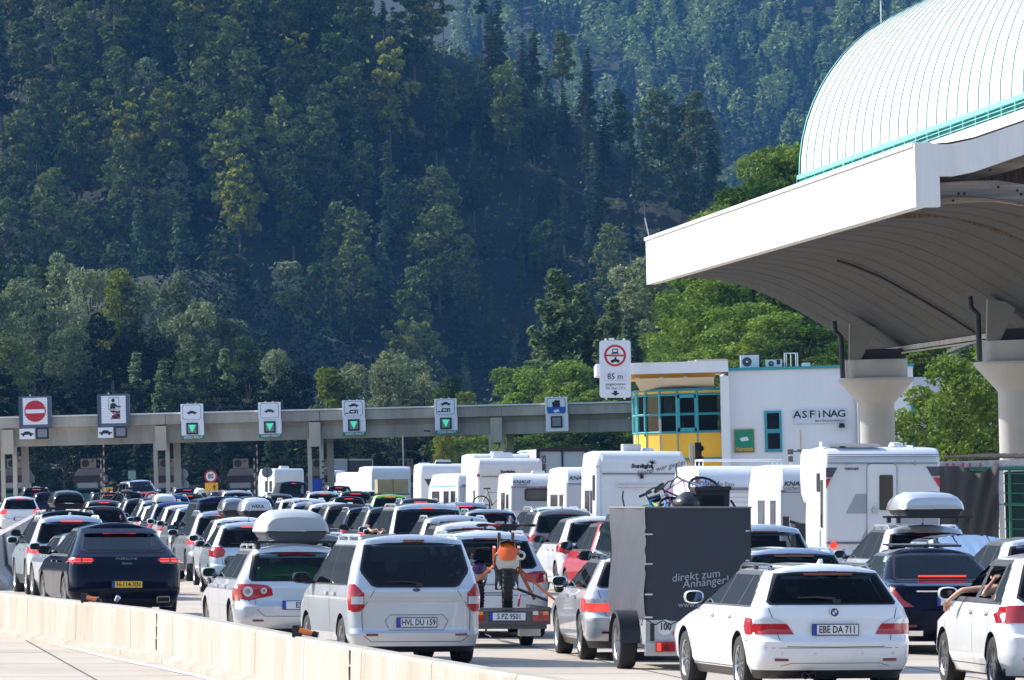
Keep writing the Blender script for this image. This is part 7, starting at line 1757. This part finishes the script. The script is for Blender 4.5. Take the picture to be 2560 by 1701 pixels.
        m = MB(); m.box((0, .03, H - .05), (W, .12, .12)).box((-W / 2 + .04, .03, (H + 1) / 2), (.08, .12, H - 1)).box((W / 2 - .04, .03, (H + 1) / 2), (.08, .12, H - 1)); m.build('door_frame', frame, t)
        m = MB(); m.box((xs, .0, (H + 1) / 2), (.1, .1, H - 1)); m.build('locking_bar', M_BLACK, t)
        MB().box((0, 4, .6), (W * .9, 7.5, .5)).build('chassis', M_BLACK, t); tm, rm, b_ = wheel_meshes(.5, .3)
        for sx in (-1, 1): obj('wheel', tm, t, (sx * (W / 2 - .25), 1.5, .5))
        return t, H, W
    t, H, W = box_truck('light and dark tarpaulin truck beyond the third gantry column', 828, 933, 1148, 33, mat('truck grey', (.30, .33, .38), .6), mat('truck dark tarp', (.055, .055, .05), .7), M_GCL, .4)
    t, H, W = box_truck('white box truck with dark red frame behind the caravans', 1345, 1467, 1124, 47, mat('truck cream', (.62, .6, .58), .5), mat('truck cream', (.62, .6, .58), .5), mat('truck wine', (.12, .012, .02), .5), .5)
    text('lettering', 'SCHMITZ', .28, mat('wine ink', (.15, .02, .04), .5), t, (-W / 2 + .3, .0, H - .9), rot=(R(90), R(90), 0), bold=.03); MB().box((0, -.02, H + .03), (W + .1, .2, .1)).box((-W / 2 - .02, 0, H - .4), (.15, .3, .9)).box((W / 2 + .02, 0, H - .4), (.15, .3, .9)).build('roof_frame', M_BLACK, t)
    v = RV('coach', 'dark roofed coach seen between the two white vehicles left of the red framed truck', 1276, 50, -10, 8, 1.6, 3.15, 'coach', rt=.2, bodym=mat('wine panel', (.2, .03, .05), .5))
campers()

# ------------------------------------------------------------------ trailers and their loads
def bicycle(label, loc, rot, col, col2, sc=1.0, group=None):
    t = thing('bicycle', label, 'bicycle', loc, rot, group); t.scale = (sc,) * 3
    for y in (0, 1.05):
        w_ = MB()
        pts = [(0, y + .33 * math.cos(2 * math.pi * i / 24), .33 + .33 * math.sin(2 * math.pi * i / 24)) for i in range(25)]; w_.tube(pts, .028, 6, cap=False)
        wo = w_.build('wheel', M_RUB, t); sp = MB()
        for i in range(8): a = math.pi * i / 8; sp.tube([(0, y + .31 * math.cos(a), .33 + .31 * math.sin(a)), (0, y - .31 * math.cos(a), .33 - .31 * math.sin(a))], .004, 3)
        sp.build('spokes', M_ALU, wo)
    MB().tube([(0, 0, .33), (0, .42, .30), (0, .88, .78), (0, .28, .80), (0, .42, .30)], .024, 6).tube([(0, 0, .33), (0, .28, .80)], .018, 6).build('frame', col, t)
    MB().tube([(0, .86, .82), (0, 1.05, .33)], .026, 6).build('fork', col2, t)
    MB().tube([(-.34, .78, .98), (-.2, .84, 1.0), (0, .86, .93), (.2, .84, 1.0), (.34, .78, .98)], .016, 6).tube([(0, .86, .8), (0, .86, .94)], .016, 6).build('handlebar', M_BLACK, t)
    MB().box((0, .24, .94), (.14, .26, .05)).tube([(0, .28, .8), (0, .25, .93)], .014, 6).build('saddle', M_BLACK, t)
    return t
def motocross(label, loc, rot, sc, main, plate_c, fend):
    t = thing('motocross_bike', label, 'motorcycle', loc, rot, 'motorcycles on the flat trailer'); t.scale = (sc,) * 3
    def knob(y, r_, wd):
        m = MB(); m.lathe([(r_ * .72, -wd * .3), (r_ * .86, -wd * .46), (r_ * .95, -wd * .36), (r_ * .97, 0), (r_ * .95, wd * .36), (r_ * .86, wd * .46), (r_ * .72, wd * .3)], (0, y, r_), 30, 'X', cap=False)
        for i in range(28):
            a = 2 * math.pi * i / 28
            for x, w2 in ((-wd * .40, .028), (0 if i % 2 else -wd * .14, .034), (wd * .14 if i % 2 == 0 else 0, .034), (wd * .40, .028)):
                m.box((x, y + math.cos(a) * r_ * .985, r_ + math.sin(a) * r_ * .985), (w2, .022, .026), rx=a)
        w_ = m.build('wheel', mat('knobbly rubber', (.03, .028, .026), .9), t)
        h = MB().lathe([(.05, -wd * .5), (.05, wd * .5)], (0, y, r_), 12, 'X')
        for i in range(9): a = math.pi * i / 9; h.tube([(0, y + r_ * .72 * math.cos(a), r_ + r_ * .72 * math.sin(a)), (0, y - r_ * .72 * math.cos(a), r_ - r_ * .72 * math.sin(a))], .005, 3)
        h.build('hub', M_ALU, w_)
    knob(0, .34, .155); knob(1.48, .35, .09)
    MB().tube([(-.12, 0, .34), (-.10, .5, .42)], .03, 8).tube([(.12, 0, .34), (.10, .5, .42)], .03, 8).build('swingarm', M_ALU, t, smooth=True)
    MB().box((0, .62, .5), (.28, .42, .36)).lathe([(.13, -.17), (.13, .17)], (0, .6, .42), 18, 'X').build('engine', mat('engine grey', (.16, .16, .16), .4, .7), t)
    MB().tube([(0, .45, .35), (0, .95, .40), (0, 1.12, .95), (0, .55, .82), (0, .45, .35)], .03, 8).tube([(0, .55, .82), (0, .1, .9)], .022, 6).build('frame', main, t, smooth=True)
    MB().grid([[(-.11 * k, y, z - .10 * k), (-.13 * k, y, z + .02), (0, y, z + .055), (.13 * k, y, z + .02), (.11 * k, y, z - .10 * k)] for y, z, k in ((-.2, .97, .8), (.1, .95, 1), (.5, .93, .8), (.85, .97, .8))]).build('seat', M_BLACK, t, smooth=True, fix=False)
    # side number boards and rear mudguard as seen from behind
    m = MB(); m.grid([[(-.14, .12, .42), (-.20, .05, .62), (-.19, -.02, .80), (-.09, -.06, .90), (.09, -.06, .90), (.19, -.02, .80), (.20, .05, .62), (.14, .12, .42)],
                      [(-.13, .5, .55), (-.16, .5, .72), (-.14, .45, .85), (-.07, .4, .92), (.07, .4, .92), (.14, .45, .85), (.16, .5, .72), (.13, .5, .55)]]); m.build('side_panels', plate_c, t, smooth=True, angle=60, fix=False)
    m = MB(); m.grid([[(-.11, -.30, .74), (-.04, -.34, .73), (.04, -.34, .73), (.11, -.30, .74)], [(-.155, -.25, .86), (-.05, -.29, .87), (.05, -.29, .87), (.155, -.25, .86)], [(-.09, -.12, .98), (-.03, -.13, 1.0), (.03, -.13, 1.0), (.09, -.12, .98)], [(-.08, .3, .96), (-.03, .3, .97), (.03, .3, .97), (.08, .3, .96)]]); m.build('mudguard', fend, t, smooth=True, angle=60, fix=False)
    m = MB(); m.grid([[(-.13, -.16, .60), (-.05, -.22, .62), (.05, -.22, .62), (.12, -.16, .60)], [(-.17, -.2, .68), (-.06, -.27, .68), (.06, -.27, .68), (.17, -.2, .68)], [(-.16, -.26, .80), (-.05, -.30, .80), (.05, -.30, .80), (.16, -.26, .80)]]); m.build('mud_flap', plate_c, t, smooth=True, fix=False)
    MB().lathe([(.03, 0), (.065, .02), (.07, .35), (.05, .5)], (.20, -.16, .80), 18, 'Y').build('silencer', mat('silencer', (.5, .48, .44), .3, .8), t, smooth=True, angle=40)
    MB().lathe([(.032, 0), (.032, -.012)], (.20, -.15, .80), 14, 'Y').build('silencer_mouth', M_SEAM, t)
    for sx in (-1, 1):
        MB().prism([(.5, .66), (1.0, .72), (1.1, .86), (.9, .93), (.6, .90)], sx * .16, sx * .20, 'X').build('shroud', main, t)
        MB().tube([(sx * .1, 1.48, .35), (sx * .1, 1.22, 1.12)], [.03, .026], 8).build('fork', mat('fork grey', (.12, .10, .10), .35), t, smooth=True)
    MB().prism([(1.2, .86), (1.9, .84), (1.95, .88), (1.25, .94)], -.08, .08, 'X').build('front_mudguard', main, t)
    MB().tube([(-.42, 1.02, 1.23), (-.22, 1.12, 1.24), (-.1, 1.16, 1.19), (.1, 1.16, 1.19), (.22, 1.12, 1.24), (.42, 1.02, 1.23)], .016, 8).tube([(-.42, 1.02, 1.23), (-.28, 1.09, 1.235)], .026, 8).tube([(.42, 1.02, 1.23), (.28, 1.09, 1.235)], .026, 8).tube([(-.3, 1.0, 1.25), (-.44, .92, 1.23)], .01, 5).tube([(.3, 1.0, 1.25), (.44, .92, 1.23)], .01, 5).box((0, 1.14, 1.2), (.3, .1, .1)).build('handlebar', M_BLACK, t, smooth=True)
    MB().box((-.16, 1.1, 1.235), (.16, .035, .03)).build('bar_pad', mat('pad red', (.6, .03, .02), .5), t)
    return t

def trailers():
    # flat trailer with motocross bikes
    S = 173; Y = F / S; xc = 1238; p = GP(xc, Y); t = thing('flat_trailer', 'low dark flat trailer with plate S PZ 9501 and three part lamps', 'trailer', p, (0, R(1.43), R(7)))
    X = lambda px: (px - xc) / S; Z = lambda py: CAM_H - (py - HOR) / S - (p.z + K * p.x)
    mg = mat('trailer steel', (.10, .10, .105), .5, .4)
    MB().box((0, -.02, .44), (1.6, .06, .20)).box((0, -.03, .565), (1.62, .09, .03)).box((0, .02, .32), (1.5, .05, .09)).build('tailboard', mg, t)
    MB().box((0, 1.25, .50), (1.56, 2.5, .05)).box((-.78, 1.25, .54), (.04, 2.5, .1)).box((.78, 1.25, .54), (.04, 2.5, .1)).build('deck', M_BLACK, t)
    MB().tube([(0, 2.4, .45), (0, 3.9, .42)], .045, 6).build('drawbar', mg, t)
    plate(t, (X(1268), -.062, .455), 'S PZ 9501')
    for x0, x1 in ((X(1330), X(1372)), (X(1166), X(1208))):
        l = MB().box(((x0 + x1) / 2, -.06, .46), (x1 - x0, .03, .15)).build('tail_light', M_RED, t)
        MB().box((x0 + .045, -.078, .505), (.075, .01, .05)).build('clear_lens', M_CLEAR, l); MB().box((x1 - .05, -.078, .505), (.075, .01, .05)).build('amber_lens', M_AMB, l)
        MB().prism([((x0 + x1) / 2 - .05, .42), ((x0 + x1) / 2 + .05, .42), ((x0 + x1) / 2, .50)], -.076, -.084, 'Y').build('triangle_reflector', M_DRED, l)
    tm, rm, b_ = wheel_meshes(.27, .17)
    for sx in (-1, 1): q = obj('wheel', tm, t, (sx * .62, 1.35, .27)); obj('rim', rm, q)
    MB().box((.62, 1.0, .3), (.3, .3, .3)).tube([(X(1220), .2, .3), (X(1216), .1, .2), (X(1230), .1, .16)], .015, 5).build('rear_prop', M_ALU, t)
    OR = mat('enduro orange', (.85, .13, .01), .35, 0, .3)
    b = P(1268, 1519, Y); zdeck = p.z + .525
    motocross('orange and white motocross bike strapped upright on the flat trailer', (b.x, Y + .42, G(b.x, Y) + .53), (0, R(1.4), R(1)), 1.0, OR, mat('fender white', (.62, .62, .6), .4), OR)
    b2 = P(1196, 1519, Y + .5)
    motocross('smaller purple tailed motocross bike left on the flat trailer', (b2.x, Y + .8, G(b2.x, Y) + .53), (0, 0, R(10)), .72, mat('kid bike purple', (.03, .01, .06), .4), mat('kid bike white', (.6, .6, .65), .4), mat('kid bike purple', (.03, .01, .06), .4))
    def strap(label, pts, m, w_=.035):
        o = pts[0]; s_ = thing('tie_down_strap', label, 'strap', o, (0, 0, 0), 'straps holding the motocross bikes')
        MB().tube([tuple(Vector(q) - Vector(o)) for q in pts], w_ / 2, 4).build('webbing', m, s_)
    strap('orange strap slanting down left from the orange motocross bike', [P(1232, 1416, Y + .6), P(1180, 1462, Y + .1)], OR, .05)
    strap('orange strap slanting down right from the orange motocross bike', [P(1292, 1416, Y + .6), P(1372, 1488, Y + .1), P(1390, 1502, Y + .05)], OR, .04)
    strap('red short strap hanging at the trailer deck', [P(1300, 1488, Y + .2), P(1296, 1516, Y + .05)], mat('strap crimson', (.55, .01, .06), .5), .03)
    s_ = thing('loading_ramp', 'dark ladder ramp leaning from the orange bike to the trailer edge', 'ramp', P(1262, 1462, Y + .8)); o = s_.location.copy()
    a, b = P(1240, 1452, Y + 1.0) - o, P(1368, 1502, Y + .3) - o; a2, b2_ = a + Vector((0, .25, .0)), b + Vector((0, .25, 0)); m = MB().tube([a, b], .018, 5).tube([a2, b2_], .018, 5)
    for i in range(1, 8): m.tube([a.lerp(b, i / 8), a2.lerp(b2_, i / 8)], .01, 4)
    m.build('ladder_frame', mat('ramp brown', (.08, .03, .03), .5), s_)
    s_ = thing('wheel_stand', 'orange diagonal brace standing right of the orange motocross bike', 'brace', P(1336, 1498, Y + .5)); o = s_.location.copy()
    MB().tube([P(1298, 1425, Y + .7) - o, P(1336, 1498, Y + .5) - o], .03, 4).build('arm', mat('brace orange', (.6, .16, .02), .4), s_)

    # tall tarpaulin trailer
    S = 196; Y = F / S; xc = 1746; p = GP(xc, Y); t = thing('tarpaulin_trailer', 'tall grey tarpaulin box trailer lettered direkt zum Anhänger', 'trailer', p, (0, R(1.43), R(9)))
    X = lambda px: (px - xc) / S; Z = lambda py: CAM_H - (py - HOR) / S - (p.z + K * p.x)
    mt = mat('tarpaulin slate', (.020, .025, .040), .5, bump=(3, .25)); ml = mat('tarpaulin sunlit side', (.10, .105, .12), .28, spec=.7, bump=(3.5, .5))  # lighter sunlit side and darker shaded rear, put into the tarpaulin colours
    w2, L, zt, zb = .68, 2.6, Z(1270), Z(1552)
    MB().grid([[(-w2 + 2 * w2 * i / 10, .004 * math.sin(i * 1.7 + j), zb + (zt - zb) * j / 8) for i in range(11)] for j in range(9)]).build('rear_tarpaulin', mt, t, smooth=True, fix=False)
    rows = []
    for j in range(13):
        rows.append([(-w2 - .012 * math.sin(i * .9 + j * .7) - .02 * math.sin(j * .5) * (1 - j / 12), L * i / 14, zb + .01 + (zt - zb) * j / 12) for i in range(15)])
    MB().grid(rows).build('side_tarpaulin', ml, t, smooth=True, fix=False)
    MB().box((w2, L / 2, (zb + zt) / 2), (.01, L, zt - zb)).box((0, L, (zb + zt) / 2), (2 * w2, .01, zt - zb)).build('side_tarpaulin', mt, t)
    MB().box((0, L / 2, zt + .006), (2 * w2 + .03, L + .04, .02)).build('roof_tarpaulin', mat('tarpaulin roof', (.2, .2, .2), .6), t)
    lc = mat('faded lettering', (.34, .37, .42), .5)
    text('lettering', 'direkt zum', .145, lc, t, (X(1739), -.012, Z(1440)), rot=(R(90), R(-6), 0), shear=.15); text('lettering', 'Anhänger!', .145, lc, t, (X(1764), -.012, Z(1456)), rot=(R(90), R(-6), 0), shear=.15)
    text('lettering', 'www.anssems.de', .10, lc, t, (X(1762), -.012, Z(1512)), sx=1.0)
    for yy in (1336, 1410, 1486, 1543):
        MB().box((X(1622), -.012, Z(yy)), (.075, .012, .02)).lathe([(.013, 0), (.013, -.02)], (X(1612), -.008, Z(yy)), 10, 'Y').build('strap_eyelet', M_ALU, t)
        MB().box((X(1871), -.012, Z(yy - 8)), (.05, .012, .02)).build('strap_eyelet', M_ALU, t)
    MB().tube([(-w2 - .004, -.01, zt - .1)] + [(-w2 + .012 * (1 if i % 2 else -1), -.012, zt - .1 - i * .11) for i in range(1, 13)], .008, 5).build('lacing_cord', M_BLACK, t)
    # box sides, frame, lights
    zf = .30
    MB().box((0, .02, (zf + zb) / 2 + .02), (2 * w2 - .02, .04, zb - zf - .02)).box((-w2 + .01, L / 2, (zf + zb) / 2 + .02), (.03, L, zb - zf - .02)).box((w2 - .01, L / 2, (zf + zb) / 2 + .02), (.03, L, zb - zf - .02)).build('box_sides', mat('galvanised', (.50, .52, .54), .4, .5), t)
    MB().box((0, .0, zf - .03), (2 * w2 + .02, .1, .17)).box((0, L / 2, zf), (1.2, L, .06)).build('rear_beam', mat('beam alu', (.42, .43, .45), .35, .7), t)
    MB().box((-w2 + .08, -.02, (zf + zb) / 2 + .02), (.05, .03, .22)).build('latch', M_BLACK, t)
    m = MB(); pts = [(-w2 + .02 + i * .10, -.02, zb - (.05 if i % 2 else -.005)) for i in range(14)]; m.tube(pts, .006, 4); pts = [(-w2 - .022, .1 + i * .10, zb - (.06 if i % 2 else -.005)) for i in range(22)]; m.tube(pts, .006, 4); m.build('elastic_rope', M_BLACK, t)
    MB().lathe([(.098, 0), (.098, -.006)], (X(1661), -.004, Z(1568)), 28, 'Y').build('speed_disc', M_WPL, t); text('lettering', '100', .13, M_INK, t, (X(1662), -.02, Z(1567)), bold=.02, sx=.8)
    MB().box((X(1690), -.008, Z(1583)), (.09, .006, .05)).build('red_sticker', mat('sticker red', (.6, .03, .02), .5), t)
    l = MB().box((X(1660), -.07, Z(1616)), (.24, .04, .13)).build('tail_light', M_RED, t); MB().prism([(X(1652), Z(1624)), (X(1670), Z(1624)), (X(1661), Z(1605))], -.09, -.1, 'Y').build('triangle_reflector', M_DRED, l); MB().box((X(1643), -.092, Z(1616)), (.05, .01, .1)).build('lit_lens', M_REDON, l)
    MB().box((X(1840), -.07, Z(1616)), (.24, .04, .13)).build('tail_light', M_RED, t)
    tm, rm, b_ = wheel_meshes(.34, .2)
    for sx in (-1, 1):
        q = obj('wheel', tm, t, (sx * (w2 + .14), .75, .34)); obj('rim', rm, q)
        m = MB(); rows = []
        for i in range(11):
            a = R(180 - 18 * i); rows.append([(sx * (w2 + .01), .75 - .42 * math.cos(a), .34 + .42 * math.sin(a)), (sx * (w2 + .27), .75 - .42 * math.cos(a), .34 + .42 * math.sin(a)), (sx * (w2 + .28), .75 - .40 * math.cos(a), .34 + .38 * math.sin(a))])
        m.grid(rows).build('mudguard', M_BLACK, t, smooth=True, angle=50, fix=False)
    MB().tube([(0, L, zf), (-.05, L + 1.3, .42)], .04, 6).build('drawbar', M_ALU, t)

    # load on the dark grey van
    Sv = 160; Yv = F / Sv
    b = P(1783, 1268, Yv); t = thing('storage_bin', 'black lidded storage bin strapped on the dark grey van', 'bin', b, (0, 0, R(6)))
    MB().prism([(-.25, -.1), (.25, -.1), (.27, .27), (-.27, .27)], 0, .5, 'Y').build('bin_body', mat('bin black', (.012, .013, .015), .5), t)
    MB().box((0, .25, .29), (.58, .58, .055)).box((0, .25, .32), (.3, .3, .02)).build('lid', mat('bin lid', (.02, .021, .024), .4), t)
    MB().box((0, -.01, .07), (.34, .01, .22)).build('recess', M_SEAM, t); MB().tube([(.28, 0, .1), (.36, -.05, -.05)], .02, 6).build('strap_end', M_BLACK, t)
    b = P(1722, 1268, Yv - .3); t = thing('luggage_bag', 'black shiny luggage bag between the bicycles and the storage bin', 'bag', b)
    m = MB(); rows = []
    for j in range(7):
        f = j / 6; rows.append([(.24 * math.cos(2 * math.pi * i / 14) * math.sin(math.pi * (.12 + .8 * f)) * (1 + .08 * math.sin(3 * i + j)), .3 + .3 * math.sin(2 * math.pi * i / 14) * math.sin(math.pi * (.12 + .8 * f)), -.12 + .36 * f) for i in range(14)])
    m.grid(rows, close=True).build('bag_body', mat('bag black', (.02, .022, .026), .3), t, smooth=True, angle=180)
    Bb = mat('frame sky blue', (.03, .3, .7), .3); Bg = mat('frame neon', (.5, .65, .03), .3); Bp = mat('frame pink', (.6, .03, .2), .3)
    bz = P(1650, 1268, Yv)
    bicycle('blue bicycle lying in the heap on the dark grey van with its bar sticking up', (bz.x - .05, Yv - .2, bz.z - .55), (R(12), R(-18), R(-38)), Bb, M_WHITE, .82, 'bicycles heaped on the dark grey van')
    bicycle('neon yellow framed bicycle lowest in the heap on the dark grey van', (bz.x + .12, Yv + .2, bz.z - .22), (R(-25), R(55), R(60)), Bg, Bb, .8, 'bicycles heaped on the dark grey van')
    bicycle('pink and white bicycle tangled in the heap on the dark grey van', (bz.x + .42, Yv + .1, bz.z - .16), (R(35), R(-48), R(-70)), Bp, M_WHITE, .75, 'bicycles heaped on the dark grey van')
    b = P(1229, 1283, F / 72.5); bicycle('black bicycle hung on the back of the smaller Sunlight lettered motorhome', (b.x - .35, F / 72.5 - .3, b.z), (0, 0, R(-82)), M_BLACK, M_BLACK, .9)
    b = P(278, 1247, F / 60.5); bicycle('dark bicycle carried behind the car by the yellow arrow board', (b.x - .4, F / 60.5 - .3, b.z - .35), (0, 0, R(-80)), DBL, M_BLACK, .9)
trailers()

# ------------------------------------------------------------------ people
def skin_person(name, label, loc, rotz, joints, edges, radii, hand, wrist, mats_, group='people in the queuing cars'):
    """one continuous skinned figure; fingers are short chains rooted in the palm"""
    me = bpy.data.meshes.new('person'); me.from_pydata([Vector(j) for j in joints], edges, [])
    o = bpy.data.objects.new('tmp', me); COL.objects.link(o)
    sk = o.modifiers.new('s', 'SKIN'); sub = o.modifiers.new('u', 'SUBSURF'); sub.levels = 2; sub.render_levels = 2
    for i, r_ in enumerate(radii): me.skin_vertices[0].data[i].radius = (r_, r_) if not isinstance(r_, tuple) else r_
    me.skin_vertices[0].data[0].use_root = True
    dg = bpy.context.evaluated_depsgraph_get(); m2 = bpy.data.meshes.new_from_object(o.evaluated_get(dg)); bpy.data.objects.remove(o)
    bm = bmesh.new(); bm.from_mesh(m2)
    h = Vector(hand); d = (h - Vector(wrist)).normalized(); side = d.cross(Vector((0, 0, 1)));
    if side.length < .1: side = Vector((0, 1, 0))
    side.normalize(); up = side.cross(d)
    for k in range(5):
        if k < 4: a = h + side * (-.032 + .021 * k) + d * .01; L_ = (.075, .085, .08, .06)[k]; pts = [a - d * .03, a + d * L_ * .45 - up * .004, a + d * L_ * .8 - up * .022, a + d * L_ - up * .042]
        else: a = h + side * -.03 - d * .03; pts = [a, a - side * .03 + d * .02, a - side * .042 + d * .05]
        t_ = MB().tube(pts, [.0095, .009, .0085, .007][:len(pts)] if k < 4 else [.012, .0105, .009], 8); b0 = len(bm.verts)
        vs = [bm.verts.new(v) for v in t_.v]
        for f in t_.f: bm.faces.new([vs[i] for i in f])
    me3 = bpy.data.meshes.new('person'); bm.to_mesh(me3); bm.free()
    for q in mats_: me3.materials.append(q)
    me3.polygons.foreach_set('use_smooth', [True] * len(me3.polygons))
    # clothing colour above the sleeve line: torso faces
    ys = Vector(joints[1]); el = Vector(joints[5])
    for p in me3.polygons: p.material_index = 1 if (p.center - Vector(joints[0])).length < .50 and p.center.z < joints[2][2] + .02 and (p.center - el).length > .13 else 0
    t = obj('person', me3, None, loc, (0, 0, rotz)); tag(t, label, 'person', group); return t
def people():
    # local frame of each car: x to the right, y forward
    def fig(tr, sh, el, wr, ha, label, cloth, seat):
        x, y, z = seat
        J = [(x, y, z), (x, y + .02, z + .28), (x, y + .02, z + .50), (x, y + .04, z + .62), (x, y + .05, z + .76)]
        J += [sh, el, wr, ha, (x + .2, y + .05, z + .42), (x + .25, y + .25, z + .2), (x + .1, y + .5, z + .12)]
        # shoulder joint replaces index 5; elbow 6, wrist 7, hand 8
        E = [(0, 1), (1, 2), (2, 3), (3, 4), (2, 5), (5, 6), (6, 7), (7, 8), (2, 9), (9, 10), (10, 11)]
        Rr = [.15, .16, .13, .055, .095, .05, .034, .022, (.032, .016), .05, .035, .026]
        M = tr.matrix_world if False else Matrix.Translation(tr.location) @ Euler(tr.rotation_euler).to_matrix().to_4x4()
        p = skin_person('person', label, (0, 0, 0), 0, J, E, Rr, ha, wr, [M_SKIN, cloth]); p.matrix_world = M; return p
    sh_w = mat('shirt white', (.6, .6, .6), .8); sh_d = mat('shirt dark', (.03, .03, .04), .8); sh_g = mat('shirt grey', (.2, .2, .22), .8)
    g = GOLF
    fig(g, (-.60, 2.30, 1.16), (-.90, 2.42, 1.14), (-.99, 2.66, 1.03), (-1.0, 2.74, .97), 'driver of the white tall hatchback resting a bare forearm out of the window', sh_w, (-.36, 2.2, .62))
    fig(g, (-.62, 1.42, 1.18), (-.90, 1.28, 1.10), (-.76, 1.40, 1.24), (-.70, 1.46, 1.30), 'rear passenger of the white tall hatchback with an elbow out of the window', sh_g, (-.38, 1.35, .62))
    t = DONE['silver van with an arm at its driver window in the middle'][0]
    fig(t, (-.66, 2.85, 1.26), (-.98, 2.95, 1.16), (-1.03, 3.15, 1.22), (-1.04, 3.22, 1.28), 'driver of the silver van leaning a bare arm on the door', sh_d, (-.42, 2.75, .75))
    t = DONE['white people carrier with an arm raised from its window'][0]
    fig(t, (-.60, 2.1, 1.30), (-.92, 2.2, 1.22), (-.96, 2.25, 1.46), (-.95, 2.24, 1.55), 'driver of the white people carrier with one bare arm raised to the roof', sh_d, (-.36, 2.0, .78))
people()
# ------------------------------------------------------------------ haze
def haze():
    m = bpy.data.materials.new('haze air'); m.use_nodes = True; N = m.node_tree
    for n in list(N.nodes):
        if n.type == 'BSDF_PRINCIPLED': N.nodes.remove(n)
    v = N.nodes.new('ShaderNodeVolumePrincipled'); v.inputs['Color'].default_value = (.09, .27, .62, 1); v.inputs['Density'].default_value = .000098
    v.inputs['Anisotropy'].default_value = 0.0
    N.links.new(v.outputs[0], N.nodes['Material Output'].inputs['Volume'])
    b = MB(); b.box((0, 1350, 168), (3200, 2960, 350)); o = b.build('haze', m); tag(o, kind='stuff')
haze()
